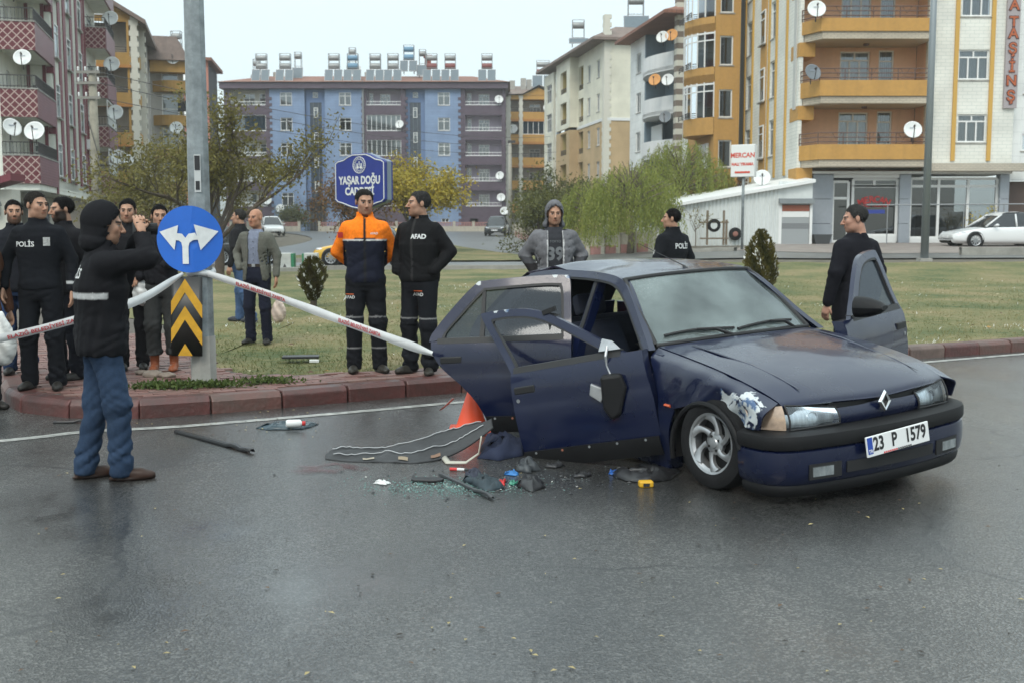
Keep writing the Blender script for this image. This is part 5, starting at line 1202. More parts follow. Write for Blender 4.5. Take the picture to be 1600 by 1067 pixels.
# conical evergreens
def conifer(label, loc, h, w_, m, n, seed, taper=1., trunk=.25):
 g = np.random.RandomState(seed); t = thing('conifer', label, 'conifer', loc); tr = MB().tube([(0, 0, -.05), (0.02, 0, trunk), (0, 0, h * .6)], [.07, .06, .02], 8); tr.build('trunk', M_bark, t, True)
 z = g.uniform(0, 1, n); prof = np.interp(z, [0, .12, .35, .65, .85, 1], [.55, .85, 1, .86, .55, .12]) if taper > .5 else np.interp(z, [0, .25, .55, .8, 1], [.22, .6, 1, .8, .25])
 a = g.uniform(0, 2 * math.pi, n); rr = w_ / 2 * prof * (1 - .55 * g.uniform(0, 1, n) ** 2.2) * (1 + .16 * np.sin(a * 5 + z * 9) + .10 * np.sin(a * 9 - z * 17))
 P = np.stack([rr * np.cos(a), rr * np.sin(a), trunk + z * (h - trunk) - .05], 1); N = np.stack([np.cos(a) * .5, np.sin(a) * .5, np.full(n, 1.)], 1) + g.normal(size=(n, 3)) * .3
 mesh_obj('crown', leaves_mesh('crown', P, N, .085, .5 + .35 * np.sin(a * 5 + z * 9) + g.uniform(-.3, .3, n), m, aspect=.35, seed=seed), t)
conifer('upright green thuja on the lawn left of the man in a dark coat', gl(1190, 22.5), 1.42, .56, LM_thuja, 9000, 80)
conifer('small bronze thuja on the lawn behind the man in orange', gl(487, 21.0), .92, .44, LM_thujab, 6000, 81, taper=.3, trunk=.14)
# grass blades on the lawn (denser near the camera)
g = np.random.RandomState(90); n = 90000
yy = 10.2 + (g.uniform(0, 1, n) ** 2.0) * 20; xx = g.uniform(-.62, .62, n) * yy
lim = kerb_y(xx) + .03
lim = np.where(xx < 1.3, np.maximum(lim, pave_edge(xx) - .05), lim)
ok = (yy > lim) & (xx > -4.3); xx, yy = xx[ok], yy[ok]; n = len(xx)
P = np.stack([xx, yy, gz_xy(xx, yy) - .01], 1); N = np.stack([g.normal(size=n) * .8, g.normal(size=n) * .8, np.ones(n)], 1)
LM_grass = leaf_mat('grass_blades', [(.075, .10, .026), (.16, .15, .052), (.27, .21, .10), (.32, .26, .13)], rough=.8, trans=.15)
pt = .48 + .42 * np.sin(xx * 1.3 + np.sin(yy * .9) * 1.5) * np.cos(yy * .8 + xx * .3) + g.normal(size=n) * .18
o = mesh_obj('grass', leaves_mesh('grass', P, N, .055, pt, LM_grass, aspect=.12, seed=91)); tag(o, 'short patchy green and straw coloured lawn grass', 'grass', kind='stuff')
# weeds by the post and kerb
for k, (px, py, lb, r_) in enumerate(((285, 603, 'clump of green weeds at the foot of the sign post, left side', .16), (330, 604, 'small green weeds right of the sign post foot', .12), (420, 598, 'green weeds on the paving right of the sign post', .12), (250, 607, 'flat green weeds on the paving left of the post', .12))):
 p = gp(px, py, IS_Z); t = thing('weed_clump', lb, 'weeds', p); n = 420; gg = np.random.RandomState(100 + k)
 P = np.stack([gg.normal(size=n) * r_ * 1.2, gg.normal(size=n) * r_ * .5, gg.uniform(0, .035, n)], 1); N = gg.normal(size=(n, 3)) + [0, 0, .6]
 mesh_obj('leaves', leaves_mesh('leaves', P, N, .045, gg.uniform(0, 1, n), leaf_mat('weed_green', [(.04, .07, .015), (.09, .12, .03)]), aspect=.5, seed=k), t)
# CRASHED CAR
CAR_X, CAR_Y, CAR_TH = 1.90, 7.38, -1.065
car = thing('car', 'dark blue damaged hatchback with its doors hanging open on the wet road', 'car', (CAR_X, CAR_Y, -.088), 0)
car.rotation_mode = 'XYZ'
_m = Matrix.Rotation(CAR_TH, 4, 'Z') @ Matrix.Rotation(.012, 4, 'Y') @ Matrix.Rotation(.055, 4, 'X')
car.rotation_euler = _m.to_euler('XYZ')
CARM = Matrix.Translation(car.location) @ _m
def paint(name, damage=None, dscale=7, thr=.0, scuff=.0):
 m, t, L, b = node_mat(name)
 tc = t.nodes.new('ShaderNodeTexCoord')
 n = t.nodes.new('ShaderNodeTexNoise'); iv(n, 'Scale', 3); iv(n, 'Detail', 6); L.new(tc.outputs['Object'], n.inputs[0])
 r = t.nodes.new('ShaderNodeMapRange'); iv(r, 1, .35); iv(r, 2, .7); iv(r, 3, .22); iv(r, 4, .40); L.new(n.outputs[0], r.inputs[0]); L.new(r.outputs[0], b.inputs['Roughness'])
 mx = t.nodes.new('ShaderNodeMix'); mx.data_type = 'RGBA'; iv(mx, 6, (.0022, .0045, .020, 1)); iv(mx, 7, (.0036, .0085, .040, 1)); L.new(n.outputs[0], mx.inputs[0])
 out = mx.outputs[2]
 iv(b, 'Metallic', .0); iv(b, 'Specular IOR Level', .22); iv(b, 'Coat Weight', .62); iv(b, 'Coat Roughness', .07)
 # rain drops: small bumps
 vo = t.nodes.new('ShaderNodeTexVoronoi'); iv(vo, 'Scale', 95); L.new(tc.outputs['Object'], vo.inputs[0])
 rr = t.nodes.new('ShaderNodeMapRange'); iv(rr, 1, .0); iv(rr, 2, .32); iv(rr, 3, 1); iv(rr, 4, 0); L.new(vo.outputs['Distance'], rr.inputs[0])
 bp = t.nodes.new('ShaderNodeBump'); iv(bp, 'Strength', .16); iv(bp, 'Distance', .002); L.new(rr.outputs[0], bp.inputs['Height'])
 n5 = t.nodes.new('ShaderNodeTexNoise'); iv(n5, 'Scale', 2.2); L.new(tc.outputs['Object'], n5.inputs[0])
 bp2 = t.nodes.new('ShaderNodeBump'); iv(bp2, 'Strength', .10); iv(bp2, 'Distance', .05); L.new(n5.outputs[0], bp2.inputs['Height']); L.new(bp.outputs[0], bp2.inputs['Normal'])
 L.new(bp2.outputs[0], b.inputs['Coat Normal']); L.new(bp2.outputs[0], b.inputs['Normal'])
 if damage:
  acc = None
  for (p, rad) in damage:
   d = t.nodes.new('ShaderNodeVectorMath'); d.operation = 'DISTANCE'; L.new(tc.outputs['Object'], d.inputs[0]); iv(d, 1, p)
   q = t.nodes.new('ShaderNodeMapRange'); iv(q, 1, rad); iv(q, 2, 0); iv(q, 3, 0); iv(q, 4, 1); L.new(d.outputs['Value'], q.inputs[0])
   if acc is None: acc = q.outputs[0]
   else:
    a = t.nodes.new('ShaderNodeMath'); a.operation = 'MAXIMUM'; L.new(acc, a.inputs[0]); L.new(q.outputs[0], a.inputs[1]); acc = a.outputs[0]
  n2 = t.nodes.new('ShaderNodeTexNoise'); iv(n2, 'Scale', dscale); iv(n2, 'Detail', 7); iv(n2, 'Roughness', .55); iv(n2, 'Distortion', 1.2); L.new(tc.outputs['Object'], n2.inputs[0])
  mu = t.nodes.new('ShaderNodeMath'); mu.operation = 'MULTIPLY'; L.new(acc, mu.inputs[0]); L.new(n2.outputs[0], mu.inputs[1])
  st = t.nodes.new('ShaderNodeMapRange'); iv(st, 1, .27); iv(st, 2, .29); L.new(mu.outputs[0], st.inputs[0])
  n3 = t.nodes.new('ShaderNodeTexNoise'); iv(n3, 'Scale', 16); iv(n3, 'Detail', 4); L.new(tc.outputs['Object'], n3.inputs[0])
  cr = t.nodes.new('ShaderNodeValToRGB'); e = cr.color_ramp.elements; e[0].position = .40; e[0].color = (.07, .12, .22, 1); e[1].position = .47; e[1].color = (.50, .53, .54, 1); L.new(n3.outputs[0], cr.inputs[0])
  m2 = t.nodes.new('ShaderNodeMix'); m2.data_type = 'RGBA'; L.new(st.outputs[0], m2.inputs[0]); L.new(out, m2.inputs[6]); L.new(cr.outputs[0], m2.inputs[7]); out = m2.outputs[2]
  cw = t.nodes.new('ShaderNodeMapRange'); iv(cw, 3, .62); iv(cw, 4, .1); L.new(st.outputs[0], cw.inputs[0]); L.new(cw.outputs[0], b.inputs['Coat Weight'])
 L.new(out, b.inputs['Base Color'])
 return m
M_paint = paint('blue_car_paint');
M_paintd = paint('blue_car_paint_scraped', [((.38, -.84, .61), .29), ((.25, -.84, .68), .17), ((.52, -.80, .68), .15), ((.46, -.78, .76), .13), ((.56, -.78, .64), .10)], 9)
M_paintr = paint('blue_car_paint_chipped', [((-1.50, -.575, 1.36), .05), ((-.95, -.63, 1.24), .06), ((-.60, -.72, .97), .05), ((-1.6, -.57, 1.37), .05), ((-2.2, -.58, 1.34), .05)], 16)
M_rub = mat('car_black_plastic', (.010, .010, .011), .55, spec=.25, var=.3, vscale=8, bump=.1, bscale=200)
M_rubd = mat('car_black_rubber', (.012, .012, .013), .6)
M_int = mat('car_interior_dark', (.018, .018, .022), .85, var=.3, vscale=4); M_seat = mat('car_seat_cloth', (.022, .028, .05), .95, var=.3, vscale=10, bump=.3, bscale=120)
M_chrome = mat('chrome', (.75, .76, .78), .12, metal=1)
M_alloy = mat('alloy_silver', (.42, .43, .44), .38, metal=.75, var=.3, vscale=9)
M_tyre = mat('tyre_rubber', (.013, .013, .014), .8, spec=.2, var=.4, vscale=12, bump=.3, bscale=80)
M_lens = mat('headlight_lens', (.30, .33, .34), .06, spec=.9, metal=.35, var=.45, vscale=9, stretch=(1, 2.5, 1), coat=.9)
M_hlens = glass_mat('headlight_glass', (.86, .9, .92), .10); M_refl = mat('lamp_reflector', (.62, .65, .67), .28, metal=.85, var=.35, vscale=22, stretch=(1, 4, .5))
M_ind = mat('indicator_lens', (.50, .36, .26), .1, metal=.4, var=.4, vscale=14, coat=.9); M_orange = mat('orange_lens', (.55, .09, .02), .2, coat=.5)
# window glass: wet, fogged windscreen / tinted side glass
def fog_glass(name, base, alpha_lo, alpha_hi, scale=2., rough=.06, bmp=.09):
 m, t, L, b = node_mat(name)
 tc = t.nodes.new('ShaderNodeTexCoord'); n = t.nodes.new('ShaderNodeTexNoise'); iv(n, 'Scale', scale); iv(n, 'Detail', 6); L.new(tc.outputs['Object'], n.inputs[0])
 v = t.nodes.new('ShaderNodeTexVoronoi'); iv(v, 'Scale', 60); L.new(tc.outputs['Object'], v.inputs[0])
 r = t.nodes.new('ShaderNodeMapRange'); iv(r, 1, .35); iv(r, 2, .65); iv(r, 3, alpha_lo); iv(r, 4, alpha_hi); L.new(n.outputs[0], r.inputs[0])
 r2 = t.nodes.new('ShaderNodeMapRange'); iv(r2, 1, .0); iv(r2, 2, .35); iv(r2, 3, .12); iv(r2, 4, 0); L.new(v.outputs['Distance'], r2.inputs[0])
 a = t.nodes.new('ShaderNodeMath'); a.operation = 'ADD'; a.use_clamp = True; L.new(r.outputs[0], a.inputs[0]); L.new(r2.outputs[0], a.inputs[1])
 t.nodes.remove(b); out = t.nodes['Material Output']
 df = t.nodes.new('ShaderNodeBsdfDiffuse'); iv(df, 0, (*base, 1)); tr = t.nodes.new('ShaderNodeBsdfTransparent'); iv(tr, 0, (.75, .82, .82, 1))
 mx = t.nodes.new('ShaderNodeMixShader'); L.new(a.outputs[0], mx.inputs[0]); L.new(tr.outputs[0], mx.inputs[1]); L.new(df.outputs[0], mx.inputs[2])
 gl = t.nodes.new('ShaderNodeBsdfGlossy'); iv(gl, 'Color', (.7, .74, .78, 1)); iv(gl, 'Roughness', rough); fr = t.nodes.new('ShaderNodeFresnel'); iv(fr, 0, 1.5)
 bp = t.nodes.new('ShaderNodeBump'); iv(bp, 'Strength', bmp); iv(bp, 'Distance', .002); L.new(v.outputs['Distance'], bp.inputs['Height']); L.new(bp.outputs[0], gl.inputs['Normal'])
 m2 = t.nodes.new('ShaderNodeMixShader'); L.new(fr.outputs[0], m2.inputs[0]); L.new(mx.outputs[0], m2.inputs[1]); L.new(gl.outputs[0], m2.inputs[2]); L.new(m2.outputs[0], out.inputs[0])
 return m
M_ws = fog_glass('fogged_windscreen', (.52, .62, .61), .08, .34, 1.6); M_sglass = fog_glass('wet_side_glass', (.020, .025, .032), .80, .95, 2.5, .05, .02)
def hw(x, z):
 a = np.interp(z, [.15, .22, .3, .45, .6, .75, .86, .93, 1.0, 1.1, 1.25, 1.36, 1.42], [.76, .80, .828, .842, .845, .836, .812, .775, .735, .69, .625, .57, .52])
 return a * np.interp(x, [-3.3, -2.9, -2.2, -.2, .25, .6, .8], [.93, .97, 1., 1., .99, .965, .93])
def sp(x, z, s, d=0.): return (x, s * (float(hw(x, z)) - d), z)
def panel(name, rows, m, parent, nu=24, nv=14, thick=.012, fn=None, sharp=0):
 G = spline_grid(rows, nu, nv)
 if fn is not None: G = fn(G)
 o = MB().grid(G).build(name, m, parent, True)
 sd = o.modifiers.new('s', 'SOLIDIFY'); sd.thickness = thick; sd.offset = 0
 return o
def side_grid(xf, xr, zs, s, n=26, d=0., fn=None):
 """xf, xr: functions of z for the two ends"""
 G = []
 for z in zs:
  a, b = xf(z), xr(z); G.append([sp(x, z, s, d) for x in np.linspace(a, b, n)])
 G = np.array(G)
 return fn(G) if fn else G
def strip_frame(outer, inner, s, t=.035, d=0., n=None):
 n = n or 6 * len(outer)
 A = catmull(outer, n); B = catmull(inner, n); mb = MB()
 O = [sp(x, z, s, d) for x, z in A]; I = [sp(x, z, s, d) for x, z in B]; O2 = [sp(x, z, s, d + t) for x, z in A]; I2 = [sp(x, z, s, d + t) for x, z in B]
 k = len(O); v = O + I + O2 + I2; f = []
 for i in range(k - 1):
  f += [(i, i + 1, k + i + 1, k + i), (2 * k + i, 3 * k + i, 3 * k + i + 1, 2 * k + i + 1), (i, 2 * k + i, 2 * k + i + 1, i + 1), (k + i, k + i + 1, 3 * k + i + 1, 3 * k + i)]
 f += [(0, k, 3 * k, 2 * k), (k - 1, 3 * k - 1, 4 * k - 1, 2 * k - 1)] if False else [(0, k, 3 * k, 2 * k), (k - 1, 3 * k - 1, 4 * k - 1, 2 * k - 1)]
 return mb.add(v, f)
cr_ = random.Random(21)
def crumple(G, c, rad, amp, ax, freq=9.):
 c = np.array(c); D = np.linalg.norm(G - c, axis=-1); w_ = np.clip(1 - D / rad, 0, 1) ** 1.2
 q = np.abs(np.sin(G[..., 0] * freq + 1.3 * np.sin(G[..., 2] * freq * 1.3)) ) * np.cos(G[..., 2] * freq * .9 + G[..., 0] * 3) + .6 * np.sin((G[..., 0] - G[..., 2]) * freq * 2.1)
 return G + (w_ * q * amp)[..., None] * np.array(ax)
# ---- hood
hr = [[(-.56, -.685, .925), (-.47, -.45, .945), (-.43, 0, .955), (-.47, .45, .945), (-.56, .685, .925)],
  [(-.25, -.700, .895), (-.22, -.45, .920), (-.20, 0, .932), (-.22, .45, .920), (-.25, .700, .895)],
  [(.10, -.710, .850), (.12, -.45, .878), (.14, 0, .890), (.12, .45, .878), (.10, .710, .850)],
  [(.40, -.700, .785), (.45, -.42, .812), (.48, 0, .822), (.45, .42, .812), (.40, .700, .785)],
  [(.58, -.680, .722), (.655, -.40, .738), (.69, 0, .735), (.655, .40, .738), (.58, .680, .722)],
  [(.615, -.675, .690), (.70, -.39, .700), (.735, 0, .690), (.70, .39, .700), (.615, .675, .690)]]
hood = panel('hood', hr, M_paint, car, 40, 36, .014)
# pressed ridges on the hood
for s in (-1, 1):
 rg = MB().tube([(x, s * (.50 + .03 * (x < 0)), z) for x, z in ((-.40, .9455), (-.1, .913), (.15, .873), (.40, .824), (.58, .775))], [.004, .012, .012, .01, .003], 8, flat=.45); rg.build('hood_ridge', M_paint, hood, True)
# ---- fenders
for s in (-1, 1):
 r0 = [(x, s * y, z) for x, y, z in ((-.56, .690, .922), (-.25, .706, .890), (.10, .716, .845), (.40, .706, .780), (.60, .684, .715))]
 r1 = [sp(x, z, s, .012) for x, z in ((-.50, .87), (-.22, .85), (.12, .81), (.42, .745), (.62, .675))]
 r2 = [sp(x, z, s) for x, z in ((-.38, .74), (-.17, .74), (.12, .72), (.42, .66), (.60, .62))]
 r3 = [sp(x, z, s) for x, z in ((-.36, .58), (-.23, .58), (.11, .655), (.44, .575), (.58, .572))]
 G1 = spline_grid([r0, r1, r2, r3], 44, 22)
 if s < 0:
  G1 = crumple(G1, (.33, -.83, .66), .42, .030, (0, 1, 0), 11); G1 = crumple(G1, (-.05, -.83, .72), .34, .014, (0, 1, 0), 8)
  D = np.linalg.norm(G1 - np.array((.30, -.84, .62)), axis=-1); G1[..., 1] += .045 * np.exp(-(D / .16) ** 2)
 fo = MB().grid(G1).build('fender', M_paintd if s < 0 else M_paint, car, True); sd = fo.modifiers.new('s', 'SOLIDIFY'); sd.thickness = .01; sd.offset = 0
 # behind the wheel arch, down to the sill
 top = [(-.36, .585), (-.30, .585), (-.24, .585), (-.19, .585)]; bot = [(-.36, .22), (-.34, .22), (-.315, .22), (-.295, .22)]
 mid = [(-.36, .42), (-.315, .42), (-.285, .42), (-.26, .42)]
 lo_ = panel('fender_lower', [[sp(x, z, s) for x, z in top], [sp(x, z, s) for x, z in mid], [sp(x, z, s) for x, z in bot]], M_paint, fo, 8, 10)
 # black arch lip and liner
 lip = MB(); pts = [(.11 + .345 * math.cos(R(a)), s * (.835 if a < 150 else .838), .315 + .345 * math.sin(R(a))) for a in range(20, 200, 10)]
 lip.tube(pts, .018, 8); lip.build('arch_lip', M_rub, fo, True)
 ln = MB(); row = [[(.11 + .36 * math.cos(R(a)), s * y, .315 + .36 * math.sin(R(a))) for a in range(-10, 200, 10)] for y in (.80, .42)]
 ln.grid(row); ln.build('wheel_arch_liner', M_rubd, car, True)
 so = MB().tube([sp(-.28, .60, s, -.004), sp(-.22, .60, s, -.004)], .018, 10, flat=.6); so.build('side_repeater', M_orange, fo, True)
# ---- front end
path = np.array([(.42, -.838), (.52, -.842), (.66, -.805), (.755, -.68), (.80, -.45), (.825, -.2), (.83, 0)]); path = np.vstack([path, (path[::-1] * [1, -1])[1:]])
pc = catmull(path, 60); tn = np.gradient(pc, axis=0); tn /= np.linalg.norm(tn, axis=1)[:, None]; nrm = np.stack([tn[:, 1], -tn[:, 0]], 1)
def bumper_rows(levels): return np.array([[(*(p + n_ * o), z) for p, n_ in zip(pc, nrm)] for z, o in levels])
bu = MB().grid(bumper_rows([(.462, -.02), (.466, .006), (.48, .012), (.525, .012), (.546, .006), (.556, -.02), (.566, -.12)])).build('bumper_strip', M_rub, car, True)
bl = MB().grid(bumper_rows([(.464, -.015), (.45, .002), (.40, .007), (.33, .004), (.27, -.006), (.245, -.03)])).build('front_bumper', M_paint, car, True)
MB().grid(bumper_rows([(.25, -.026), (.235, -.020), (.20, -.028), (.175, -.05), (.165, -.12)])).build('bumper_lip', M_rub, bl, True)
def fpt(y, z, o=0.):          # point on the front face
 i = np.interp(y, pc[:, 1], np.arange(60)); x = np.interp(i, np.arange(60), pc[:, 0]); return (x + o, y, z)
def fpatch(name, ys, z0, z1, o, m, parent, nz=3, thick=.01, z0f=None, z1f=None):
 G = []
 for t_ in np.linspace(0, 1, nz):
  G.append([fpt(y, (z0f(y) if z0f else z0) * (1 - t_) + (z1f(y) if z1f else z1) * t_, o) for y in ys])
 ob = MB().grid(np.array(G)).build(name, m, parent, True); sd = ob.modifiers.new('s', 'SOLIDIFY'); sd.thickness = thick; sd.offset = 0; return ob
fpatch('lower_intake', np.linspace(-.36, .36, 20), .30, .365, .008, M_rubd, bl)
for s in (-1, 1):
 ys = np.linspace(.40, .62, 10) * s
 fpatch('side_intake', ys, .285, .375, .008, M_rubd, bl)
 fl = fpatch('fog_lamp', np.linspace(.46, .60, 8) * s, .302, .358, .012, M_lens, car, thick=.014)
# body panel between bumper and hood, with the grille slot
gp_ = []
for z, o in ((.566, -.10), (.60, -.085), (.635, -.09), (.66, -.11)): gp_.append([fpt(y, z + (.012 * math.exp(-(y / .09) ** 2) if z > .6 else 0), o) for y in np.linspace(-.36, .36, 24)])
np_ = MB().grid(np.array(gp_)).build('grille_panel', M_paint, car, True); sd = np_.modifiers.new('s', 'SOLIDIFY'); sd.thickness = .012
fpatch('grille_slot', np.linspace(-.37, .37, 24), .645, .70, -.14, M_rubd, car, thick=.03)
fpatch('lamp_housing', np.linspace(-.70, .70, 30), .56, .71, -.16, M_rubd, car)
for s in (-1, 1):
 G = []
 for t_ in np.linspace(0, 1, 8):
  row = []
  for y in np.linspace(.335, .665, 16):
   q = (y - .335) / .33; zl = .566 + .012 * (1 - q); zh = .672 + .035 * q; z = zl + (zh - zl) * t_
   p = fpt(y * s, z, -.075 - .045 * t_ + .018 * math.sin(math.pi * t_) - .012 * q); row.append(p)
  G.append(row)
 hl_ = MB().grid(np.array(G)).build('headlight', M_hlens, car, True)
 Gi = np.array(G).copy(); Gi[..., 0] -= .045; Gi[..., 0] += .018 * np.cos((Gi[..., 1] * s - .50) * 26) ; ro_ = MB().grid(Gi).build('reflector', M_refl, hl_, True)
 MB().lathe([(.001, .0), (.028, .004), (.036, .016)], 16, M=Matrix.Translation((fpt(.50 * s, .625)[0] - .125, .50 * s, .625)) @ Matrix.Rotation(R(90), 4, 'Y')).build('bulb_shield', M_chrome, hl_, True)
 MB().tube([tuple(p) for p in G[0]] + [tuple(q[-1]) for q in G] + [tuple(p) for p in G[-1][::-1]] + [tuple(q[0]) for q in G[::-1]], .006, 6).build('lens_rim', M_rubd, hl_, True)
 G = []
 for t_ in np.linspace(0, 1, 6):
  row = []
  for q in np.linspace(0, 1, 10):
   y = .675 + .115 * q ** .8; x = np.interp(q, [0, .3, .6, 1], [.655, .60, .54, .47]) - .035 * t_; z = .566 + (.138 - .03 * q) * t_
   row.append((x + .01 * math.sin(math.pi * t_), s * min(y, .79), z))
  G.append(row)
 io = MB().grid(np.array(G)).build('indicator', M_ind, car, True); sd = io.modifiers.new('s', 'SOLIDIFY'); sd.thickness = .016
# diamond emblem on the nose
em = MB(); fc = Vector(fpt(0, .672, -.062));
for (h0, w0, h1, w1) in ((.068, .050, .040, .024),):
 o4 = [(0, h0), (w0, 0), (0, -h0), (-w0, 0)]; i4 = [(0, h1), (w1, 0), (0, -h1), (-w1, 0)]
 v = [(fc.x, a, fc.z + b) for a, b in o4] + [(fc.x + .016, a * .82, fc.z + b * .82) for a, b in o4] + [(fc.x + .012, a, fc.z + b) for a, b in i4] + [(fc.x - .002, a, fc.z + b) for a, b in i4]
 f = []
 for k in (0, 4, 8):
  f += [(k + i, k + (i + 1) % 4, k + 4 + (i + 1) % 4, k + 4 + i) for i in range(4)]
 em.add(v, f)
em.build('emblem', M_chrome, car)
MB().add([(fc.x - .004, 0, fc.z + .062), (fc.x - .004, .046, fc.z), (fc.x - .004, 0, fc.z - .062), (fc.x - .004, -.046, fc.z)], [(0, 1, 2, 3)]).build('emblem_backing', M_rubd, car)
# number plate 23 P 1579
pf = Vector(fpt(0, .463, .034)); PM = Matrix.Translation((pf.x + .004, .0, .452)) @ Matrix.Rotation(R(-6), 4, 'Y') @ Matrix.Rotation(R(3), 4, 'X')
pl = MB().box(0, .012, -.262, .262, -.060, .062, M=PM).build('number_plate', mat('plate_white', (.74, .75, .75), .35), car, bevel=.004)
MB().box(.0122, .0145, -.256, -.216, -.042, .056, M=PM).build('plate_band', mat('plate_blue', (.015, .06, .34), .4), pl)
M_blk = mat('print_black', (.012, .012, .014), .5)
TM = PM @ frame((.0128, 0, 0), (0, 1, 0), (0, 0, 1))
for s_, y, sz in (('23', -.165, .112), ('P', -.035, .112), ('1579', .145, .112)): text('plate_text', s_, sz, M_blk, pl, TM @ Matrix.Translation((y, .007, .001)), sxy=(.80, 1), offset=.0035)
text('plate_text', 'TR', .028, mat('plate_text_white', (.8, .8, .8), .5), pl, TM @ Matrix.Translation((-.236, -.026, .0025)), offset=.0005)
for k in range(14): MB().box(.0122, .0135, -.13 + k * .017, -.119 + k * .017, -.057, -.047, M=PM).build('dealer_print', M_red if k < 7 else M_blk, pl)
# ---- windscreen and scuttle
wsr = [[(-.60, -.685, .930), (-.52, -.40, .950), (-.485, 0, .958), (-.52, .40, .950), (-.60, .685, .930)],
  [(-.86, -.635, 1.145), (-.79, -.36, 1.16), (-.765, 0, 1.166), (-.79, .36, 1.16), (-.86, .635, 1.145)],
  [(-1.12, -.565, 1.340), (-1.07, -.32, 1.358), (-1.05, 0, 1.364), (-1.07, .32, 1.358), (-1.12, .565, 1.340)]]
ws = panel('windscreen', wsr, M_ws, car, 30, 20, .006)
wf = MB()
edge = [wsr[0], wsr[2]]
for r_ in edge: wf.tube([Vector(p) + Vector((.004, 0, .004)) for p in catmull(r_, 24)], .016, 8)
for j in (0, 4): wf.tube([Vector(p) + Vector((.004, 0, .006)) for p in catmull([r_[j] for r_ in wsr], 16)], .018, 8)
wf.build('windscreen_seal', M_rubd, ws, True)
panel('scuttle', [[(-.60, -.685, .925), (-.52, -.40, .943), (-.48, 0, .950), (-.52, .40, .943), (-.60, .685, .925)], [(-.54, -.685, .918), (-.46, -.40, .936), (-.42, 0, .944), (-.46, .40, .936), (-.54, .685, .918)]], M_rub, car, 24, 4)
_wg = spline_grid(wsr, 41, 21)
def wsp(u, v, off=.014):
 i = v * 20; j = (u + .7) / 1.4 * 40; i0, j0 = int(min(i, 19)), int(min(j, 39)); p = _wg[i0, j0] * (1 - (i - i0)) * (1 - (j - j0)) + _wg[i0 + 1, j0] * (i - i0) * (1 - (j - j0)) + _wg[i0, j0 + 1] * (1 - (i - i0)) * (j - j0) + _wg[i0 + 1, j0 + 1] * (i - i0) * (j - j0)
 return Vector(p) + Vector((.64, 0, .77)) * off
for (piv, mid_, e0, e1) in (((-.10, .0), (-.32, .11), (-.60, .10), (-.06, .08)), ((.46, .0), (.24, .10), (-.04, .06), (.50, .10))):
 wo_ = MB().tube([wsp(*piv, .012), wsp((piv[0] + mid_[0]) / 2, mid_[1] * .6, .045), wsp(*mid_, .030)], [.013, .011, .008], 8).build('wiper', M_rubd, car, True)
 MB().tube([wsp(e0[0] + (e1[0] - e0[0]) * q, e0[1] + (e1[1] - e0[1]) * q + .03 * math.sin(math.pi * q), .018) for q in np.linspace(0, 1, 9)], .010, 6).build('wiper_blade', M_rubd, wo_, True)
st_ = MB().box(-.045, .045, -.001, .001, -.02, .02, M=Matrix.Translation((-1.055, .18, 1.335)) @ Matrix.Rotation(R(90), 4, 'Z') @ Matrix.Rotation(R(-55), 4, 'X')); st_.build('toll_sticker', mat('sticker_green', (.35, .5, .3), .5), ws)
# ---- roof (buckled along the right rail)
def roof_fn(G):
 w_ = np.exp(-((G[..., 0] + 1.75) / .28) ** 2) * sstep(.1, -.5, G[..., 1]); G[..., 2] -= .030 * w_
 w2 = np.exp(-((G[..., 0] + 2.05) / .12) ** 2) * sstep(.3, -.55, G[..., 1]); G[..., 2] += .028 * w2
 return crumple(G, (-2.1, -.55, 1.36), .5, .010, (0, 0, 1), 9)
rr_ = [[(-1.115, -.565, 1.346), (-1.07, -.32, 1.366), (-1.05, 0, 1.372), (-1.07, .32, 1.366), (-1.115, .565, 1.346)],
  [(-1.6, -.565, 1.382), (-1.6, -.33, 1.405), (-1.6, 0, 1.412), (-1.6, .33, 1.405), (-1.6, .565, 1.382)],
  [(-2.15, -.555, 1.374), (-2.15, -.32, 1.398), (-2.15, 0, 1.405), (-2.15, .32, 1.398), (-2.15, .555, 1.374)],
  [(-2.58, -.53, 1.325), (-2.60, -.30, 1.35), (-2.61, 0, 1.356), (-2.60, .30, 1.35), (-2.58, .53, 1.325)]]
roof = panel('roof', rr_, M_paintr, car, 40, 40, .014, roof_fn)
an = MB(); an.tube([(-1.16, .02, 1.372), (-1.19, .02, 1.40)], [.022, .010], 10); ant = an.build('antenna', M_rubd, car, True)
MB().tube([(-1.18, .02, 1.40), (-1.75, .02, 1.55)], [.004, .002], 6).build('antenna_whip', M_rubd, ant)
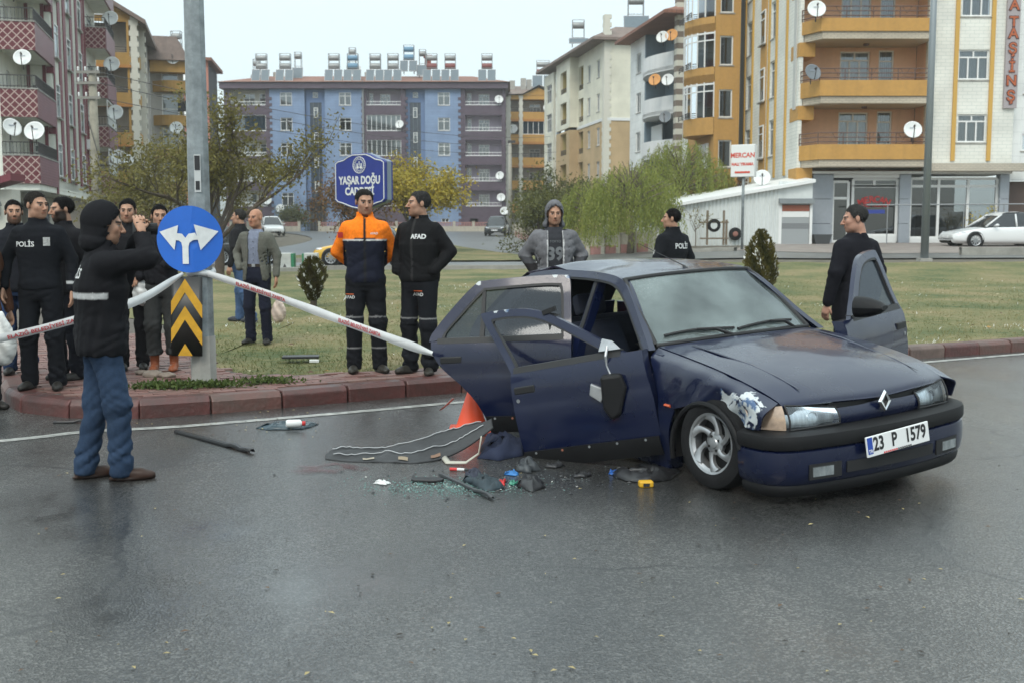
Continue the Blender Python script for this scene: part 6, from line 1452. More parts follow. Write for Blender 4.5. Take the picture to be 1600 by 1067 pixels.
# ---- side structures
XA, XB1, XB2 = -.40, -1.43, -1.47
for s in (-1, 1):
 nm = car
 # A pillar + roof rail + C pillar as one bent strip
 outer = [(-.53, .92), (-.70, 1.045), (-.95, 1.245), (-1.12, 1.345), (-1.35, 1.378), (-1.7, 1.385), (-2.1, 1.375), (-2.45, 1.33)]
 inner = [(-.60, .92), (-.76, 1.03), (-.99, 1.205), (-1.16, 1.298), (-1.36, 1.330), (-1.7, 1.336), (-2.08, 1.322), (-2.38, 1.27)]
 rail = strip_frame(outer, inner, s, .05, -.006).build('roof_rail', M_paint, car, True)
 strip_frame([(x + .0, z - .0) for x, z in inner], [(x - .012 * (x > -1.2), z - .016) for x, z in inner], s, .03, .0).build('door_seal', M_rubd, rail, True)
 # B pillar
 strip_frame([(XB1, .22), (XB1, .6), (XB1 - .005, .93), (XB1 - .02, 1.33)], [(XB1 - .085, .22), (XB1 - .085, .6), (XB1 - .085, .93), (XB1 - .085, 1.33)], s, .07, .03).build('b_pillar', M_paint, car, True)
 strip_frame([(XB1 - .02, .93), (XB1 - .03, 1.31)], [(XB1 - .065, .93), (XB1 - .068, 1.31)], s, .004, .022).build('b_pillar_seal', M_rubd, car, True)
 # hinge pillar and sill
 strip_frame([(-.385, .25), (-.385, .6), (-.42, .90)], [(-.47, .25), (-.47, .6), (-.52, .90)], s, .10, .03).build('hinge_pillar', M_paint, car, True)
 sl2 = MB().box(-2.2, -.34, s * .66, s * .79, .14, .25).build('sill', M_paint, car, bevel=.02)
 # C pillar and rear quarter, with arch
 top = [(-2.24, 1.355), (-2.38, 1.34), (-2.48, 1.31), (-2.58, 1.28)]
 r2 = [(-2.42, 1.20), (-2.52, 1.19), (-2.62, 1.17), (-2.72, 1.14)]
 r3 = [(-2.64, .98), (-2.74, .97), (-2.86, .96), (-3.0, .955)]
 panel('c_pillar', [[sp(x, z, s, .004) for x, z in r_] for r_ in (top, r2, r3)], M_paint, car, 12, 16)
 q0 = [(-2.58, .96), (-2.75, .955), (-2.95, .95), (-3.12, .945)]; q1 = [(-2.52, .78), (-2.7, .80), (-2.95, .80), (-3.2, .79)]; q2 = [(-2.36, .64), (-2.56, .665), (-2.82, .60), (-3.24, .62)]; q3 = [(-2.28, .60), (-2.54, .66), (-2.80, .585), (-3.26, .56)]
 panel('rear_quarter', [[sp(x, z, s) for x, z in r_] for r_ in (q0, q1, q2, q3)], M_paint, car, 20, 16)
 ln = MB(); row = [[(-2.50 + .35 * math.cos(R(a)), s * y, .31 + .35 * math.sin(R(a))) for a in range(-10, 200, 10)] for y in (.80, .42)]
 ln.grid(row); ln.build('wheel_arch_liner', M_rubd, car, True)
 panel('rear_quarter_lower', [[sp(-2.84, .58, s), sp(-3.0, .58, s), sp(-3.26, .58, s)], [sp(-2.86, .30, s), sp(-3.0, .30, s), sp(-3.24, .30, s)]], M_rub, car, 8, 6)
# rear end
panel('rear_window', [[(-2.60, -.52, 1.325), (-2.63, 0, 1.350), (-2.60, .52, 1.325)], [(-2.90, -.60, 1.14), (-2.94, 0, 1.15), (-2.90, .60, 1.14)], [(-3.13, -.66, .96), (-3.18, 0, .965), (-3.13, .66, .96)]], M_sglass, car, 16, 12)
panel('tailgate', [[(-3.13, -.70, .955), (-3.19, 0, .96), (-3.13, .70, .955)], [(-3.22, -.74, .80), (-3.28, 0, .80), (-3.22, .74, .80)], [(-3.24, -.76, .58), (-3.30, 0, .58), (-3.24, .76, .58)]], M_paint, car, 16, 10)
panel('rear_bumper', [[(-3.22, -.79, .58), (-3.34, 0, .58), (-3.22, .79, .58)], [(-3.26, -.79, .45), (-3.38, 0, .45), (-3.26, .79, .45)], [(-3.22, -.77, .27), (-3.33, 0, .27), (-3.22, .77, .27)]], M_rub, car, 16, 10)
for s in (-1, 1): MB().box(-3.285, -3.20, s * .50, s * .74, .62, .80).build('tail_lamp', mat('tail_red', (.35, .015, .015), .2), car, bevel=.02)
# floor, firewall, interior
MB().box(-3.1, .35, -.66, .66, .17, .21).box(-.42, -.38, -.66, .66, .21, .88).build('floor_pan', M_rubd, car)
eng = MB().box(-.30, .58, -.55, .55, .21, .60).build('engine_bay', M_rubd, car)
panel('dashboard', [[(-.60, -.66, .90), (-.56, 0, .92), (-.60, .66, .90)], [(-.80, -.66, .90), (-.80, 0, .91), (-.80, .66, .90)], [(-.86, -.66, .78), (-.86, 0, .80), (-.86, .66, .78)], [(-.80, -.66, .58), (-.80, 0, .58), (-.80, .66, .58)]], M_int, car, 20, 16)
def seat(x, y, w_, h_=.62, name='seat'):
 c = MB(); prof = [(.0, .0), (.50, .03), (.52, .12), (.46, .16), (.05, .12)]
 c.prism([(a, b) for a, b in prof], -w_ / 2, w_ / 2, M=Matrix.Translation((x - .05, y, .30)) @ Matrix.Rotation(R(90), 4, 'X'))
 so = c.build(name, M_seat, car, bevel=.035)
 bk = MB(); bk.prism([(0, 0), (.13, .0), (.10, h_ * .6), (.03, h_), (-.10, h_), (-.09, h_ * .5)], -w_ / 2, w_ / 2, M=Matrix.Translation((x - .10, y, .38)) @ Matrix.Rotation(R(90), 4, 'X') @ Matrix.Rotation(R(18), 4, 'Z')); bk.build('seat_back', M_seat, so, bevel=.04)
 if name == 'seat':
  hd = MB(); hd.box(-.05, .05, -.13, .13, .0, .17, M=Matrix.Translation((x - .30, y, .38 + h_ + .01)) @ Matrix.Rotation(R(-18), 4, 'Y')); hd.build('headrest', M_seat, so, bevel=.03)
seat(-1.62, -.34, .48); seat(-1.50, .34, .48); seat(-2.35, 0, 1.24, .56, 'rear_bench')
sw = MB(); M_ = Matrix.Translation((-.98, .34, .86)) @ Matrix.Rotation(R(-65), 4, 'Y')
sw.tube([M_ @ Vector((.18 * math.cos(a), .18 * math.sin(a), 0)) for a in np.linspace(0, 2 * math.pi, 28)], .014, 8); sw.tube([M_ @ Vector((0, -.17, 0)), M_ @ Vector((0, 0, -.03)), M_ @ Vector((0, .17, 0))], .02, 8); sw.tube([M_ @ Vector((0, 0, -.03)), M_ @ Vector((0, 0, -.25))], .03, 8)
sw.build('steering_wheel', M_rubd, car, True)
# ---- doors
HZ = .24
def door(s, kind, beta, sag, tinted, mirror=None, shear=0., lift=0.):
 if kind == 'front':
  xf = lambda z: np.interp(z, [.24, .6, .92], [-.365, -.355, -.40]); xr = lambda z: np.interp(z, [.24, .6, .92], [-1.435, -1.44, -1.44])
  outer = [(-.52, .915), (-.70, 1.035), (-.95, 1.232), (-1.10, 1.322), (-1.25, 1.356), (-1.40, 1.366), (-1.448, 1.364), (-1.462, 1.35), (-1.464, 1.28), (-1.445, .915)]
  inner = [(-.62, .915), (-.755, 1.005), (-.985, 1.19), (-1.12, 1.272), (-1.26, 1.304), (-1.36, 1.310), (-1.388, 1.308), (-1.400, 1.298), (-1.402, 1.25), (-1.390, .915)]
  hx = -.36
 else:
  xf = lambda z: np.interp(z, [.24, .6, .92], [-1.465, -1.465, -1.465]); xr = lambda z: np.interp(z, [.24, .34, .48, .60, .72, .84, .94], [-2.13, -2.15, -2.22, -2.33, -2.47, -2.55, -2.56])
  outer = [(-1.466, .915), (-1.475, 1.20), (-1.49, 1.342), (-1.54, 1.364), (-1.75, 1.368), (-2.14, 1.352), (-2.23, 1.325), (-2.42, 1.14), (-2.55, .985), (-2.575, .92)]
  inner = [(-1.525, .915), (-1.53, 1.19), (-1.545, 1.292), (-1.58, 1.308), (-1.75, 1.312), (-2.11, 1.298), (-2.175, 1.278), (-2.35, 1.10), (-2.455, .985), (-2.475, .935)]
  hx = -1.465
 shf = lambda x, z: x - shear * max(0, z - .92) * (.25 + .75 * min(1, max(0, (-.5 - x) / .9))); outer = [(shf(x, z), z) for x, z in outer]; inner = [(shf(x, z), z) for x, z in inner]
 zs = np.array([.24, .28, .33, .36, .39, .45, .52, .60, .66, .69, .74, .80, .86, .92])
 def fn(G):
  z = G[..., 2]; G[..., 1] -= s * .006 * np.exp(-((z - .685) / .018) ** 2)      # waist crease
  if s < 0 and beta: G = crumple(G, (-1.0 if kind == 'front' else -1.9, s * .84, .45), .5, .006, (0, 1, 0), 6)
  return G
 G = side_grid(xf, xr, zs, s, 26, 0, fn)
 d = MB().grid(G).build('door', M_paintr if s < 0 else M_paint, car, True); sd = d.modifiers.new('s', 'SOLIDIFY'); sd.thickness = .012; sd.offset = 0
 G2 = side_grid(lambda z: xf(z) - .015, lambda z: xr(z) + .015, np.linspace(.26, .915, 9), s, 12, .085)
 MB().grid(G2).build('door_lining', M_int, d, True)
 ed = MB(); k = 10                                                       # door edges
 for fx in (xf, xr):
  zz = np.linspace(.24, .92, k); g = [[sp(fx(z), z, s, .0), sp(fx(z), z, s, .085)] for z in zz]; ed.grid(np.array(g))
 xx = np.linspace(xf(.24), xr(.24), 8); ed.grid(np.array([[sp(x, .24, s), sp(x, .24, s, .085)] for x in xx]));
 xx = np.linspace(xf(.92), xr(.92), 8); ed.grid(np.array([[sp(x, .92, s), sp(x, .915, s, .06)] for x in xx]))
 ed.build('door_edge', M_paint, d)
 tr = side_grid(lambda z: xf(z) - .01, lambda z: xr(z) + .01, [.225, .25, .30, .345, .352], s, 14, -.012); to = MB().grid(tr).build('door_trim', M_rub, d, True); sd = to.modifiers.new('s', 'SOLIDIFY'); sd.thickness = .012
 if s < 0:
  for i in range(5):
   x = xf(.3) + (xr(.3) - xf(.3)) * (.1 + .2 * i); MB().tube([sp(x, .335, s, -.018), sp(x, .335, s, -.026)], .009, 8).build('trim_clip', mat('clip_rust', (.28, .10, .06), .7) if i == 3 else M_alloy, to)
 fo = strip_frame(outer, inner, s, .035, -.002).build('window_frame', M_paintr if s < 0 else M_paint, d, True)
 inn2 = []
 cx = np.mean([p[0] for p in inner]); cz = 1.08
 for (x, z) in inner: inn2.append((x + (cx - x) * .045, z + (cz - z) * .075))
 strip_frame(inner, inn2, s, .03, .0).build('window_seal', M_rubd, fo, True)
 strip_frame([(inner[0][0] + .06 * (kind == 'front') - .0, .945), ((inner[0][0] + inner[-1][0]) / 2, .945), (inner[-1][0] - .03, .945)], [(inner[0][0] + .06 * (kind == 'front'), .905), ((inner[0][0] + inner[-1][0]) / 2, .905), (inner[-1][0] - .03, .905)], s, .05, -.008).build('waist_seal', M_rubd, d, True)
 # glass as fan rows between the two sides of the opening
 if tinted:
  if kind == 'front': zz = np.linspace(.92, 1.31, 10); fa = lambda z: np.interp(z, [.92, 1.0, 1.19, 1.272, 1.31], [-.64, -.76, -.99, -1.13, -1.28]); fb = lambda z: -1.40
  else: zz = np.linspace(.92, 1.31, 10); fa = lambda z: -1.53; fb = lambda z: np.interp(z, [.92, .985, 1.085, 1.278, 1.31], [-2.48, -2.455, -2.35, -2.175, -2.10])
  MB().grid(side_grid(fa, fb, zz, s, 10, .018)).build('window', M_sglass if s < 0 else M_sglass, d, True)
  if kind == 'rear': strip_frame([(-2.14, .92), (-2.14, 1.29)], [(-2.175, .92), (-2.165, 1.285)], s, .025, .004).build('quarter_bar', M_rubd, d)
 elif kind == 'front':
  sh_ = MB(); sh_.add([sp(-1.04, 1.245, s, .018), sp(-1.20, 1.295, s, .018), sp(-1.17, 1.27, s, .018), sp(-1.14, 1.15, s, .018), sp(-1.10, 1.24, s, .018)], [(0, 1, 2, 3, 4)]); sh_.build('glass_shard', M_rubd, d)
  MB().box(-.055, .055, -.012, .012, -.016, .016, M=Matrix.Translation(sp(-1.13, 1.29, s, -.01)) @ Matrix.Rotation(R(-8), 4, 'Y')).build('torn_clip', M_rubd, d)
 hxx = (xr(.8) + .11) if kind == 'front' else (xr(.8) + .13)
 hb_ = MB().box(-.085, .085, -.010, .014, -.026, .026, M=Matrix.Translation(sp(hxx - .02 * 0, .785, s, -.004))).build('door_handle', M_rubd, d, bevel=.008)
 if kind == 'front': MB().tube([sp(hxx - .065, .715, s, -.001), sp(hxx - .065, .715, s, -.006)], .014, 12).build('lock', M_alloy, d)
 if mirror == 'whole':
  base = Vector(sp(-.60, .955, s, -.02)); mb_ = MB()
  A = []
  for u in np.linspace(0, 1, 9):
   w_ = .5 * math.sin(math.pi * min(1, .25 + u * .75)) ** .5
   A.append([(base.x + .02 + .07 * math.cos(a) * (1 - .2 * u), base.y + s * (.02 + .22 * u), base.z + .055 + (.085 * math.sin(a)) * (.55 + .9 * w_ - .35 * u)) for a in np.linspace(0, 2 * math.pi, 13)])
  mb_.grid(np.array(A)); mb_.add(A[-1], [tuple(range(13))]); mb_.add(A[0], [tuple(range(12, -1, -1))]); mb_.build('mirror', M_rub, d, True)
 if mirror == 'dangling':
  b0 = Vector(sp(-.635, .96, s, -.006))
  mo = MB().add([sp(-.55, .945, s, -.012), sp(-.72, .95, s, -.012), sp(-.70, 1.03, s, -.004), sp(-.62, 1.005, s, -.008)], [(0, 1, 2, 3)]).build('mirror_base', M_alloy, d); sd = mo.modifiers.new('s', 'SOLIDIFY'); sd.thickness = .015
  MB().tube([b0 + Vector((-.02, s * .01, .02)), b0 + Vector((-.02, s * .06, -.04)), b0 + Vector((-.03, s * .05, -.10)), b0 + Vector((-.01, s * .06, -.16))], [.012, .01, .007, .01], 8).build('mirror_cable', M_alloy, d, True)
  hM = Matrix.Translation(b0 + Vector((.0, s * .09, -.30))) @ Matrix.Rotation(R(12), 4, 'Y') @ Matrix.Rotation(R(20), 4, 'Z')
  hs_ = MB().prism([(-.09, .13), (.05, .15), (.09, .06), (.05, -.12), (-.01, -.17), (-.07, -.09)], -.05, .05, M=hM @ Matrix.Rotation(R(90), 4, 'X')).build('mirror', M_rub, d, bevel=.02)
  MB().prism([(-.06, .03), (-.16, .07), (-.17, -.01), (-.09, -.06)], -.02, .02, M=hM @ Matrix.Rotation(R(90), 4, 'X') @ Matrix.Translation((-.0, 0, -.045))).build('mirror_glass', M_alloy, hs_, bevel=.006)
 if beta or sag:
  hp_ = Vector((hx, s * .80, .30))
  d.matrix_local = Matrix.Translation(hp_ + Vector((0, 0, lift))) @ Matrix.Rotation(R(beta) * (1 if s < 0 else -1), 4, 'Z') @ Matrix.Rotation(R(-sag), 4, 'Y') @ Matrix.Translation(-hp_)
 return d
door(-1, 'front', 30, 11, False, 'dangling', shear=.62, lift=.035)
door(-1, 'rear', 48, 1.5, True)
door(1, 'front', 70, 0, True, 'whole', lift=.05)
door(1, 'rear', 0, 0, True)
# ---- wheels
def wheel(x, y, z, s, steer, camber=0):
 Rr = .288
 w_ = bpy.data.objects.new('wheel', None); C.objects.link(w_); w_.parent = car
 w_.matrix_local = Matrix.Translation((x, y, z)) @ Matrix.Rotation(R(steer), 4, 'Z') @ Matrix.Rotation(R(camber), 4, 'X') @ Matrix.Rotation(R(-90) * s, 4, 'X')
 t_ = MB(); t_.lathe([(.178, -.075), (.20, -.085), (.245, -.09), (.275, -.078), (.286, -.055), (Rr, 0), (.286, .055), (.275, .078), (.245, .09), (.20, .085), (.178, .075)], 48)
 t_.build('tyre', M_tyre, w_, True)
 r_ = MB(); r_.lathe([(.170, -.07), (.186, -.078), (.190, -.072), (.176, -.05), (.165, .03), (.165, .055), (.180, .070), (.192, .080), (.190, .084), (.176, .078)], 48); ro = r_.build('rim', M_alloy, w_, True)
 bkp = MB(); bkp.lathe([(.001, .0), (.166, .0)], 32); bkp.build('brake_disc', mat('brake_dark', (.02, .02, .02), .6, metal=.4), w_)
 hb = MB(); hb.lathe([(.001, .062), (.028, .060), (.034, .052), (.060, .050), (.072, .045), (.074, .02)], 24); hb.build('hub', M_alloy, ro, True)
 for k in range(6):
  a = k * math.pi / 3 + .2; ptsA = [];
  g = []
  for t in np.linspace(0, 1, 9):
   rr = .060 + .118 * t; an_ = a + .55 * t ** 1.4; hwid = .024 - .010 * math.sin(math.pi * t) + .018 * t ** 3
   c_ = Vector((rr * math.cos(an_), rr * math.sin(an_), .050 + .022 * t ** 2)); tg = Vector((-math.sin(an_ + .5), math.cos(an_ + .5), 0))
   g.append([c_ - tg * hwid - Vector((0, 0, .025)), c_ - tg * hwid, c_ - tg * hwid * .5 + Vector((0, 0, .006)), c_ + tg * hwid * .5 + Vector((0, 0, .006)), c_ + tg * hwid, c_ + tg * hwid - Vector((0, 0, .025))])
  MB().grid(np.array([[tuple(p) for p in q] for q in g])).build('spoke', M_alloy, ro, True)
 for k in range(4):
  a = k * math.pi / 2 + .5; MB().tube([(.047 * math.cos(a), .047 * math.sin(a), .050), (.047 * math.cos(a), .047 * math.sin(a), .056)], .009, 8).build('wheel_bolt', M_rubd, ro)
def wz(x, y): return .288 - (CARM @ Vector((x, y, 0))).z
wheel(.15, -.757, wz(.15, -.757) - .006, -1, 4, -4); wheel(.11, .715, wz(.11, .715), 1, 4); wheel(-2.50, -.70, wz(-2.5, -.70), -1, 0, 6); wheel(-2.50, .71, wz(-2.5, .71), 1, 0)
for o in list(car.children_recursive):
 if o.type == 'MESH' and len(o.data.polygons) > 8:
  if any(m_.type == 'SOLIDIFY' for m_ in o.modifiers): e_ = o.modifiers.new('es', 'EDGE_SPLIT'); e_.split_angle = R(38)
  elif o.data.polygons[0].use_smooth: smooth_by_angle(o, 38)
# PEOPLE
def snet(fn, lo, hi, h):
 xs = [np.arange(l, u + h, h, dtype=np.float32) for l, u in zip(lo, hi)]
 X, Y, Z = np.meshgrid(*xs, indexing='ij'); D = fn(X, Y, Z).astype(np.float32); n = D.shape
 ins = D < 0
 c = [ins[i:n[0] - 1 + i, j:n[1] - 1 + j, k:n[2] - 1 + k] for i in (0, 1) for j in (0, 1) for k in (0, 1)]
 sm_ = sum(q.astype(np.int8) for q in c); act = (sm_ > 0) & (sm_ < 8); idx = -np.ones(act.shape, np.int32); ii = np.argwhere(act); idx[act] = np.arange(len(ii))
 acc = np.zeros((len(ii), 3), np.float32); cnt = np.zeros(len(ii), np.float32)
 cs = [(i, j, k) for i in (0, 1) for j in (0, 1) for k in (0, 1)]
 for a in range(8):
  for b in range(a + 1, 8):
   d = [abs(p - q) for p, q in zip(cs[a], cs[b])]
   if sum(d) != 1: continue
   da = D[tuple((ii + cs[a]).T)]; db = D[tuple((ii + cs[b]).T)]; m = (da < 0) != (db < 0); t = np.where(m, da / np.where(m, da - db, 1), 0)
   p = np.array(cs[a]) + t[:, None] * (np.array(cs[b]) - np.array(cs[a])); acc += np.where(m[:, None], p, 0); cnt += m
 V = (ii + acc / cnt[:, None]) * h + np.array([x[0] for x in xs]); F = []
 for ax in range(3):
  sl0 = [slice(None)] * 3; sl1 = [slice(None)] * 3; sl0[ax] = slice(0, n[ax] - 1); sl1[ax] = slice(1, n[ax])
  e = ins[tuple(sl0)] != ins[tuple(sl1)]; q = np.argwhere(e); o = [a for a in range(3) if a != ax]
  q = q[(q[:, o[0]] > 0) & (q[:, o[1]] > 0) & (q[:, o[0]] < n[o[0]] - 1) & (q[:, o[1]] < n[o[1]] - 1)]
  fl = ins[tuple(q.T)]; A = []
  for da, db in ((0, 0), (1, 0), (1, 1), (0, 1)):
   w_ = q.copy(); w_[:, o[0]] -= da; w_[:, o[1]] -= db; A.append(idx[tuple(w_.T)])
  A = np.stack(A, 1); flip = fl if ax != 1 else ~fl
  A[flip] = A[flip][:, ::-1]; F.append(A)
 return V.astype(np.float64), np.concatenate(F)[:, ::-1]
def smin(a, b, k): h = np.clip(.5 + .5 * (b - a) / k, 0, 1); return b + (a - b) * h - k * h * (1 - h)
def cap(X, Y, Z, a, b, ra, rb):
 a = np.array(a, np.float32); b = np.array(b, np.float32); ba = b - a; px, py, pz = X - a[0], Y - a[1], Z - a[2]
 t = np.clip((px * ba[0] + py * ba[1] + pz * ba[2]) / float(ba @ ba), 0, 1)
 return np.sqrt((px - ba[0] * t) ** 2 + (py - ba[1] * t) ** 2 + (pz - ba[2] * t) ** 2) - (ra + (rb - ra) * t)
def ell(X, Y, Z, c, r):
 q = np.sqrt(((X - c[0]) / r[0]) ** 2 + ((Y - c[1]) / r[1]) ** 2 + ((Z - c[2]) / r[2]) ** 2); return (q - 1) * min(r)
def stack(X, Y, Z, zs, a, b, cy=None, e=2.5, cx=None):
 A = np.interp(Z, zs, a).astype(np.float32); B = np.interp(Z, zs, b).astype(np.float32); cyv = np.interp(Z, zs, cy) if cy is not None else 0; cxv = np.interp(Z, zs, cx) if cx is not None else 0
 q = ((np.abs(X - cxv) / A) ** e + (np.abs(Y - cyv) / B) ** e) ** (1 / e); d = (q - 1) * np.minimum(A, B)
 return np.maximum(d, np.maximum(zs[0] - Z, Z - zs[-1]))
def folds(X, Y, Z, amp, f, seed):
 """creased cloth: ridged waves whose crests run roughly across the limb"""
 g = np.random.RandomState(seed); out = 0
 for k in range(5):
  v = g.normal(size=3) * np.array([.55, .55, 1.3]); v /= np.linalg.norm(v); w_ = g.normal(size=3); ph = g.uniform(0, 6, 2); ff = f * (1 + .5 * k)
  q = np.sin(ff * (v[0] * X + v[1] * Y + v[2] * Z) + 2.2 * np.sin(ff * .4 * (w_[0] * X + w_[1] * Y + w_[2] * Z) + ph[1]) + ph[0]); mk = .5 + .5 * np.sin(ff * .3 * (w_[2] * X + w_[0] * Y + .6 * w_[1] * Z) + ph[0] * 2); out = out + mk * (1 - 2 * np.abs(q) ** .8) / (1 + .5 * k)
 return amp * out
def col_mat(name, rough, bump, bscale, sheen=0., sss=0., spec=.3):
 m, t, L, b = node_mat(name); a = t.nodes.new('ShaderNodeAttribute'); a.attribute_name = 'Col'
 tc = t.nodes.new('ShaderNodeTexCoord'); n = t.nodes.new('ShaderNodeTexNoise'); iv(n, 'Scale', bscale * .18); iv(n, 'Detail', 6); L.new(tc.outputs['Object'], n.inputs[0])
 r = t.nodes.new('ShaderNodeMapRange'); iv(r, 1, .3); iv(r, 2, .7); iv(r, 3, .86); iv(r, 4, 1.12); L.new(n.outputs[0], r.inputs[0])
 mu = t.nodes.new('ShaderNodeMix'); mu.data_type = 'RGBA'; mu.blend_type = 'MULTIPLY'; iv(mu, 0, 1); L.new(a.outputs['Color'], mu.inputs[6]); L.new(r.outputs[0], mu.inputs[7]); L.new(mu.outputs[2], b.inputs['Base Color'])
 iv(b, 'Roughness', rough); iv(b, 'Specular IOR Level', spec)
 if sheen: iv(b, 'Sheen Weight', sheen)
 if sss: iv(b, 'Subsurface Weight', sss); iv(b, 'Subsurface Radius', (.01, .004, .002))
 n2 = t.nodes.new('ShaderNodeTexNoise'); iv(n2, 'Scale', bscale); L.new(tc.outputs['Object'], n2.inputs[0]); bp = t.nodes.new('ShaderNodeBump'); iv(bp, 'Strength', bump); iv(bp, 'Distance', .004); L.new(n2.outputs[0], bp.inputs['Height']); L.new(bp.outputs[0], b.inputs['Normal'])
 return m
M_skin = col_mat('skin', .5, .08, 150); M_cloth = col_mat('cloth', .85, .3, 220, 0, 0, .12); M_denim = col_mat('denim', .9, .4, 300, 0, 0, .1); M_leather = col_mat('leather', .45, .15, 90); M_hair = col_mat('hair', .6, .6, 190, 0, 0, .06)
def col_obj(name, V, F, cols, m, parent, smooth=True):
 me = bpy.data.meshes.new(name); V = np.asarray(V, np.float32)
 me.from_pydata([tuple(v) for v in V.tolist()], [], [tuple(f) for f in (F.tolist() if hasattr(F, 'tolist') else F)])
 a = me.color_attributes.new('Col', 'FLOAT_COLOR', 'POINT'); c = np.ones((len(V), 4), np.float32); c[:, :3] = cols; a.data.foreach_set('color', c.ravel())
 if smooth: me.polygons.foreach_set('use_smooth', [True] * len(me.polygons))
 me.materials.append(m); me.update(); return mesh_obj(name, me, parent)
def head_fn(big=1.):
 def fn(X, Y, Z):
  AX = np.abs(X)
  d = ell(X, Y, Z, (0, .015, .035), (.077, .097, .084)); d = smin(d, ell(X, Y, Z, (0, -.03, -.035), (.062, .066, .085)), .03)
  d = smin(d, ell(AX, Y, Z, (.035, -.02, -.07), (.028, .05, .035)), .03); d = smin(d, ell(X, Y, Z, (0, -.062, -.094), (.026, .027, .022)), .025)
  d = smin(d, ell(AX, Y, Z, (.042, -.062, -.018), (.022, .024, .024)), .02); d = smin(d, cap(X, Y, Z, (-.036, -.084, .030), (.036, -.084, .030), .011, .011), .014)
  s_ = ell(AX, Y, Z, (.031, -.106, .008), (.019, .018, .011)); d = -smin(-d, s_, .008)
  d = np.minimum(d, ell(AX, Y, Z, (.031, -.079, .008), (.0135, .0135, .0135)))
  d = smin(d, cap(X, Y, Z, (0, -.092, .018), (0, -.120, -.026), .007, .0125), .010); d = smin(d, cap(X, Y, Z, (-.012, -.105, -.031), (.012, -.105, -.031), .0085, .0085), .006)
  d = smin(d, cap(X, Y, Z, (-.017, -.093, -.053), (.017, -.093, -.053), .0065, .0065), .006); d = smin(d, cap(X, Y, Z, (-.013, -.091, -.064), (.013, -.091, -.064), .007, .007), .006)
  d = smin(d, ell(AX, Y, Z, (.080, .012, .0), (.010, .019, .031)), .006)
  d = smin(d, cap(X, Y, Z, (0, .022, -.06), (0, .035, -.22), .055, .060), .02); return d
 return fn
_hd = None
def head_mesh():
 global _hd
 if _hd is None: _hd = snet(head_fn(), (-.1, -.14, -.22), (.1, .125, .13), .0056)
 return _hd
HAIRL = dict(short=([-.11, -.075, -.05, -.02, .02, .05, .1], [.088, .082, .062, .014, .008, -.045, -.06]), receding=([-.11, -.06, -.03, 0, .02, .05, .1], [.105, .09, .05, .012, .008, -.045, -.06]))
def face_cols(V, skin, hairc, beard=0., stache=0., brow=1., stub=.35, hl=None):
 x, y, z = V[:, 0], V[:, 1], V[:, 2]; ax = np.abs(x); c = np.tile(np.array(skin), (len(V), 1)); hc = np.array(hairc)
 g = np.random.RandomState(1); c *= (1 + .05 * np.sin(x * 90 + z * 70))[:, None]
 def mixc(m, col): c[:] = c * (1 - m[:, None]) + np.array(col) * m[:, None]
 front = (y < -.02)
 red = np.exp(-((ax - .045) / .02) ** 2 - ((z + .02) / .02) ** 2) * front * .25; mixc(red, (skin[0] * 1.02, skin[1] * .72, skin[2] * .68)); mixc(np.exp(-(ax / .012) ** 2 - ((z + .025) / .02) ** 2) * front * .25, (skin[0], skin[1] * .7, skin[2] * .66))
 jaw = sstep(-.025, -.05, z + .25 * np.maximum(y, -.05) * 0) * sstep(.03, .0, y) * (z > -.125) * 1.0
 jaw *= 1 - np.exp(-(x / .026) ** 2 - ((z + .058) / .012) ** 2) * .8
 side = sstep(.045, .055, ax) * sstep(.03, -.01, y) * sstep(.02, -.02, z) * (z > -.11); m = np.clip(jaw + side, 0, 1)
 mixc(m * (beard if beard else stub * .5), hc * .8 + (0 if beard else np.array(skin) * .25))
 if stache: mixc(sstep(.034, .026, ax) * sstep(-.028, -.033, z) * sstep(-.051, -.046, z) * front * stache, hc)
 mixc(((ax < .023) & (z < -.047) & (z > -.070) & (y < -.085)) * .6, (skin[0] * .72, skin[1] * .48, skin[2] * .45))
 if hl is not None: mixc(sstep(.0, .008, z - np.interp(y, *hl)) * (ax < .079) * .95, hc)
 mixc(((ax > .010) & (ax < .050) & (np.abs(z - .031 + (ax - .03) ** 2 * 6) < .006) & (y < -.045)) * .9 * brow, hc)
 ey = (((ax - .031) / .0145) ** 2 + ((z - .008) / .0075) ** 2 < 1) & (y < -.06); mixc(ey * .9, (.30, .27, .25)); mixc((((ax - .031) ** 2 + (z - .008) ** 2 < .0066 ** 2) & (y < -.06)) * 1., (.03, .02, .015))
 mixc(((((ax - .031) / .018) ** 2 + ((z - .0145) / .004) ** 2 < 1) & (y < -.06)) * .7, (.05, .03, .02))
 return c
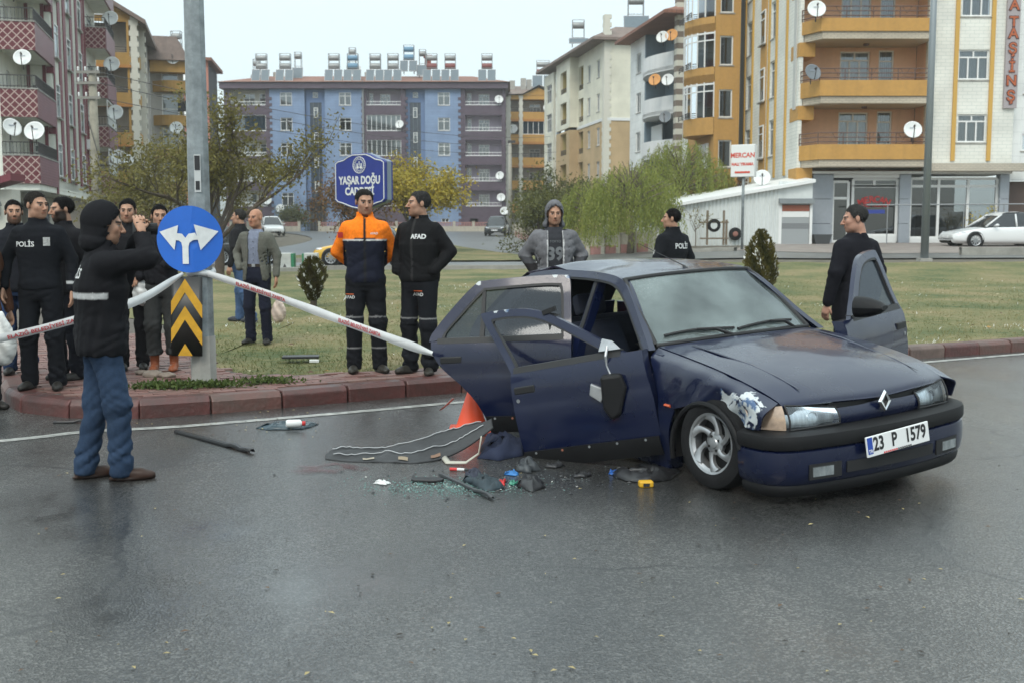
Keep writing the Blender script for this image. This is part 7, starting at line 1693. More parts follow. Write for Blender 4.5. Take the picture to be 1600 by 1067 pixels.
def hand_mesh(w_, d, nrm, curl, sgn, sc_=1.):
 """palm + five fingers; d = direction of fingers, nrm = palm side; sgn = which side the thumb is on"""
 d = Vector(d).normalized(); nrm = Vector(nrm); nrm = (nrm - d * nrm.dot(d)).normalized(); sd = d.cross(nrm).normalized() * sgn; w_ = Vector(w_); mb = MB()
 mb.tube([w_ - d * .03, w_, w_ + d * .03, w_ + d * .065, w_ + d * .09], [.026, .028, .036, .042, .036], 12, flat=1.)
 vs = [];
 for v in mb.v:                      # flatten the palm along its normal
  q = Vector(v) - w_; h_ = q.dot(nrm); vs.append(tuple(w_ + q - nrm * h_ * .55))
 mb.v = vs
 for k, (off, L_) in enumerate(((-.030, .062), (-.010, .076), (.011, .072), (.030, .056))):
  b0 = w_ + d * .082 - sd * off * -1; pts = [b0 - d * .015, b0]; dd = d.copy();
  for i, f in enumerate((.42, .33, .25)):
   ang = curl * (.5 + .35 * i); dd = (dd * math.cos(ang) + nrm * math.sin(ang)).normalized(); nrm2 = nrm; pts.append(pts[-1] + dd * L_ * f)
  mb.tube(pts, [.0088, .0095, .009, .0082, .0062], 8)
 t0 = w_ + d * .025 + sd * .030; mb.tube([t0 - sd * .02, t0, t0 + (d * .8 + sd * .5 + nrm * .25).normalized() * .032, t0 + (d * .8 + sd * .5 + nrm * .25).normalized() * .032 + (d + nrm * (.3 + curl * .4)).normalized() * .030], [.013, .013, .0105, .008], 8)
 return mb
ARMS = dict(side=((.265, .035, 1.17), (.275, -.03, .90)), back=((.275, .10, 1.17), (.07, .185, .99)), pocket=((.295, .085, 1.19), (.205, -.085, 1.00)), photo=((.25, -.17, 1.28), (.075, -.25, 1.56)), fold=((.27, -.02, 1.17), (.05, -.21, 1.14)), hold=((.265, .04, 1.17), (.26, -.10, .92)), front=((.265, .03, 1.16), (.10, -.17, .99)))
def project_text(o_mesh, jmesh, parent, name, m, orient, off=.004):
 """wrap flat lettering onto the garment: orient maps text plane to parent space, z out"""
 vs = [v.co for v in jmesh.vertices]; bv = BVHTree.FromPolygons(vs, [p.vertices for p in jmesh.polygons]); zdir = (orient.to_3x3() @ Vector((0, 0, 1))).normalized()
 for v in o_mesh.vertices:
  p = orient @ v.co; h_ = bv.ray_cast(p + zdir * .4, -zdir)
  v.co = (h_[0] + zdir * off) if h_[0] is not None else p
 o_mesh.materials.clear(); o_mesh.materials.append(m); o_mesh.name = name
 return mesh_obj(name, o_mesh, parent)
def quad_mesh(w_, h_, nx=8, ny=6):
 g = [[(w_ * (i / nx - .5), h_ * (j / ny - .5), 0) for i in range(nx + 1)] for j in range(ny + 1)]; return MB().grid(np.array(g)).mesh('patch', [])
SKIN = (.40, .225, .15); SKIN2 = (.34, .185, .12); BLACKH = (.006, .005, .005); GREYH = (.07, .068, .066)
def person(label, loc, H, rz, arms=('side', 'side'), head=(0, 0), skin=SKIN, hairc=BLACKH, hair='short', beard=0., stache=0., stub=.35, jacket=None, trousers=None, shoes=(.02, .018, .016), feet=((-.10, .0, 0), (.10, 0, 0)), lean=0., seed=1, hood=None, hands=(1, 1), shirt=None, boots=False, bulk=1., group=None):
 k = H / 1.76; t = thing('person', label, 'person', loc, R(rz), group); rng = seed * 13
 S = np.array([k * bulk ** .5, k * bulk ** .5, k]); jl = {}
 J = dict(pel=(0, 0, .95), neck=(0, .01 - lean, 1.49))
 sh = [(-.168, .012 - lean * .9, 1.398), (.168, .012 - lean * .9, 1.398)]; el_, wr_ = [], []
 for i, s in enumerate((-1, 1)):
  e, w_ = ARMS[arms[i]] if isinstance(arms[i], str) else arms[i]; el_.append((s * e[0], e[1] - lean * .5, e[2])); wr_.append((s * w_[0], w_[1] - lean * .4, w_[2]))
 ank = []; kn = []; hp = []
 for i, s in enumerate((-1, 1)):
  fx, fy, ta = feet[i]; ank.append((fx, fy + .02, .085)); hp.append((s * .088, 0, .90)); kn.append(((fx + s * .09) / 2 + s * .006, fy * .5 - .025, .49))
 def out(V): return V * S
 # --- body under the clothes, head, hands: one mesh
 def inner(X, Y, Z):
  d = stack(X, Y, Z, [.86, .95, 1.08, 1.25, 1.40, 1.47], [.12, .14, .125, .15, .15, .06], [.08, .09, .08, .10, .085, .05], [0, 0, 0, -lean * .4, -lean * .8, -lean])
  for i in (0, 1):
   d = smin(d, cap(X, Y, Z, hp[i], kn[i], .07, .045), .03); d = smin(d, cap(X, Y, Z, kn[i], ank[i], .045, .032), .02); d = smin(d, cap(X, Y, Z, sh[i], el_[i], .045, .035), .03); d = smin(d, cap(X, Y, Z, el_[i], wr_[i], .034, .026), .02)
  return d
 V, F = snet(inner, (-.42, -.40, .03), (.42, .36, 1.56), .028); Vs = [V]; Fs = [F.tolist()]; Cs = [np.tile(skin, (len(V), 1))]; o = len(V)
 hv, hf = head_mesh(); HM = np.array(Matrix.Rotation(R(head[0]), 3, 'Z') @ Matrix.Rotation(R(head[1]), 3, 'X')); hc = np.array([0, -.012 - lean * 1.25, 1.642])
 Vs.append(hv @ HM.T / S * k + hc); Fs.append((hf + o).tolist()); Cs.append(face_cols(hv, skin, hairc, beard, stache, stub=stub, hl=HAIRL.get(hair))); o += len(hv)
 for i in (0, 1):
  if not hands[i]: continue
  e, w_ = Vector(el_[i]), Vector(wr_[i]); d = (w_ - e).normalized(); s = (-1, 1)[i]; nv = Vector((-s, 0, 0)) if abs(d.z) > .6 else Vector((0, 0, -1))
  mb = hand_mesh(w_ + d * .02, d, nv, hands[i] * .45, -1 if s < 0 else 1); Vs.append(np.array(mb.v)); Fs.append([tuple(a + o for a in f) for f in mb.f]); Cs.append(np.tile(skin, (len(mb.v), 1))); o += len(mb.v)
 col_obj('body', out(np.concatenate(Vs)), [f for q in Fs for f in q], np.concatenate(Cs), M_skin, t)
 # --- hair
 if hair:
  lim = HAIRL[hair]
  def hfn(X, Y, Z):
   lim_z = np.interp(Y, *lim) + .005 * np.sin(X * 110 + seed) - .016 * sstep(.055, .07, np.abs(X)) * (Y < .0) + .012 * (np.abs(np.abs(X) - .045) < .014) * (Y < -.04)
   up_ = np.clip((Z - lim_z) / .075, 0, 1); d = ell(X, Y, Z, (0, .016, .035), (.0785, .0985, .0855)) + .0008 - .0125 * up_ ** .8 * (.75 + .25 * np.sin(X * 45 + Y * 30 + seed)) + folds(X, Y, Z, .0010, 120, seed); d = np.maximum(d, (lim_z - Z) * .6)
   return d
  V, F = snet(hfn, (-.1, -.11, -.08), (.1, .14, .15), .0065); gh = np.random.RandomState(seed); n_ = 1500; P_ = V[gh.randint(0, len(V), n_)]; N_ = P_ - np.array([0, .016, .02]); N_ /= np.linalg.norm(N_, axis=1)[:, None]
  fl = np.stack([N_[:, 0] * .6, -np.sign(.04 - P_[:, 1]) * .5, -.9 * (np.abs(P_[:, 0]) / .08 + np.maximum(P_[:, 1], 0) / .1)], 1) + gh.normal(size=(n_, 3)) * .35; fl -= (fl * N_).sum(1)[:, None] * N_; fl /= np.linalg.norm(fl, axis=1)[:, None]; fl = fl + N_ * gh.uniform(.1, .55, n_)[:, None]
  sd_ = np.cross(fl, N_); sd_ /= np.linalg.norm(sd_, axis=1)[:, None]; l_ = gh.uniform(.008, .02, n_)[:, None]; B_ = np.stack([P_ - sd_ * .0022, P_ + sd_ * .0022, P_ + fl * l_], 1).reshape(-1, 3)
  F = F.tolist() + [(len(V) + 3 * i, len(V) + 3 * i + 1, len(V) + 3 * i + 2) for i in range(n_)]; V = np.concatenate([V, B_]); cc = np.tile(hairc, (len(V), 1)) * np.concatenate([np.ones(len(V) - 3 * n_), np.repeat(gh.uniform(.6, 2.4, n_), 3)])[:, None]; col_obj('hair', out(V @ HM.T / S * k + hc), F, cc, M_hair, t)
 # --- trousers
 tr = dict(col=(.02, .02, .022), mat=M_cloth, wide=1.); tr.update(trousers or {}); w_ = tr['wide']; az = .20 if boots else .055
 def tfn(X, Y, Z):
  d = stack(X, Y, Z, [.80, .86, .95, 1.03, 1.06], [.155, .170, .168, .155, .152], [.10, .120, .118, .108, .105])
  for i in (0, 1):
   low = np.array(ank[i]); low[2] = az; d = smin(d, cap(X, Y, Z, hp[i], kn[i], .094 * w_, .071 * w_), .025); d = smin(d, cap(X, Y, Z, kn[i], low, .070 * w_, .063 * w_), .03)
  f = folds(X, Y, Z, .0048, 24, rng) * (1 + 1.2 * np.exp(-((Z - .48) / .10) ** 2) + 2.0 * np.exp(-((Z - .14) / .08) ** 2));
  return np.maximum(d + f, az - .03 - Z)
 V, F = snet(tfn, (-.40, -.36, .0), (.40, .36, 1.08), .0125); cc = np.tile(tr['col'], (len(V), 1)).astype(float)
 cc *= (1 + .12 * np.sin(V[:, 2] * 14 + V[:, 0] * 9))[:, None]
 if tr.get('fade') is not None:
  fd = np.exp(-((np.abs(V[:, 0]) - .10) / .05) ** 2) * (V[:, 1] < 0) * np.exp(-((V[:, 2] - .62) / .22) ** 2) * .6; cc = cc * (1 - fd[:, None]) + np.array(tr['fade']) * fd[:, None]
 for z0, z1, c_ in tr.get('bands', ()): m = (V[:, 2] > z0) & (V[:, 2] < z1); cc[m] = c_
 tro = col_obj('trousers', out(V), F, cc, tr['mat'], t); jl['trousers'] = tro
 if tr.get('belt'):
  def bfn(X, Y, Z): return np.maximum(np.abs(stack(X, Y, Z, [1.0, 1.06], [.160, .158], [.113, .110])) - .006, 0 * Z - 1) + np.maximum(0, np.abs(Z - 1.03) - .02)
  mb = MB(); q = [(.162 * math.copysign(abs(math.cos(a)) ** .8, math.cos(a)), .114 * math.copysign(abs(math.sin(a)) ** .8, math.sin(a))) for a in np.linspace(0, 2 * math.pi, 33)]
  mb.grid(np.array([[(x * S[0], y * S[1], z * S[2]) for x, y in q] for z in (1.012, 1.05)])); bo = mb.build('belt', mat('belt_brown', (.03, .02, .014), .4), t, True)
  MB().box(-.022, .022, -.124 * S[1], -.113 * S[1], 1.012 * S[2], 1.05 * S[2]).build('buckle', M_alloy, bo)
 # --- shoes
 for i in (0, 1):
  fx, fy, ta = feet[i]; RM = np.array(Matrix.Rotation(R(ta), 3, 'Z'))
  def sfn(X, Y, Z):
   d = cap(X, Y, Z * 1.0, (0, .045, .042), (0, -.10, .036), .040, .042); d = smin(d, ell(X, Y, Z, (0, -.135, .030), (.043, .060, .032)), .02); d = smin(d, cap(X, Y, Z, (0, .03, .07), (0, .02, .115 if not boots else .34), .044, .046 if not boots else .062), .025)
   so_ = np.maximum(np.maximum(ell(X, Y, Z, (0, -.045, .012), (.047, .150, .09)), Z - .022), 0.002 - Z); d = np.maximum(d, .004 - Z); return np.minimum(d, so_)
  V, F = snet(sfn, (-.08, -.21, -.02), (.08, .11, .12 if not boots else .42), .0105); cc = np.tile(shoes, (len(V), 1)).astype(float); cc[V[:, 2] < .018] *= .45
  col_obj('boot' if boots else 'shoe', out(V @ RM.T + np.array([fx, fy, 0])), F, cc, M_leather, t)
 # --- shirt under an open jacket
 if shirt:
  V, F = snet(lambda X, Y, Z: stack(X, Y, Z, [.98, 1.05, 1.25, 1.38, 1.45, 1.50], [.158, .156, .172, .165, .11, .066], [.108, .108, .122, .112, .085, .064], [0, 0, -lean * .4, -lean * .7, -lean * .9, .012 - lean]) + folds(X, Y, Z, .0025, 30, rng + 3), (-.26, -.22, .95), (.26, .2, 1.53), .012)
  cc = np.tile(shirt['col'], (len(V), 1)).astype(float)
  if shirt.get('check'): cc *= (1 - .10 * (np.sin(V[:, 0] * 260) > .3) - .10 * (np.sin(V[:, 2] * 260) > .3))[:, None]
  so_ = col_obj('shirt', out(V), F, cc, M_cloth, t); jl['shirt'] = so_
  if shirt.get('buttons'):
   for z in (1.10, 1.18, 1.26, 1.34): MB().lathe([(.001, 0), (.006, 0), (.006, .003), (.001, .003)], 8, M=Matrix.Translation((.004, (-.128 - lean * .5) * S[1], z * S[2])) @ Matrix.Rotation(R(90), 4, 'X')).build('button', M_blk, so_)
 # --- jacket
 jk = dict(col=(.015, .015, .017), hem=.84, thick=1., mat=M_cloth, open=None, collar=.055, cuff=.0, fold=.0036); jk.update(jacket or {}); th = jk['thick']; hz = jk['hem']
 def jfn(X, Y, Z):
  d = stack(X, Y, Z, [hz, hz + .04, 1.0, 1.08, 1.25, 1.38, 1.44, 1.475, 1.50], [.172 * th, .182 * th, .176 * th, .168 * th, .188 * th, .190, .158, .112, .085], [.128 * th, .138 * th, .134 * th, .130 * th, .145 * th, .130, .108, .088, .078], [0, 0, -lean * .1, -lean * .2, -lean * .45, -lean * .75, -lean * .9, .005 - lean * .95, .008 - lean])
  for i in (0, 1):
   e, q = np.array(el_[i]), np.array(wr_[i]); q = e + (q - e) * .97; d = smin(d, cap(X, Y, Z, sh[i], el_[i], .066 * th, .056 * th), .05); d = smin(d, cap(X, Y, Z, el_[i], q, .055 * th, .043 * th), .02)
  if jk['collar']:
   c_ = stack(X, Y, Z, [1.44, 1.48, 1.49 + jk['collar']], [.10, .082, .078], [.09, .080, .076], [.0 - lean, .008 - lean, .008 - lean * 1.05], 2.2); d = smin(d, c_, .012)
   d = np.maximum(d, -stack(X, Y, Z, [1.475, 1.49, 1.7], [.066, .068, .070], [.064, .066, .068], [.0 - lean, .004 - lean, .004 - lean * 1.1], 2.))
  f = folds(X, Y, Z, jk['fold'], 20, rng + 1) * (1 + .8 * np.exp(-((Z - 1.02) / .10) ** 2)); d = d + f
  if jk['open']:
   op = np.interp(Z, jk['open'][0], jk['open'][1]); d = np.maximum(d, np.minimum(np.minimum(op - np.abs(X), .06 + 0 * Z), -(Y + lean * .4) - .03) * 1.0)
   inn = stack(X, Y, Z, [hz - .1, 1.0, 1.25, 1.38, 1.44, 1.6], [.160 * th, .162 * th, .176 * th, .172, .125, .08], [.110 * th, .112 * th, .125 * th, .114, .088, .07], [0, 0, -lean * .4, -lean * .7, -lean * .9, -lean]); d = np.maximum(d, -inn)
  if jk.get('slit'): d = np.maximum(d, np.minimum(.006 - np.abs(X), -Y - .05))
  return d
 V, F = snet(jfn, (-.50, -.42, hz - .04), (.50, .36, 1.60), .0125 if H * 150 > 0 else .015); cc = np.tile(jk['col'], (len(V), 1)).astype(float)
 cc *= (1 + .10 * np.sin(V[:, 2] * 11 + V[:, 0] * 7 + seed))[:, None]
 if jk.get('paint'): jk['paint'](V, cc)
 if jk.get('zip'): m = (np.abs(V[:, 0]) < .007) & (V[:, 1] < -.03) & (V[:, 2] < 1.55); cc[m] = jk['zip']
 jo = col_obj('jacket', out(V), F, cc, jk['mat'], t); jl['jacket'] = jo
 # --- hood
 if hood:
  def hofn(X, Y, Z):
   o_ = smin(ell(X, Y, Z, (0, .025, .02), (.104, .128, .138)), ell(X, Y, Z, (0, .055, -.125), (.125, .09, .065)), .06) + folds(X, Y, Z, .0022, 26, seed)
   i_ = ell(X, Y, Z, (0, .0, .01), (.090, .110, .124)); i_ = np.minimum(i_, cap(X, Y, Z, (0, -.02, .0), (0, -.3, -.02), .088, .09)); i_ = np.minimum(i_, cap(X, Y, Z, (0, 0, -.05), (0, -.06, -.26), .078, .085)); return np.maximum(o_, -i_)
  V, F = snet(hofn, (-.19, -.17, -.22), (.19, .20, .20), .0085); col_obj('hood', out(V @ HM.T / S * k + hc), F, np.tile(hood, (len(V), 1)), M_cloth, t)
 t_k = (t, S, jl); return t_k
def foot_at(px, py, z=IS_Z): p = gp(px, py, z); return (p.x, p.y, z)
def lettering(P, s, size, col, pos, rz=0, pitch=0, on='jacket', name='lettering', **kw):
 t, S, jl = P; j = jl[on]; M = Matrix.Translation((pos[0] * S[0], pos[1] * S[1], pos[2] * S[2])) @ Matrix.Rotation(R(rz), 4, 'Z') @ Matrix.Rotation(R(90), 4, 'X')
 if kw.get('rot'): M = M @ Matrix.Rotation(R(kw.pop('rot')), 4, 'Z')
 me = quad_mesh(*size) if s is None else text_mesh(s, size, 0., **kw)
 return project_text(me, j.data, j, name, col, M)
M_txtw = mat('print_white', (.62, .63, .62), .6); M_txtr = mat('print_red', (.45, .02, .02), .6); M_badge = mat('badge_silver', (.42, .42, .40), .4, metal=.3, var=.5, vscale=60)
# 1 bearded man far left behind the officer
person('bearded man in dark clothes half hidden behind the officer, far left', foot_at(33, 583), 1.72, 12, head=(15, 0), beard=.75, jacket=dict(col=(.014, .015, .02)), trousers=dict(col=(.025, .045, .10), mat=M_denim), seed=2, hands=(0, 0))
# 2 police officer
def p_off(V, c): m = (np.abs(V[:, 2] - .955) < .013) & (V[:, 0] > .2); c[m] = (.45, .46, .46)
P = person('police officer in black uniform with white chest lettering looking right', foot_at(70, 607), 1.77, 8, head=(52, 3), hairc=(.020, .017, .015), hair='short', stub=.4, jacket=dict(col=(.008, .009, .012), hem=.90, paint=p_off, collar=.045), trousers=dict(col=(.008, .009, .012), wide=1.05), seed=3, feet=((-.13, .02, -12), (.12, -.02, 10)), arms=(((.30, .06, 1.17), (.30, -.05, .93)), 'side'), hands=(.8, .8))
lettering(P, 'POLİS', .062, M_txtw, (-.085, -.3, 1.30), offset=.0012); lettering(P, None, (.055, .075), M_badge, (.10, -.3, 1.325), name='badge')
# 3 bearded man in black
person('black bearded man in black jacket facing left beside the officer', foot_at(108, 592), 1.74, -20, head=(-28, 4), beard=.95, jacket=dict(col=(.010, .010, .012)), trousers=dict(col=(.010, .011, .016)), seed=4)
# 4 photographer
def p_ph(V, c):
 m = (np.abs(V[:, 2] - 1.20) < .021) & (np.abs(V[:, 0]) < .22) & ((V[:, 1] > -.02)); c[m] = (.46, .47, .47)
P = person('hooded photographer in black parka and jeans standing on the road', foot_at(166, 748, 0.), 1.74, 118, arms=(((.22, -.25, 1.43), (.07, -.25, 1.60)), 'photo'), head=(-14, 8), hood=(.010, .010, .012), jacket=dict(col=(.009, .009, .011), hem=.82, thick=1.13, paint=p_ph, fold=.0055), trousers=dict(col=(.028, .048, .088), mat=M_denim, fade=(.07, .105, .16), wide=1.06), shoes=(.035, .016, .010), feet=((-.09, -.10, -14), (.09, .10, 4)), seed=5, lean=.03)
lettering(P, 'POLİS', .085, M_txtw, (.02, .4, 1.335), rz=180, offset=.002)
cam_t = thing('camera_body', 'camera held to the face of the hooded photographer', 'camera', (0, 0, 0));
_pm = Matrix.Translation(foot_at(166, 748, 0.)) @ Matrix.Rotation(R(118), 4, 'Z'); cam_t.matrix_world = _pm @ Matrix.Translation((0.03, -.26, 1.60))
MB().box(-.07, .07, -.03, .03, -.045, .045).build('camera_case', M_rub, cam_t, bevel=.008); MB().tube([(0, -.03, 0), (0, -.11, 0)], [.036, .040], 14).build('lens', M_rub, cam_t); MB().box(-.02, .02, -.02, .03, .045, .07).build('viewfinder', M_rub, cam_t, bevel=.004)
gl_ = MB();
# 5 man behind the photographer
person('man in black behind the photographer, mostly hidden', foot_at(208, 577), 1.74, 20, head=(-10, 5), jacket=dict(col=(.012, .012, .014)), trousers=dict(col=(.012, .012, .014)), seed=6, arms=('side', 'front'))
# 6 man in rust boots
P = person('man in black jacket and rust brown rubber boots beside the sign', foot_at(257, 579), 1.68, 10, head=(12, 2), boots=True, shoes=(.26, .075, .03), arms=('pocket', 'fold'), jacket=dict(col=(.013, .013, .016), hem=.93), trousers=dict(col=(.040, .042, .042), wide=1.16), seed=7, hands=(0, 0), stub=.5)
lettering(P, None, (.016, .09), M_txtr, (.16, -.3, .70), on='trousers', name='pocket_trim'); lettering(P, None, (.06, .012), M_txtr, (.16, -.3, .755), on='trousers', name='pocket_trim')
# 7 walking man
person('balding man in dark jacket and blue jeans walking left on the lawn', foot_at(378, 503), 1.74, -105, head=(8, 0), hair='receding', hairc=(.03, .028, .026), stub=.6, jacket=dict(col=(.016, .016, .018), hem=.88), trousers=dict(col=(.055, .095, .18), mat=M_denim, wide=1.02), shoes=(.03, .032, .04), feet=((-.08, -.10, 0), (.08, .22, 0)), seed=8, arms=('side', 'side'))
# 8 bald man with blazer
P = person('bald man in grey blazer holding a carrier bag on the lawn', foot_at(404, 537), 1.69, -8, head=(-16, 2), hair=None, skin=(.40, .20, .125), hairc=(.08, .06, .05), stub=.15, shirt=dict(col=(.21, .235, .31), check=True, buttons=True), jacket=dict(col=(.115, .115, .098), hem=.83, collar=.03, open=([.80, 1.02, 1.22, 1.42, 1.5], [.115, .085, .062, .075, .06])), trousers=dict(col=(.012, .014, .026), belt=True), arms=('pocket', 'side'), hands=(0, .8), seed=9, feet=((-.11, .0, -10), (.12, .0, 12)))
# 9 man in orange
OR_, NV_ = (.85, .20, .015), (.012, .014, .026)
def p_or(V, c):
 ax = np.abs(V[:, 0]); top = (V[:, 2] > 1.285 + .02 * (ax < .1)) | (ax > .212); c[top] = OR_; bot = ~top; c[bot] = NV_
 m = (np.abs(V[:, 2] - 1.282) < .008) & (ax < .21) & (V[:, 1] < 0); c[m] = (.6, .6, .58)
P = person('rescue worker in orange and navy jacket, hands behind his back', foot_at(573, 581), 1.83, 6, arms=('back', 'back'), head=(14, 8), hairc=(.015, .014, .013), stub=.6, jacket=dict(col=OR_, hem=.88, paint=p_or, collar=.06, thick=1.02, zip=(.02, .02, .02)), trousers=dict(col=(.010, .011, .014), wide=1.12, bands=((.543, .556, (.22, .22, .22)), (.233, .246, (.22, .22, .22)))), seed=10, feet=((-.12, .0, -6), (.13, 0, 22)), hands=(.5, .5), shoes=(.030, .027, .022))
lettering(P, None, (.055, .055), M_txtr, (-.235, -.4, 1.33), name='flag_patch'); lettering(P, 'AFAD', .03, M_txtw, (.09, -.4, 1.345), offset=.0005); lettering(P, 'AFAD', .04, M_txtw, (-.15, -.4, .735), on='trousers', offset=.0008); lettering(P, None, (.08, .008), mat('print_orange', (.6, .12, .03), .6), (-.15, -.4, .765), on='trousers', name='pocket_trim')
# 10 man in black fleece
P = person('moustached rescue worker in black fleece turned to the left', foot_at(657, 583), 1.81, -26, arms=('pocket', 'pocket'), head=(-42, 0), hairc=(.028, .027, .027), stache=1., stub=.5, jacket=dict(col=(.009, .009, .010), hem=.90, thick=1.08, collar=.05, zip=(.03, .03, .03)), trousers=dict(col=(.010, .011, .014), wide=1.1, bands=((.543, .556, (.22, .22, .22)),)), seed=11, feet=((-.12, .0, -15), (.12, -.03, 25)), hands=(0, 0), shoes=(.030, .027, .022))
lettering(P, 'AFAD', .062, M_txtw, (.115, -.4, 1.33), rz=10, offset=.0025); lettering(P, 'AFAD', .045, M_txtw, (.15, -.4, .775), rz=20, on='trousers', offset=.001); lettering(P, None, (.09, .008), mat('print_orange', (.6, .12, .03), .6), (.15, -.4, .81), rz=20, on='trousers', name='pocket_trim')
# 11 hooded youth
def p_ho(V, c):
 e = (V[:, 2] < 1.10) & (np.abs(V[:, 0]) > .17); c[e] = (.016, .014, .015); z = (np.abs(np.abs(V[:, 0]) - np.interp(V[:, 2], [.8, 1.2, 1.45], [.075, .08, .07])) < .008) & (V[:, 1] < -.06) & (V[:, 2] < 1.46); c[z] = (.5, .5, .5)
 a = (np.abs(V[:, 0]) > .2) & (V[:, 2] > 1.10) & (V[:, 2] < 1.17); c[a] = (.05, .05, .055)
P = person('young man in grey hooded sweatshirt with the hood up, behind the car', (xa(866, 12.2), 12.2, IS_Z), 1.72, 4, arms=('pocket', 'pocket'), head=(0, 6), hood=(.13, .13, .14), hair=None, stub=.5, shirt=dict(col=(.035, .036, .042)), jacket=dict(col=(.135, .135, .145), open=([.8, 1.2, 1.4, 1.5], [.065, .075, .07, .06]), paint=p_ho, thick=1.07, collar=0), trousers=dict(col=(.02, .02, .025)), seed=12, hands=(0, 0), bulk=1.2)
lettering(P, '39', .19, mat('print_grey', (.15, .16, .17), .7), (.0, -.3, 1.20), on='shirt', offset=.008); lettering(P, 'TOKYO', .035, mat('print_grey', (.15, .16, .17), .7), (.0, -.3, 1.34), on='shirt')
# 12 second police officer
P = person('police officer in black jacket seen from behind, beyond the car roof', (xa(1050, 13.2), 13.2, IS_Z), 1.67, -142, bulk=1.15, head=(42, 0), stub=.5, jacket=dict(col=(.009, .010, .013), hem=.9, collar=.06), trousers=dict(col=(.009, .010, .013)), seed=13)
lettering(P, 'POLİS', .085, M_txtw, (-.03, .4, 1.31), rz=180, offset=.002); lettering(P, None, (.05, .05), M_badge, (.23, .0, 1.24), rz=90, name='badge')
# 13 man in dark coat
person('grey haired man in dark coat facing away beside the open driver door', (xa(1337, 10.4), 10.4, 0.), 1.81, -148, bulk=1.15, head=(52, 8), hairc=(.03, .029, .028), stub=.3, skin=(.44, .24, .17), jacket=dict(col=(.010, .010, .014), hem=.72, thick=1.05, collar=.035), trousers=dict(col=(.012, .012, .016)), seed=14)
# 14 bystander cut by the left edge
person('bystander in brown jacket cut off by the left picture edge', foot_at(-24, 640, 0.0), 1.72, 60, jacket=dict(col=(.11, .048, .028), hem=.86), trousers=dict(col=(.03, .03, .034)), seed=15, arms=(((.24, -.06, 1.16), (.20, -.22, .98)), 'side'))
# STREET FURNITURE, VEHICLES, DEBRIS
M_galv = mat('galvanised_steel', (.27, .30, .31), .5, metal=.35, var=.45, vscale=7, bump=.15, bscale=25)
# ---- steel post with two signs
base = gp(319, 599, IS_Z); PX, PY = base.x, base.y
post = thing('lamp_post', 'tall galvanised octagonal post on the kerb corner', 'post', (PX, PY, IS_Z))
MB().tube([(0, 0, -.05), (0, 0, .45)], [.122, .118], 8).build('post_sleeve', M_conc, post); MB().tube([(0, 0, .45), (0, 0, 9.5)], [.108, .062], 8).build('post_shaft', M_galv, post)
stk = MB().box(-.03, .03, -.004, 0, 0, .34, M=Matrix.Translation((.02, -.098, 1.78))).build('sticker', mat('sticker_pale', (.5, .52, .52), .6), post)
MB().box(-.024, .024, -.008, -.004, .2, .33, M=Matrix.Translation((.02, -.0985, 1.78))).box(-.018, .018, -.008, -.004, .02, .10, M=Matrix.Translation((.02, -.0985, 1.78))).build('sticker_print', M_blk, stk)
sg = thing('direction_sign', 'round blue sign with white forked arrow on the steel post', 'sign', (PX - .055, PY - .17, 1.505))
FA = R(24)
def fold(x, z, d=0.):         # right half of the bent disc folds back
 if x <= .03: return (x, d + .03 * (x / .3) ** 2 * (x < 0), z)
 q = x - .03; return (.03 + q * math.cos(FA) - 0 * d, d + q * math.sin(FA), z)
def flat_shape(poly, d, nsub=1):
 return [fold(x, z, d) for x, z in poly]
dm = MB(); rings = [.0, .1, .2, .27, .305]; nA = 48; vv = [];
for r in rings[1:]:
 for a in range(nA): vv.append(fold(r * math.cos(2 * math.pi * a / nA), r * math.sin(2 * math.pi * a / nA), .0))
c0 = len(vv); vv.append(fold(0, 0, 0)); ff = [(i * nA + a, i * nA + (a + 1) % nA, (i + 1) * nA + (a + 1) % nA, (i + 1) * nA + a) for i in range(3) for a in range(nA)] + [(c0, a, (a + 1) % nA) for a in range(nA)]
dm.add(vv, [f[::-1] for f in ff]); do = dm.build('sign_disc', mat('sign_blue_sheet', (.015, .13, .56), .35, var=.12, vscale=4), sg); sd = do.modifiers.new('s', 'SOLIDIFY'); sd.thickness = .006; sd.offset = -1
ar = MB(); M_sw = mat('sign_white_sheet', (.70, .72, .72), .4, var=.15, vscale=8)
def addpoly(pts): ar.add(flat_shape(pts, -.012), [tuple(range(len(pts)))])
addpoly([(-.06, -.225), (-.004, -.225), (-.004, -.07), (-.06, -.07)])
for lo_, up_, hd_, dd in (([(-.06, -.07), (-.068, -.03), (-.09, -.012), (-.13, -.008)], [(-.004, -.07), (-.02, .0), (-.06, .05), (-.11, .055)], [(-.093, .128), (-.272, .068), (-.134, -.099)], -.012), ([(-.004, -.07), (.008, -.03), (.04, -.008), (.09, -.004)], [(-.06, -.07), (-.04, .0), (.0, .05), (.06, .06)], [(.05, .135), (.105, -.10), (.27, .072)], -.0135)):
 for i in range(3): ar.add([fold(x, z, dd) for x, z in (lo_[i], lo_[i + 1], up_[i + 1], up_[i])], [(0, 1, 2, 3)])
 ar.add([fold(x, z, -.0127) for x, z in hd_], [(0, 1, 2)])
ar.build('arrow', M_sw, do)
for z in (-.2, .16): MB().box(-.02, .02, .02, .10, z, z + .04).build('clamp', M_galv, sg)
cv = thing('chevron_panel', 'yellow and black chevron panel under the round sign', 'sign', (PX - .10, PY - .175, .80)); cv.rotation_euler = (0, R(1.5), R(4))
def cvp(x, z): return (x, .10 * max(0, x - .03) ** 1.2, z)
g_ = [[cvp(x, z) for x in np.linspace(-.135, .145, 10)] for z in (-.365, .365)]
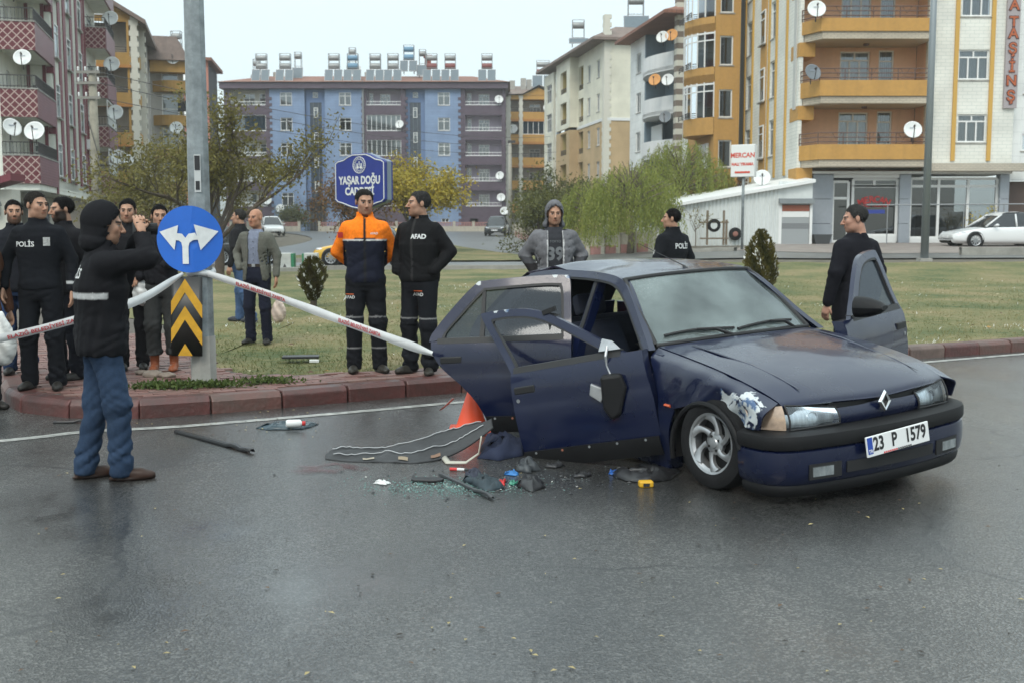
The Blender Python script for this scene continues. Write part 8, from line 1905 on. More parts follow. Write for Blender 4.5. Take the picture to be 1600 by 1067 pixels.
co_ = MB().grid(np.array(g_)).build('panel', mat('panel_black', (.016, .016, .016), .4, var=.3, vscale=6), cv, True); sd = co_.modifiers.new('s', 'SOLIDIFY'); sd.thickness = .004
M_yel = mat('panel_yellow', (.62, .33, .02), .42, var=.25, vscale=7)
def chev(z0, thick):
 top = [(-.135, z0 - .21), (-.01, z0), (.145, z0 - .24)]
 for (a, b) in ((0, 1), (1, 2)):
  n = 6; P_ = [(top[a][0] + (top[b][0] - top[a][0]) * i / n, top[a][1] + (top[b][1] - top[a][1]) * i / n) for i in range(n + 1)]
  m = MB()
  for i in range(n):
   (x0, z0_), (x1, z1_) = P_[i], P_[i + 1]; lo0, lo1 = max(-.362, z0_ - thick), max(-.362, z1_ - thick)
   q = [cvp(x0, lo0), cvp(x1, lo1), cvp(x1, max(z1_, lo1)), cvp(x0, max(z0_, lo0))]; m.add([(x, y - .006, z) for x, y, z in q], [(0, 1, 2, 3)])
  m.build('chevron', M_yel, co_)
chev(.345, .125); chev(.095, .125)
tri = [(-.075, -.362), (-.01, -.25), (.06, -.362)]; MB().add([(cvp(x, z)[0], cvp(x, z)[1] - .006, z) for x, z in tri], [(0, 1, 2)]).build('chevron', M_yel, co_)
for z in (.2, -.2): MB().box(-.02, .02, .01, .09, z, z + .04).build('clamp', M_galv, cv)
# ---- barrier tape
M_tape = mat('barrier_tape', (.66, .67, .67), .45, var=.12, vscale=5); M_tred = mat('tape_print_red', (.50, .05, .06), .55)
def tape(label, pts, w_, words, twist=.25, n=80):
 P_ = catmull([tuple(p) for p in pts], n); t = thing('barrier_tape', label, 'tape', (0, 0, 0), 0, 'barrier tape around the scene')
 tn_ = np.gradient(P_, axis=0); tn_ /= np.linalg.norm(tn_, axis=1)[:, None]; s_ = np.r_[0, np.cumsum(np.linalg.norm(np.diff(P_, axis=0), axis=1))]
 up = np.tile([0, 0, 1.], (n, 1)); side = np.cross(tn_, up); side /= np.linalg.norm(side, axis=1)[:, None]; upv = np.cross(side, tn_)
 a = twist * np.sin(s_ * 1.9 + 1) + .1; across = upv * np.cos(a)[:, None] + side * np.sin(a)[:, None]; nrm_ = np.cross(across, tn_)
 if nrm_[n // 2][1] > 0: nrm_ = -nrm_
 w_v = w_ * (1 - .18 * np.abs(np.sin(s_ * 2.3)) - .25 * np.exp(-(s_ / .15) ** 2) - .4 * np.exp(-((s_ - s_[-1]) / .15) ** 2))
 rows = np.stack([P_ + across * (w_v * k)[:, None] + nrm_ * (.006 * math.cos(k * 6)) for k in (-.5, -.25, 0, .25, .5)]); o = MB().grid(rows).build('ribbon', M_tape, t, True)
 x = .35
 while x < s_[-1] - .9:
  me = text_mesh(words, w_ * .62, 0, align='LEFT', offset=.0012)
  for v in me.vertices:
   q = x + v.co.x; f = lambda A: np.array([np.interp(q, s_, A[:, i]) for i in range(3)]); p = f(P_) + f(across) * v.co.y * .9 + f(nrm_) * .010; v.co = p
  me.materials.clear(); me.materials.append(M_tred); mesh_obj('tape_print', me, o); x += 1.35
 return t
pk = Vector((PX, PY - .13, 0))
tape('white barrier tape from the left edge to the steel post', [at(-60, 540, 9.0), at(20, 525, 9.1), at(110, 502, 9.3), at(215, 470, 9.7), Vector((PX - .12, PY - .16, za(427, PY)))], .082, 'ELAZIĞ BELEDİYESİ ZABITA', .2)
ed_ = CARM @ Vector((-2.20, -1.45, .55))
tape('white barrier tape from the steel post to the open rear door', [Vector((PX + .10, PY - .15, za(427, PY))), at(420, 460, 9.95), at(530, 500, 9.35), at(676, 553, 8.35)], .080, 'ELAZIĞ BELEDİYESİ ZABITA', .12)
kn_ = MB().tube([(PX + .115 * math.cos(a), PY + .115 * math.sin(a), za(426, PY) + .01 * math.sin(3 * a)) for a in np.linspace(0, 2 * math.pi, 20)], .022, 6, flat=1.6); o = kn_.build('tape_knot', M_tape, None, True); tag(o, 'tape wrapped round the steel post under the sign', 'tape', 'barrier tape around the scene')
tp_ = MB().tube([at(688, 640, 8.9), at(698, 632, 8.85), at(708, 622, 8.8)], .018, 5, flat=.2).build('tape_scrap', mat('tape_pink', (.6, .38, .36), .5), None, True); tag(tp_, 'torn pinkish tape end hanging below the rear door', 'tape')
# ---- blue street name sign
SD = 22.0; sc_ = at(568, 284, SD); SRZ = R(-33)
ss = thing('street_sign', 'dark blue cartouche street name sign behind the rescue worker in orange', 'sign', (sc_.x, SD, float(gz_xy(sc_.x, SD))), SRZ)
zc = sc_.z - float(gz_xy(sc_.x, SD)); W2, H2 = .64, .52
top = [(-W2, .36), (-W2 + .06, .40), (-.42, .43), (-.30, .49), (-.18, .53), (.18, .53), (.30, .49), (.42, .43), (W2 - .06, .40), (W2, .36)]
out_ = top + [(W2, -.36), (W2 - .06, -.41), (.45, -.44), (.2, -.52), (0, -.55), (-.2, -.52), (-.45, -.44), (-W2 + .06, -.41), (-W2, -.36)]
RX = Matrix.Translation((0, 0, zc)) @ Matrix.Rotation(R(90), 4, 'X')
bo = MB().prism(out_[::-1], -.12, .12, M=RX).build('sign_box', mat('sign_navy', (.008, .022, .20), .35, var=.1), ss, bevel=.012)
rim = [(x * .95, z * .95) for x, z in out_]; rm = MB(); rm.tube([(x, -.122, z + zc) for x, z in rim + rim[:1]], .011, 6); rm.build('sign_border', M_txtw, bo)
sdp = MB().prism([(x * 1.0, z) for x, z in out_[::-1]], -.06, .06, M=RX @ Matrix.Diagonal((1.012, 1.012, 1, 1))).build('sign_side_band', mat('sign_side_grey', (.16, .20, .26), .4), bo)
TMs = frame((0, -.124, zc), (1, 0, 0), (0, 0, 1))
text('sign_text', 'YAŞAR DOĞU', .20, M_txtw, bo, TMs @ Matrix.Translation((0, .01, 0)), sxy=(.80, 1.05), extrude=.002, offset=.007); text('sign_text', 'CADDESİ', .20, M_txtw, bo, TMs @ Matrix.Translation((0, -.20, 0)), sxy=(.86, 1), extrude=.002, offset=.008); text('sign_text', '28', .12, M_txtw, bo, TMs @ Matrix.Translation((0, -.36, 0)), offset=.003)
eb = MB(); ec = TMs @ Matrix.Translation((0, .31, 0))
eb.tube([ec @ Vector((.155 * math.cos(a), .155 * math.sin(a), 0)) for a in np.linspace(0, 2 * math.pi, 40)], .008, 5); eb.tube([ec @ Vector((.105 * math.cos(a), .105 * math.sin(a), 0)) for a in np.linspace(0, 2 * math.pi, 32)], .005, 5)
for k in range(22):
 a = 2 * math.pi * k / 22; eb.box(-.006, .006, .118, .142, -.002, .002, M=ec @ Matrix.Rotation(a, 4, 'Z'))
for x, w_, h0, h1 in ((-.05, .03, -.02, .03), (.05, .03, -.02, .03), (0, .02, -.01, .07)): eb.box(x - w_ / 2, x + w_ / 2, h0, h1, -.003, .002, M=ec)
for x in (-.04, .04): eb.add([ec @ Vector((x + .035 * math.cos(a), -.045 + .028 * math.sin(a), .0)) for a in np.linspace(0, 2 * math.pi, 12)[:-1]], [tuple(range(11))])
eb.build('emblem', M_txtw, bo)
MB().box(-.06, .06, -.05, .05, 0, zc - .54).build('sign_post', mat('post_grey', (.2, .22, .24), .5), ss)
# ---- poles
up_ = gl(153, 44); pole = thing('utility_pole', 'weathered concrete utility pole with crossarms, left', 'pole', up_)
MB().tube([(0, 0, -.1), (0, 0, za(114, 44) - up_[2])], [.21, .145], 10).build('shaft', mat('pole_concrete', (.27, .25, .20), .9, var=.35, vscale=3, bump=.3), pole, True)
for k, py in enumerate((114, 131, 154)):
 z = za(py, 44) - up_[2]; am = MB().box(-.55, .35, -.20, -.14, z - .05, z + .05).build('crossarm', mat('arm_iron', (.22, .21, .19), .7), pole)
 for x in (-.48, -.2, .28): MB().lathe([(.001, .16), (.03, .15), (.045, .1), (.025, .08), (.045, .05), (.02, 0)], 10, M=Matrix.Translation((x, -.17, z + .05))).build('insulator', M_pvc, am, True)
wr = MB()
for k, (py, px2, py2, Y2) in enumerate(((112, 860, 214, 100), (129, 860, 226, 100), (152, 870, 238, 100))):
 a = Vector(at(150, py, 44)); b = Vector(at(px2, py2, Y2)); pts = [a.lerp(b, t_) - Vector((0, 0, 4 * .9 * t_ * (1 - t_))) for t_ in np.linspace(0, 1, 24)]; o = MB().tube(pts, .014, 4, caps=False).build('power_cable', M_iron); tag(o, ('top', 'middle', 'lowest')[k] + ' thin power cable crossing in front of the blue block', 'cable', 'cables from the concrete pole')
dp_ = MB().tube([(-.14, -.2, za(190, 44) - up_[2]), (.12, -.22, za(230, 44) - up_[2]), (.26, -.2, za(255, 44) - up_[2]), (.16, -.2, za(300, 44) - up_[2])], .018, 5).build('service_cable', M_iron, pole)
fp = gl(797, 105); pole2 = thing('street_lamp', 'slim pale street lamp beside the blue block', 'street lamp', fp); MB().tube([(0, 0, 0), (0, 0, za(222, 105) - fp[2])], [.24, .15], 8).build('shaft', mat('pole_pale', (.34, .33, .29), .8, var=.2), pole2, True); MB().box(-.2, .5, -.15, .15, za(224, 105) - fp[2], za(220, 105) - fp[2]).build('lamp_head', M_iron, pole2)
lp_ = gl(1446, 38); lamp = thing('lamp_post', 'slim grey lamp post in front of the amber block', 'post', lp_); MB().tube([(0, 0, -.1), (0, 0, 14)], [.135, .085], 10).build('shaft', mat('lamp_grey', (.24, .27, .29), .5, metal=.3), lamp, True); MB().box(-.2, .2, -.2, .2, -.05, .06).build('base_plate', M_conc, lamp)
# ---- red lettered sign on a post
ps_ = gl(1160, 44); sgn = thing('shop_sign', 'white shop sign with red lettering on a thin post', 'sign', ps_, R(-28))
zb_ = za(252, 44) - ps_[2]
MB().tube([(0, 0, 0), (0, 0, zb_ + .5)], .055, 8).build('post', M_galv, sgn, True); bd = MB().box(-.47, .47, -.16, .16, zb_ - .62, zb_ + .62).build('board', M_pvc, sgn, bevel=.02)
M_sgr = mat('sign_text_red', (.60, .06, .03), .5)
for s_, dz, sz in (('MERCAN', .20, .26), ('HALI YIKAMA', -.14, .155)): text('sign_text', s_, sz, M_sgr, bd, frame((0, -.165, zb_ + dz), (1, 0, 0), (0, 0, 1)), sxy=(.92, 1), offset=.008)
for z in (.30, .0): MB().box(-.28, .28, -.20, .20, 0, .34, M=Matrix.Translation((xa(1283, 50.2), 50.2, .98))) if False else None
MB().box(-.3, .3, -.172, -.165, zb_ - .48, zb_ - .41).build('printed_line', M_sgr, bd)
pt_ = thing('planter', 'dark grey square planter at the shop corner', 'planter', (xa(1283, 50.6), 50.6, float(gz_xy(xa(1283, 50.6), 50.6)) + .02)); MB().add([(-.3, -.3, 0), (.3, -.3, 0), (.3, .3, 0), (-.3, .3, 0), (-.4, -.4, .42), (.4, -.4, .42), (.4, .4, .42), (-.4, .4, .42)], [(0, 3, 2, 1), (0, 1, 5, 4), (1, 2, 6, 5), (2, 3, 7, 6), (3, 0, 4, 7)]).build('pot', mat('planter_dark', (.06, .065, .07), .7), pt_); MB().box(-.37, .37, -.37, .37, .3, .36).build('soil', M_dirt, pt_)
# ---- reel stand and wheel by the shed
rs_ = gl(1120, 49.2); rst = thing('reel_stand', 'rough wooden frame holding a small wheel beside the shed', 'frame', rs_); M_wood = mat('old_wood', (.20, .155, .11), .9, var=.4, vscale=6)
for x in (-.42, .30, .42): MB().box(x - .04, x + .04, -.05, .05, 0, 1.5 - .4 * (x == .42)).build('upright', M_wood, rst)
for z in (.25, .95): MB().box(-.75, .5, -.08, -.052, z, z + .07).build('crossbar', M_wood, rst)
tw = MB(); tw.lathe([(.16, -.05), (.26, -.06), (.29, 0), (.26, .06), (.16, .05)], 20, M=Matrix.Translation((-.15, -.15, .85)) @ Matrix.Rotation(R(90), 4, 'X')); tw.build('wheel', M_tyre, rst, True)
wl_ = thing('wheel_on_wall', 'dark wheel hanging on the white shed wall', 'wheel', (xa(1149, 50.3), 50.3, za(366, 50.3))); MB().lathe([(.12, -.05), (.24, -.06), (.29, 0), (.24, .06), (.12, .05)], 22, M=Matrix.Rotation(R(90), 4, 'X')).build('tyre', M_tyre, wl_, True); MB().lathe([(.001, .03), (.10, .05), (.13, .02)], 16, M=Matrix.Rotation(R(90), 4, 'X')).build('rim', mat('rim_rust', (.3, .13, .1), .6), wl_, True)
# ---- fences
M_fpost = mat('fence_cream', (.50, .46, .38), .85, var=.2, streak=.2); M_fpink = mat('fence_pink', (.38, .19, .17), .85, var=.25)
def fence(label, a, b, h, n, brick=True, pickets=8):
 a = Vector(a); b = Vector(b); d = b - a; L_ = d.length; ang = math.atan2(d.y, d.x); t = thing('fence', label, 'fence', a, ang); sl_ = (b.z - a.z) / L_; st = L_ / n
 for i in range(n + 1):
  x = i * st; MB().box(x - .13, x + .13, -.13, .13, sl_ * x - .3, sl_ * x + h + .12).box(x - .16, x + .16, -.16, .16, sl_ * x + h + .12, sl_ * x + h + .17).build('pillar', M_fpost, t)
 for i in range(n):
  x0, x1 = i * st + .13, (i + 1) * st - .13; z = sl_ * (x0 + x1) / 2
  if brick: MB().box(x0, x1, -.08, .08, z - .3, z + h * .5).build('low_wall', M_fpink if i % 2 == 0 or True else M_fpost, t)
  else: MB().box(x0, x1, -.08, .08, z - .3, z + h * .62).build('low_wall', M_fpost, t)
  for k in range(pickets):
   x = x0 + (x1 - x0) * (k + .5) / pickets; MB().box(x - .05, x + .05, -.04, .04, z + (h * .5 if brick else h * .62) + .003, z + h).build('picket', M_fpost if brick else M_fpink, t)
  MB().box(x0, x1, -.05, .05, z + h + .003, z + h + .07).build('top_rail', M_fpost if brick else M_fpink, t)
p0, p1 = gl(900, 51), gl(1020, 46.5); fence('low pink brick and cream picket fence under the willows', p0, p1, .72, 5, True, 9)
p0, p1 = gl(806, 96), gl(862, 62); fence('pink fence along the side street, left of the willows', p0, p1, .9, 9, True, 6)
p0, p1 = (XB(335), 121.5, 1.22), (XB(486), 121.5, 1.25); fence('cream wall with pink railing left of the black gate', p0, p1, 1.0, 6, False, 10)
p0, p1 = (XB(516), 121.5, 1.25), (XB(800), 121.5, 1.25); fence('cream wall with pink railing right of the black gate', p0, p1, 1.0, 10, False, 10)
# ---- white concrete blocks with green edges
for k, (px, lb) in enumerate(((446, 'white concrete block with green edge, left of the pair'), (487, 'white concrete block with green edge, right of the pair'))):
 q = gl(px, 38.6); b_ = thing('concrete_block', lb, 'block', q, 0, 'white blocks by the side street'); MB().box(-.25, .20, -.2, .2, -.05, .62).build('block', mat('block_white', (.55, .56, .54), .8, var=.2, vscale=3), b_, bevel=.02); s_ = 1 if k == 0 else -1
 MB().box(.205 if k == 0 else -.32, .30 if k == 0 else -.255, -.19, .19, -.05, .60).build('green_edge', mat('green_paint', (.03, .20, .10), .6), b_)
 MB().add([(-.08, -.203, .12), (.06, -.203, .12), (-.01, -.203, .26)], [(0, 1, 2)]).build('painted_mark', M_iron, b_)
q = gl(466, 38.4); b_ = MB().box(-.95, .95, -.15, .15, -.1, .14).build('low_wall', M_conc, None, loc=q, bevel=.02); tag(b_, 'low concrete sill joining the two white blocks', 'wall')
# ---- background vehicles
M_cglass = mat('vehicle_glass', (.015, .018, .022), .06, spec=.7); M_hl = mat('vehicle_lamp', (.6, .62, .64), .1, metal=.4); M_tl = mat('vehicle_tail', (.35, .02, .02), .2)
def vehicle(label, loc, rz, L_, W_, H_, col, cat='car', style='sedan', bumper=None, parts=True):
 """x forward; low poly but shaped body"""
 t = thing('parked_car', label, cat, loc, rz, 'cars parked or passing behind the scene'); pm = mat('vehicle_paint_' + '_'.join('%d' % (c * 100) for c in col), col, .25, coat=.6, spec=.5)
 h2 = L_ / 2; suv = style == 'suv'; belt = H_ * (.60 if not suv else .58)
 st = [(-h2, .30, .62), (-h2 * .97, .22, .86), (-h2 * .80, .18, 1.0), (-h2 * .4, .17, 1.02), (0, .17, 1.0), (h2 * .35, .17, .985), (h2 * .62, .17, .90), (h2 * .90, .20, .76), (h2 * .985, .24, .66), (h2, .32, .55)]
 rows = []
 for x, zb, zt in st:
  e = np.interp(abs(x) / h2, [0, .7, .93, 1], [1, .98, .90, .74]); hw_ = W_ / 2 * e; zt = zt * belt / 1.0 if x > -h2 * .9 else zt * belt; zb = zb
  rows.append([(x, -hw_ * .80, zb), (x, -hw_ * .97, zb + .10), (x, -hw_, (zb + zt) * .5), (x, -hw_ * .97, zt - .10), (x, -hw_ * .86, zt - .015), (x, -hw_ * .4, zt + .02), (x, 0, zt + .028), (x, hw_ * .4, zt + .02), (x, hw_ * .86, zt - .015), (x, hw_ * .97, zt - .10), (x, hw_, (zb + zt) * .5), (x, hw_ * .97, zb + .10), (x, hw_ * .80, zb)])
 A = np.array([catmull(r, 37) for r in rows]); G = np.array([catmull(A[:, j], 40) for j in range(37)]).transpose(1, 0, 2)
 # cut wheel arches
 wx = (-h2 * .60, h2 * .635); rw = .325 if not suv else .36
 body = MB().grid(G).add([tuple(p) for p in G[0]], [tuple(range(37))]).add([tuple(p) for p in G[-1]], [tuple(range(36, -1, -1))]).build('body', pm, t, True); smooth_by_angle(body, 40)
 rear = -h2 * (.86 if suv or style == 'hatch' else .62); gr = [(h2 * .46, belt - .02, .84), (h2 * .12, H_ * .955, .68), (-h2 * .1, H_, .67), (-h2 * .38, H_ * .985, .66), (rear, H_ * .9 if (suv or style == 'hatch') else belt + .04, .72 if suv else .80)]
 if suv or style == 'hatch': gr.append((-h2 * .97, belt, .80))
 rows = []
 for x, z, w_ in gr: rows.append([(x - (.0 if z > H_ * .9 else 0), -W_ / 2 * .87, belt - .03), (x, -W_ / 2 * (w_ + .08 * (z < H_ * .9)), max(belt - .02, z - .10)), (x, -W_ / 2 * w_ * .92, z - .01), (x, 0, z + .02), (x, W_ / 2 * w_ * .92, z - .01), (x, W_ / 2 * (w_ + .08 * (z < H_ * .9)), max(belt - .02, z - .10)), (x, W_ / 2 * .87, belt - .03)])
 A = np.array(rows); G = np.array([catmull(A[:, j], 26) for j in range(7)]).transpose(1, 0, 2); MB().grid(G).build('cabin_glass', M_cglass, t, True)
 i0, i1 = (5, 16) if not suv else (5, 20); Gr = G[i0:i1, 2:5] * np.array([1, 1.03, 1]) + np.array([0, 0, .012]); MB().grid(np.array([catmull(r, 9) for r in Gr])).build('roof', pm, t, True)
 for s in (-1, 1):
  for xs_ in ([(h2 * .44, belt), (h2 * .12, H_ * .945)], [(-h2 * .12, belt), (-h2 * .13, H_ * .955)], [(rear + h2 * .06, belt), (-h2 * .42, H_ * .95)]):
   MB().tube([(x, s * W_ / 2 * (.885 if z <= belt + .01 else .66), z) for x, z in xs_], .038, 6).build('pillar', pm, t, True)
 for i, xw in enumerate(wx):
  for s in (-1, 1):
   wt = bpy.data.objects.new('wheel', None); C.objects.link(wt); wt.parent = t; wt.matrix_local = Matrix.Translation((xw, s * (W_ / 2 - .075), rw)) @ Matrix.Rotation(R(-90) * s, 4, 'X')
   MB().lathe([(rw * .9, .05), (rw + .045, .068), (rw + .05, .05)], 24).build('arch_gap', M_rubd, wt, True); MB().lathe([(rw * .66, -.09), (rw * .9, -.1), (rw, -.05), (rw, .05), (rw * .9, .1), (rw * .66, .085)], 24).build('tyre', M_tyre, wt, True)
   rm_ = MB().lathe([(rw * .66, .09), (rw * .62, .07), (rw * .56, .04), (.001, .03)], 24).build('rim', mat('rim_dark', (.05, .05, .055), .5, metal=.5), wt, True); sp_ = MB()
   for k in range(10):
    a = k * math.pi / 5; sp_.box(.02, rw * .63, -.016, .016, .045, .075, M=Matrix.Rotation(a, 4, 'Z'))
   sp_.lathe([(rw * .6, .075), (rw * .67, .095), (rw * .64, .06)], 24); sp_.build('spokes', M_alloy, rm_)
 for s in (-1, 1):
  MB().tube([(h2 * .80, s * W_ * .435, belt * .72), (h2 * .90, s * W_ * .40, belt * .70), (h2 * .965, s * W_ * .27, belt * .66)], [.04, .075, .045], 8).build('headlight', M_hl, t, True)
  MB().tube([(-h2 * .93, s * W_ * .43, belt * .80), (-h2 * .985, s * W_ * .33, belt * .80)], .075, 8).build('tail_light', M_tl, t, True)
  MB().tube([(h2 * .30, s * W_ * .46, belt + .03), (h2 * .28, s * (W_ * .5 + .14), belt + .07)], [.03, .085], 8, flat=.7).build('mirror', pm, t, True)
 MB().box(h2 * .93, h2 * 1.0, -W_ * .30, W_ * .30, .30, .42).build('grille', M_rubd, t, bevel=.02); [MB().box(a_, b_, -.26, .26, z_, z_ + .11).build('number_plate', mat('plate_white', (.74, .75, .75), .35), t) for a_, b_, z_ in ((-h2 * 1.005, -h2 * .985, .55), (h2 * .985, h2 * 1.008, .42))]
 if bumper: MB().grid(np.array([[(h2 * (1.012 - .10 * (abs(y) / (W_ / 2)) ** 2), y, z) for y in np.linspace(-W_ * .47, W_ * .47, 12)] for z in (.22, .40, .56)])).build('bumper', mat('bumper_white', bumper, .4), t, True)
 return t
q = gl(1563, 47.5); vehicle('white saloon parked in front of the shop, far right', (q[0], 47.5, .80), math.pi + R(4), 4.75, 1.84, 1.47, (.70, .71, .71))
q = gl(580, 44); vehicle('yellow taxi with white front passing behind the rescue workers', (q[0], 43.6, float(gz_xy(q[0], 43.6)) + .01), math.pi - R(6), 4.2, 1.75, 1.5, (.62, .36, .03), 'taxi', bumper=(.62, .64, .64))
q = gl(777, 98); vehicle('small dark off-roader on the side street', (q[0], 98, float(gz_xy(q[0], 98)) + .02), -math.pi / 2 - R(6), 4.3, 1.8, 1.68, (.012, .016, .02), 'car', 'suv')
q = gl(424, 98); vehicle('white off-roader facing the camera on the left street', (q[0], 98, float(gz_xy(q[0], 98)) + .02), -math.pi / 2 + R(20), 4.3, 1.82, 1.66, (.66, .68, .68), 'car', 'suv')
q = gl(230, 40.5); vehicle('white car seen from behind between the onlookers', (q[0], 42, float(gz_xy(q[0], 42)) + .01), math.pi / 2 + R(8), 4.2, 1.7, 1.45, (.62, .64, .65))
q = gl(350, 44); vehicle('dark car half hidden behind the walking man', (q[0], 45, float(gz_xy(q[0], 45)) + .01), math.pi / 2 - R(30), 4.2, 1.7, 1.45, (.03, .035, .04))
# ---- bags
def blob_bag(label, name, loc, size, seed, col, m=None, cat='bag', strap=True, group=None):
 t = thing(name, label, cat, loc, 0, group); a, b, c_ = size
 V, F = snet(lambda X, Y, Z: smin(ell(X, Y, Z, (0, 0, -c_ * .62), (a, b, c_ * .42)), cap(X, Y, Z, (0, 0, -c_ * .25), (0, 0, 0), a * .35, .018), .06) + folds(X, Y, Z, .0045, 40, seed), (-a * 1.3, -b * 1.4, -c_ * 1.15), (a * 1.3, b * 1.4, .05), .011)
 cc = np.tile(col, (len(V), 1)) * (1 + .25 * np.sin(V[:, [0]] * 60 + V[:, [2]] * 35)); col_obj('bag_body', V, F, cc, m or mat('carrier_plastic', (.62, .62, .60), .35) and M_plastic, t); return t
M_plastic = col_mat('plastic_film', .32, .5, 60)
pb = Vector(foot_at(404, 537)); bag = blob_bag('pale carrier bag in the hand of the bald man', 'carrier_bag', at(435, 467, pb.y - .05), (.085, .06, .29), 3, (.52, .42, .36))
blob_bag('white carrier bag held behind the photographer', 'carrier_bag', at(222, 434, 11.35), (.10, .07, .27), 4, (.58, .59, .58)); blob_bag('white bag carried by the bystander at the left edge', 'carrier_bag', at(2, 490, 9.35), (.11, .09, .42), 6, (.58, .58, .56))
# ---- traffic cone under the rear door
cb_ = gp(737, 674, 0); cn = thing('traffic_cone', 'orange traffic cone behind the open rear door', 'cone', cb_); MB().lathe([(.14, .03), (.125, .04), (.03, .33), (.001, .34)], 24).build('cone', mat('cone_orange', (.75, .07, .015), .45), cn, True); MB().box(-.18, .18, -.18, .18, 0, .03).build('cone_base', mat('cone_base', (.6, .06, .015), .5), cn, bevel=.01)
# ---- debris on the road
def bar(name, label, cat, p, q, w_, h_, m, n=10, bend=.0, seed=0, group=None):
 p, q = Vector(p), Vector(q); d = q - p; t_ = d.normalized(); s_ = Vector((-t_.y, t_.x, 0)); g = np.random.RandomState(seed); rows = []
 for i in range(n + 1):
  c_ = p + d * (i / n) + s_ * bend * math.sin(math.pi * i / n) + Vector((0, 0, .004 + .012 * abs(math.sin(i * .9)) * (i > n * .7))); e = w_ * (1 - .25 * g.uniform(0, 1) * (i > n * .7)); rows.append([tuple(c_ - s_ * e / 2), tuple(c_ - s_ * e * .3 + Vector((0, 0, h_))), tuple(c_ + s_ * e * .3 + Vector((0, 0, h_))), tuple(c_ + s_ * e / 2)])
 o = MB().grid(np.array(rows)).build(name, m, None, True); sd = o.modifiers.new('s', 'SOLIDIFY'); sd.thickness = .006; sd.offset = 1; smooth_by_angle(o, 40); return tag(o, label, cat, group)
M_blkp = mat('debris_black', (.020, .020, .022), .4, var=.4, vscale=12); M_dgrey = mat('debris_grey', (.055, .06, .065), .45, var=.3, vscale=10)
bar('trim_strip', 'long black trim strip lying left on the wet road', 'trim', gp(276, 676), gp(394, 709), .055, .022, M_blkp, 16, .01, 1)
bar('gutter_strip', 'short black strip in the gutter behind the photographer', 'trim', gp(84, 661), gp(132, 660), .05, .015, M_blkp, 6)
bar('metal_bar', 'thin grey bar among the debris in front of the door', 'bar', gp(688, 743), gp(770, 781), .030, .016, M_dgrey, 10, 0, 2)
def flat_piece(name, label, cat, pts, m, h_=.02, rough=.012, seed=0, group=None, n=14):
 """crumpled flat piece: outline in pixels on the road"""
 P_ = [gp(*p) for p in pts]; c_ = sum(P_, Vector()) / len(P_); g = np.random.RandomState(seed); k = len(P_); dense = []
 for i in range(k):
  for u in np.linspace(0, 1, 5)[:-1]: dense.append(P_[i].lerp(P_[(i + 1) % k], u) + Vector((g.normal() * .006, g.normal() * .006, 0)))
 rows = []
 for r in np.linspace(0, 1, 7): rows.append([tuple(c_.lerp(p, r) + Vector((0, 0, .004 + h_ * (1 - r ** 5) * (.55 + .3 * math.sin(p.x * 23 + r * 7 + seed) + .15 * math.sin(p.y * 61 + r * 11)) + abs(g.normal()) * rough * (r < .95)))) for p in dense + dense[:1]])
 o = MB().grid(np.array(rows)).build(name, m, None, True); sd = o.modifiers.new('s', 'SOLIDIFY'); sd.thickness = .004; return tag(o, label, cat, group)
flat_piece('plastic_sheet', 'crumpled dark teal plastic sheet near the kerb', 'sheet', [(398, 669), (425, 661), (460, 659), (497, 663), (486, 668), (470, 671), (420, 672)], mat('teal_film', (.035, .06, .075), .25, var=.4, vscale=14), .03, .008, 1)
bp_ = gp(447, 672); bq = gp(478, 671.5); bt = thing('bottle', 'white plastic bottle with red cap on the teal sheet', 'bottle', bp_ + Vector((0, 0, .055))); dv = (bq - bp_); l_ = dv.length; bt.rotation_euler = (0, 0, math.atan2(dv.y, dv.x)); MB().lathe([(.001, 0), (.028, .002), (.032, .02), (.032, l_ * .72), (.015, l_ * .80), (.014, l_ * .86)], 18, M=Matrix.Rotation(R(90), 4, 'Y')).build('bottle_body', M_pvc, bt, True); MB().lathe([(.019, l_ * .82), (.019, l_ * .98), (.001, l_ * .99)], 14, M=Matrix.Rotation(R(90), 4, 'Y')).build('cap', M_red, bt, True)
# grey sheet with pale piping, trailing from under the rear door
up_e = [(508, 708), (540, 697), (600, 693), (650, 690), (690, 674), (728, 660), (768, 653)]; lo_e = [(508, 716), (545, 720), (600, 721), (650, 722), (700, 713), (738, 690), (770, 667)]
zu = [.02, .05, .06, .08, .13, .20, .24]; zl = [.006, .006, .006, .008, .02, .11, .20]; U, Lw = [], []
for (a, b, z1_, z2_) in zip(up_e, lo_e, zu, zl): U.append(tuple(gp(a[0], a[1], z1_))); Lw.append(tuple(gp(b[0], b[1], z2_)))
rw_ = spline_grid([Lw, [tuple((np.array(a) * .55 + np.array(b) * .45) + np.array([0, 0, .02])) for a, b in zip(Lw, U)], U], 60, 18); X_, Y_ = rw_[..., 0], rw_[..., 1]
rw_[..., 2] += .010 * np.sin(X_ * 11 + Y_ * 9 + 1.5 * np.sin(Y_ * 13)) * np.linspace(.2, 1, 18)[:, None] + .004 * np.sin(X_ * 31 - Y_ * 33); rw_[..., 2] += folds(X_, Y_, 0 * X_, .016, 11, 4) * np.minimum(1, np.arange(18) / 4.)[:, None]; rw_[..., 2] = np.maximum(rw_[..., 2], .008)
sht = thing('grey_sheet', 'crumpled dark grey sheet with pale piping trailing from the rear door', 'sheet', (0, 0, 0)); so = MB().grid(rw_).build('fabric', mat('sheet_fabric', (.045, .047, .05), .8, var=.3, vscale=6, bump=.3, bscale=150), sht, True); sd = so.modifiers.new('s', 'SOLIDIFY'); sd.thickness = .012
for f_ in (.42, .95): MB().tube([Vector(p) + Vector((0, -.004, .010)) for p in rw_[int(17 * f_)][4:56]], .0055, 5, flat=.6).build('piping', mat('piping_white', (.42, .43, .44), .7), so, True)
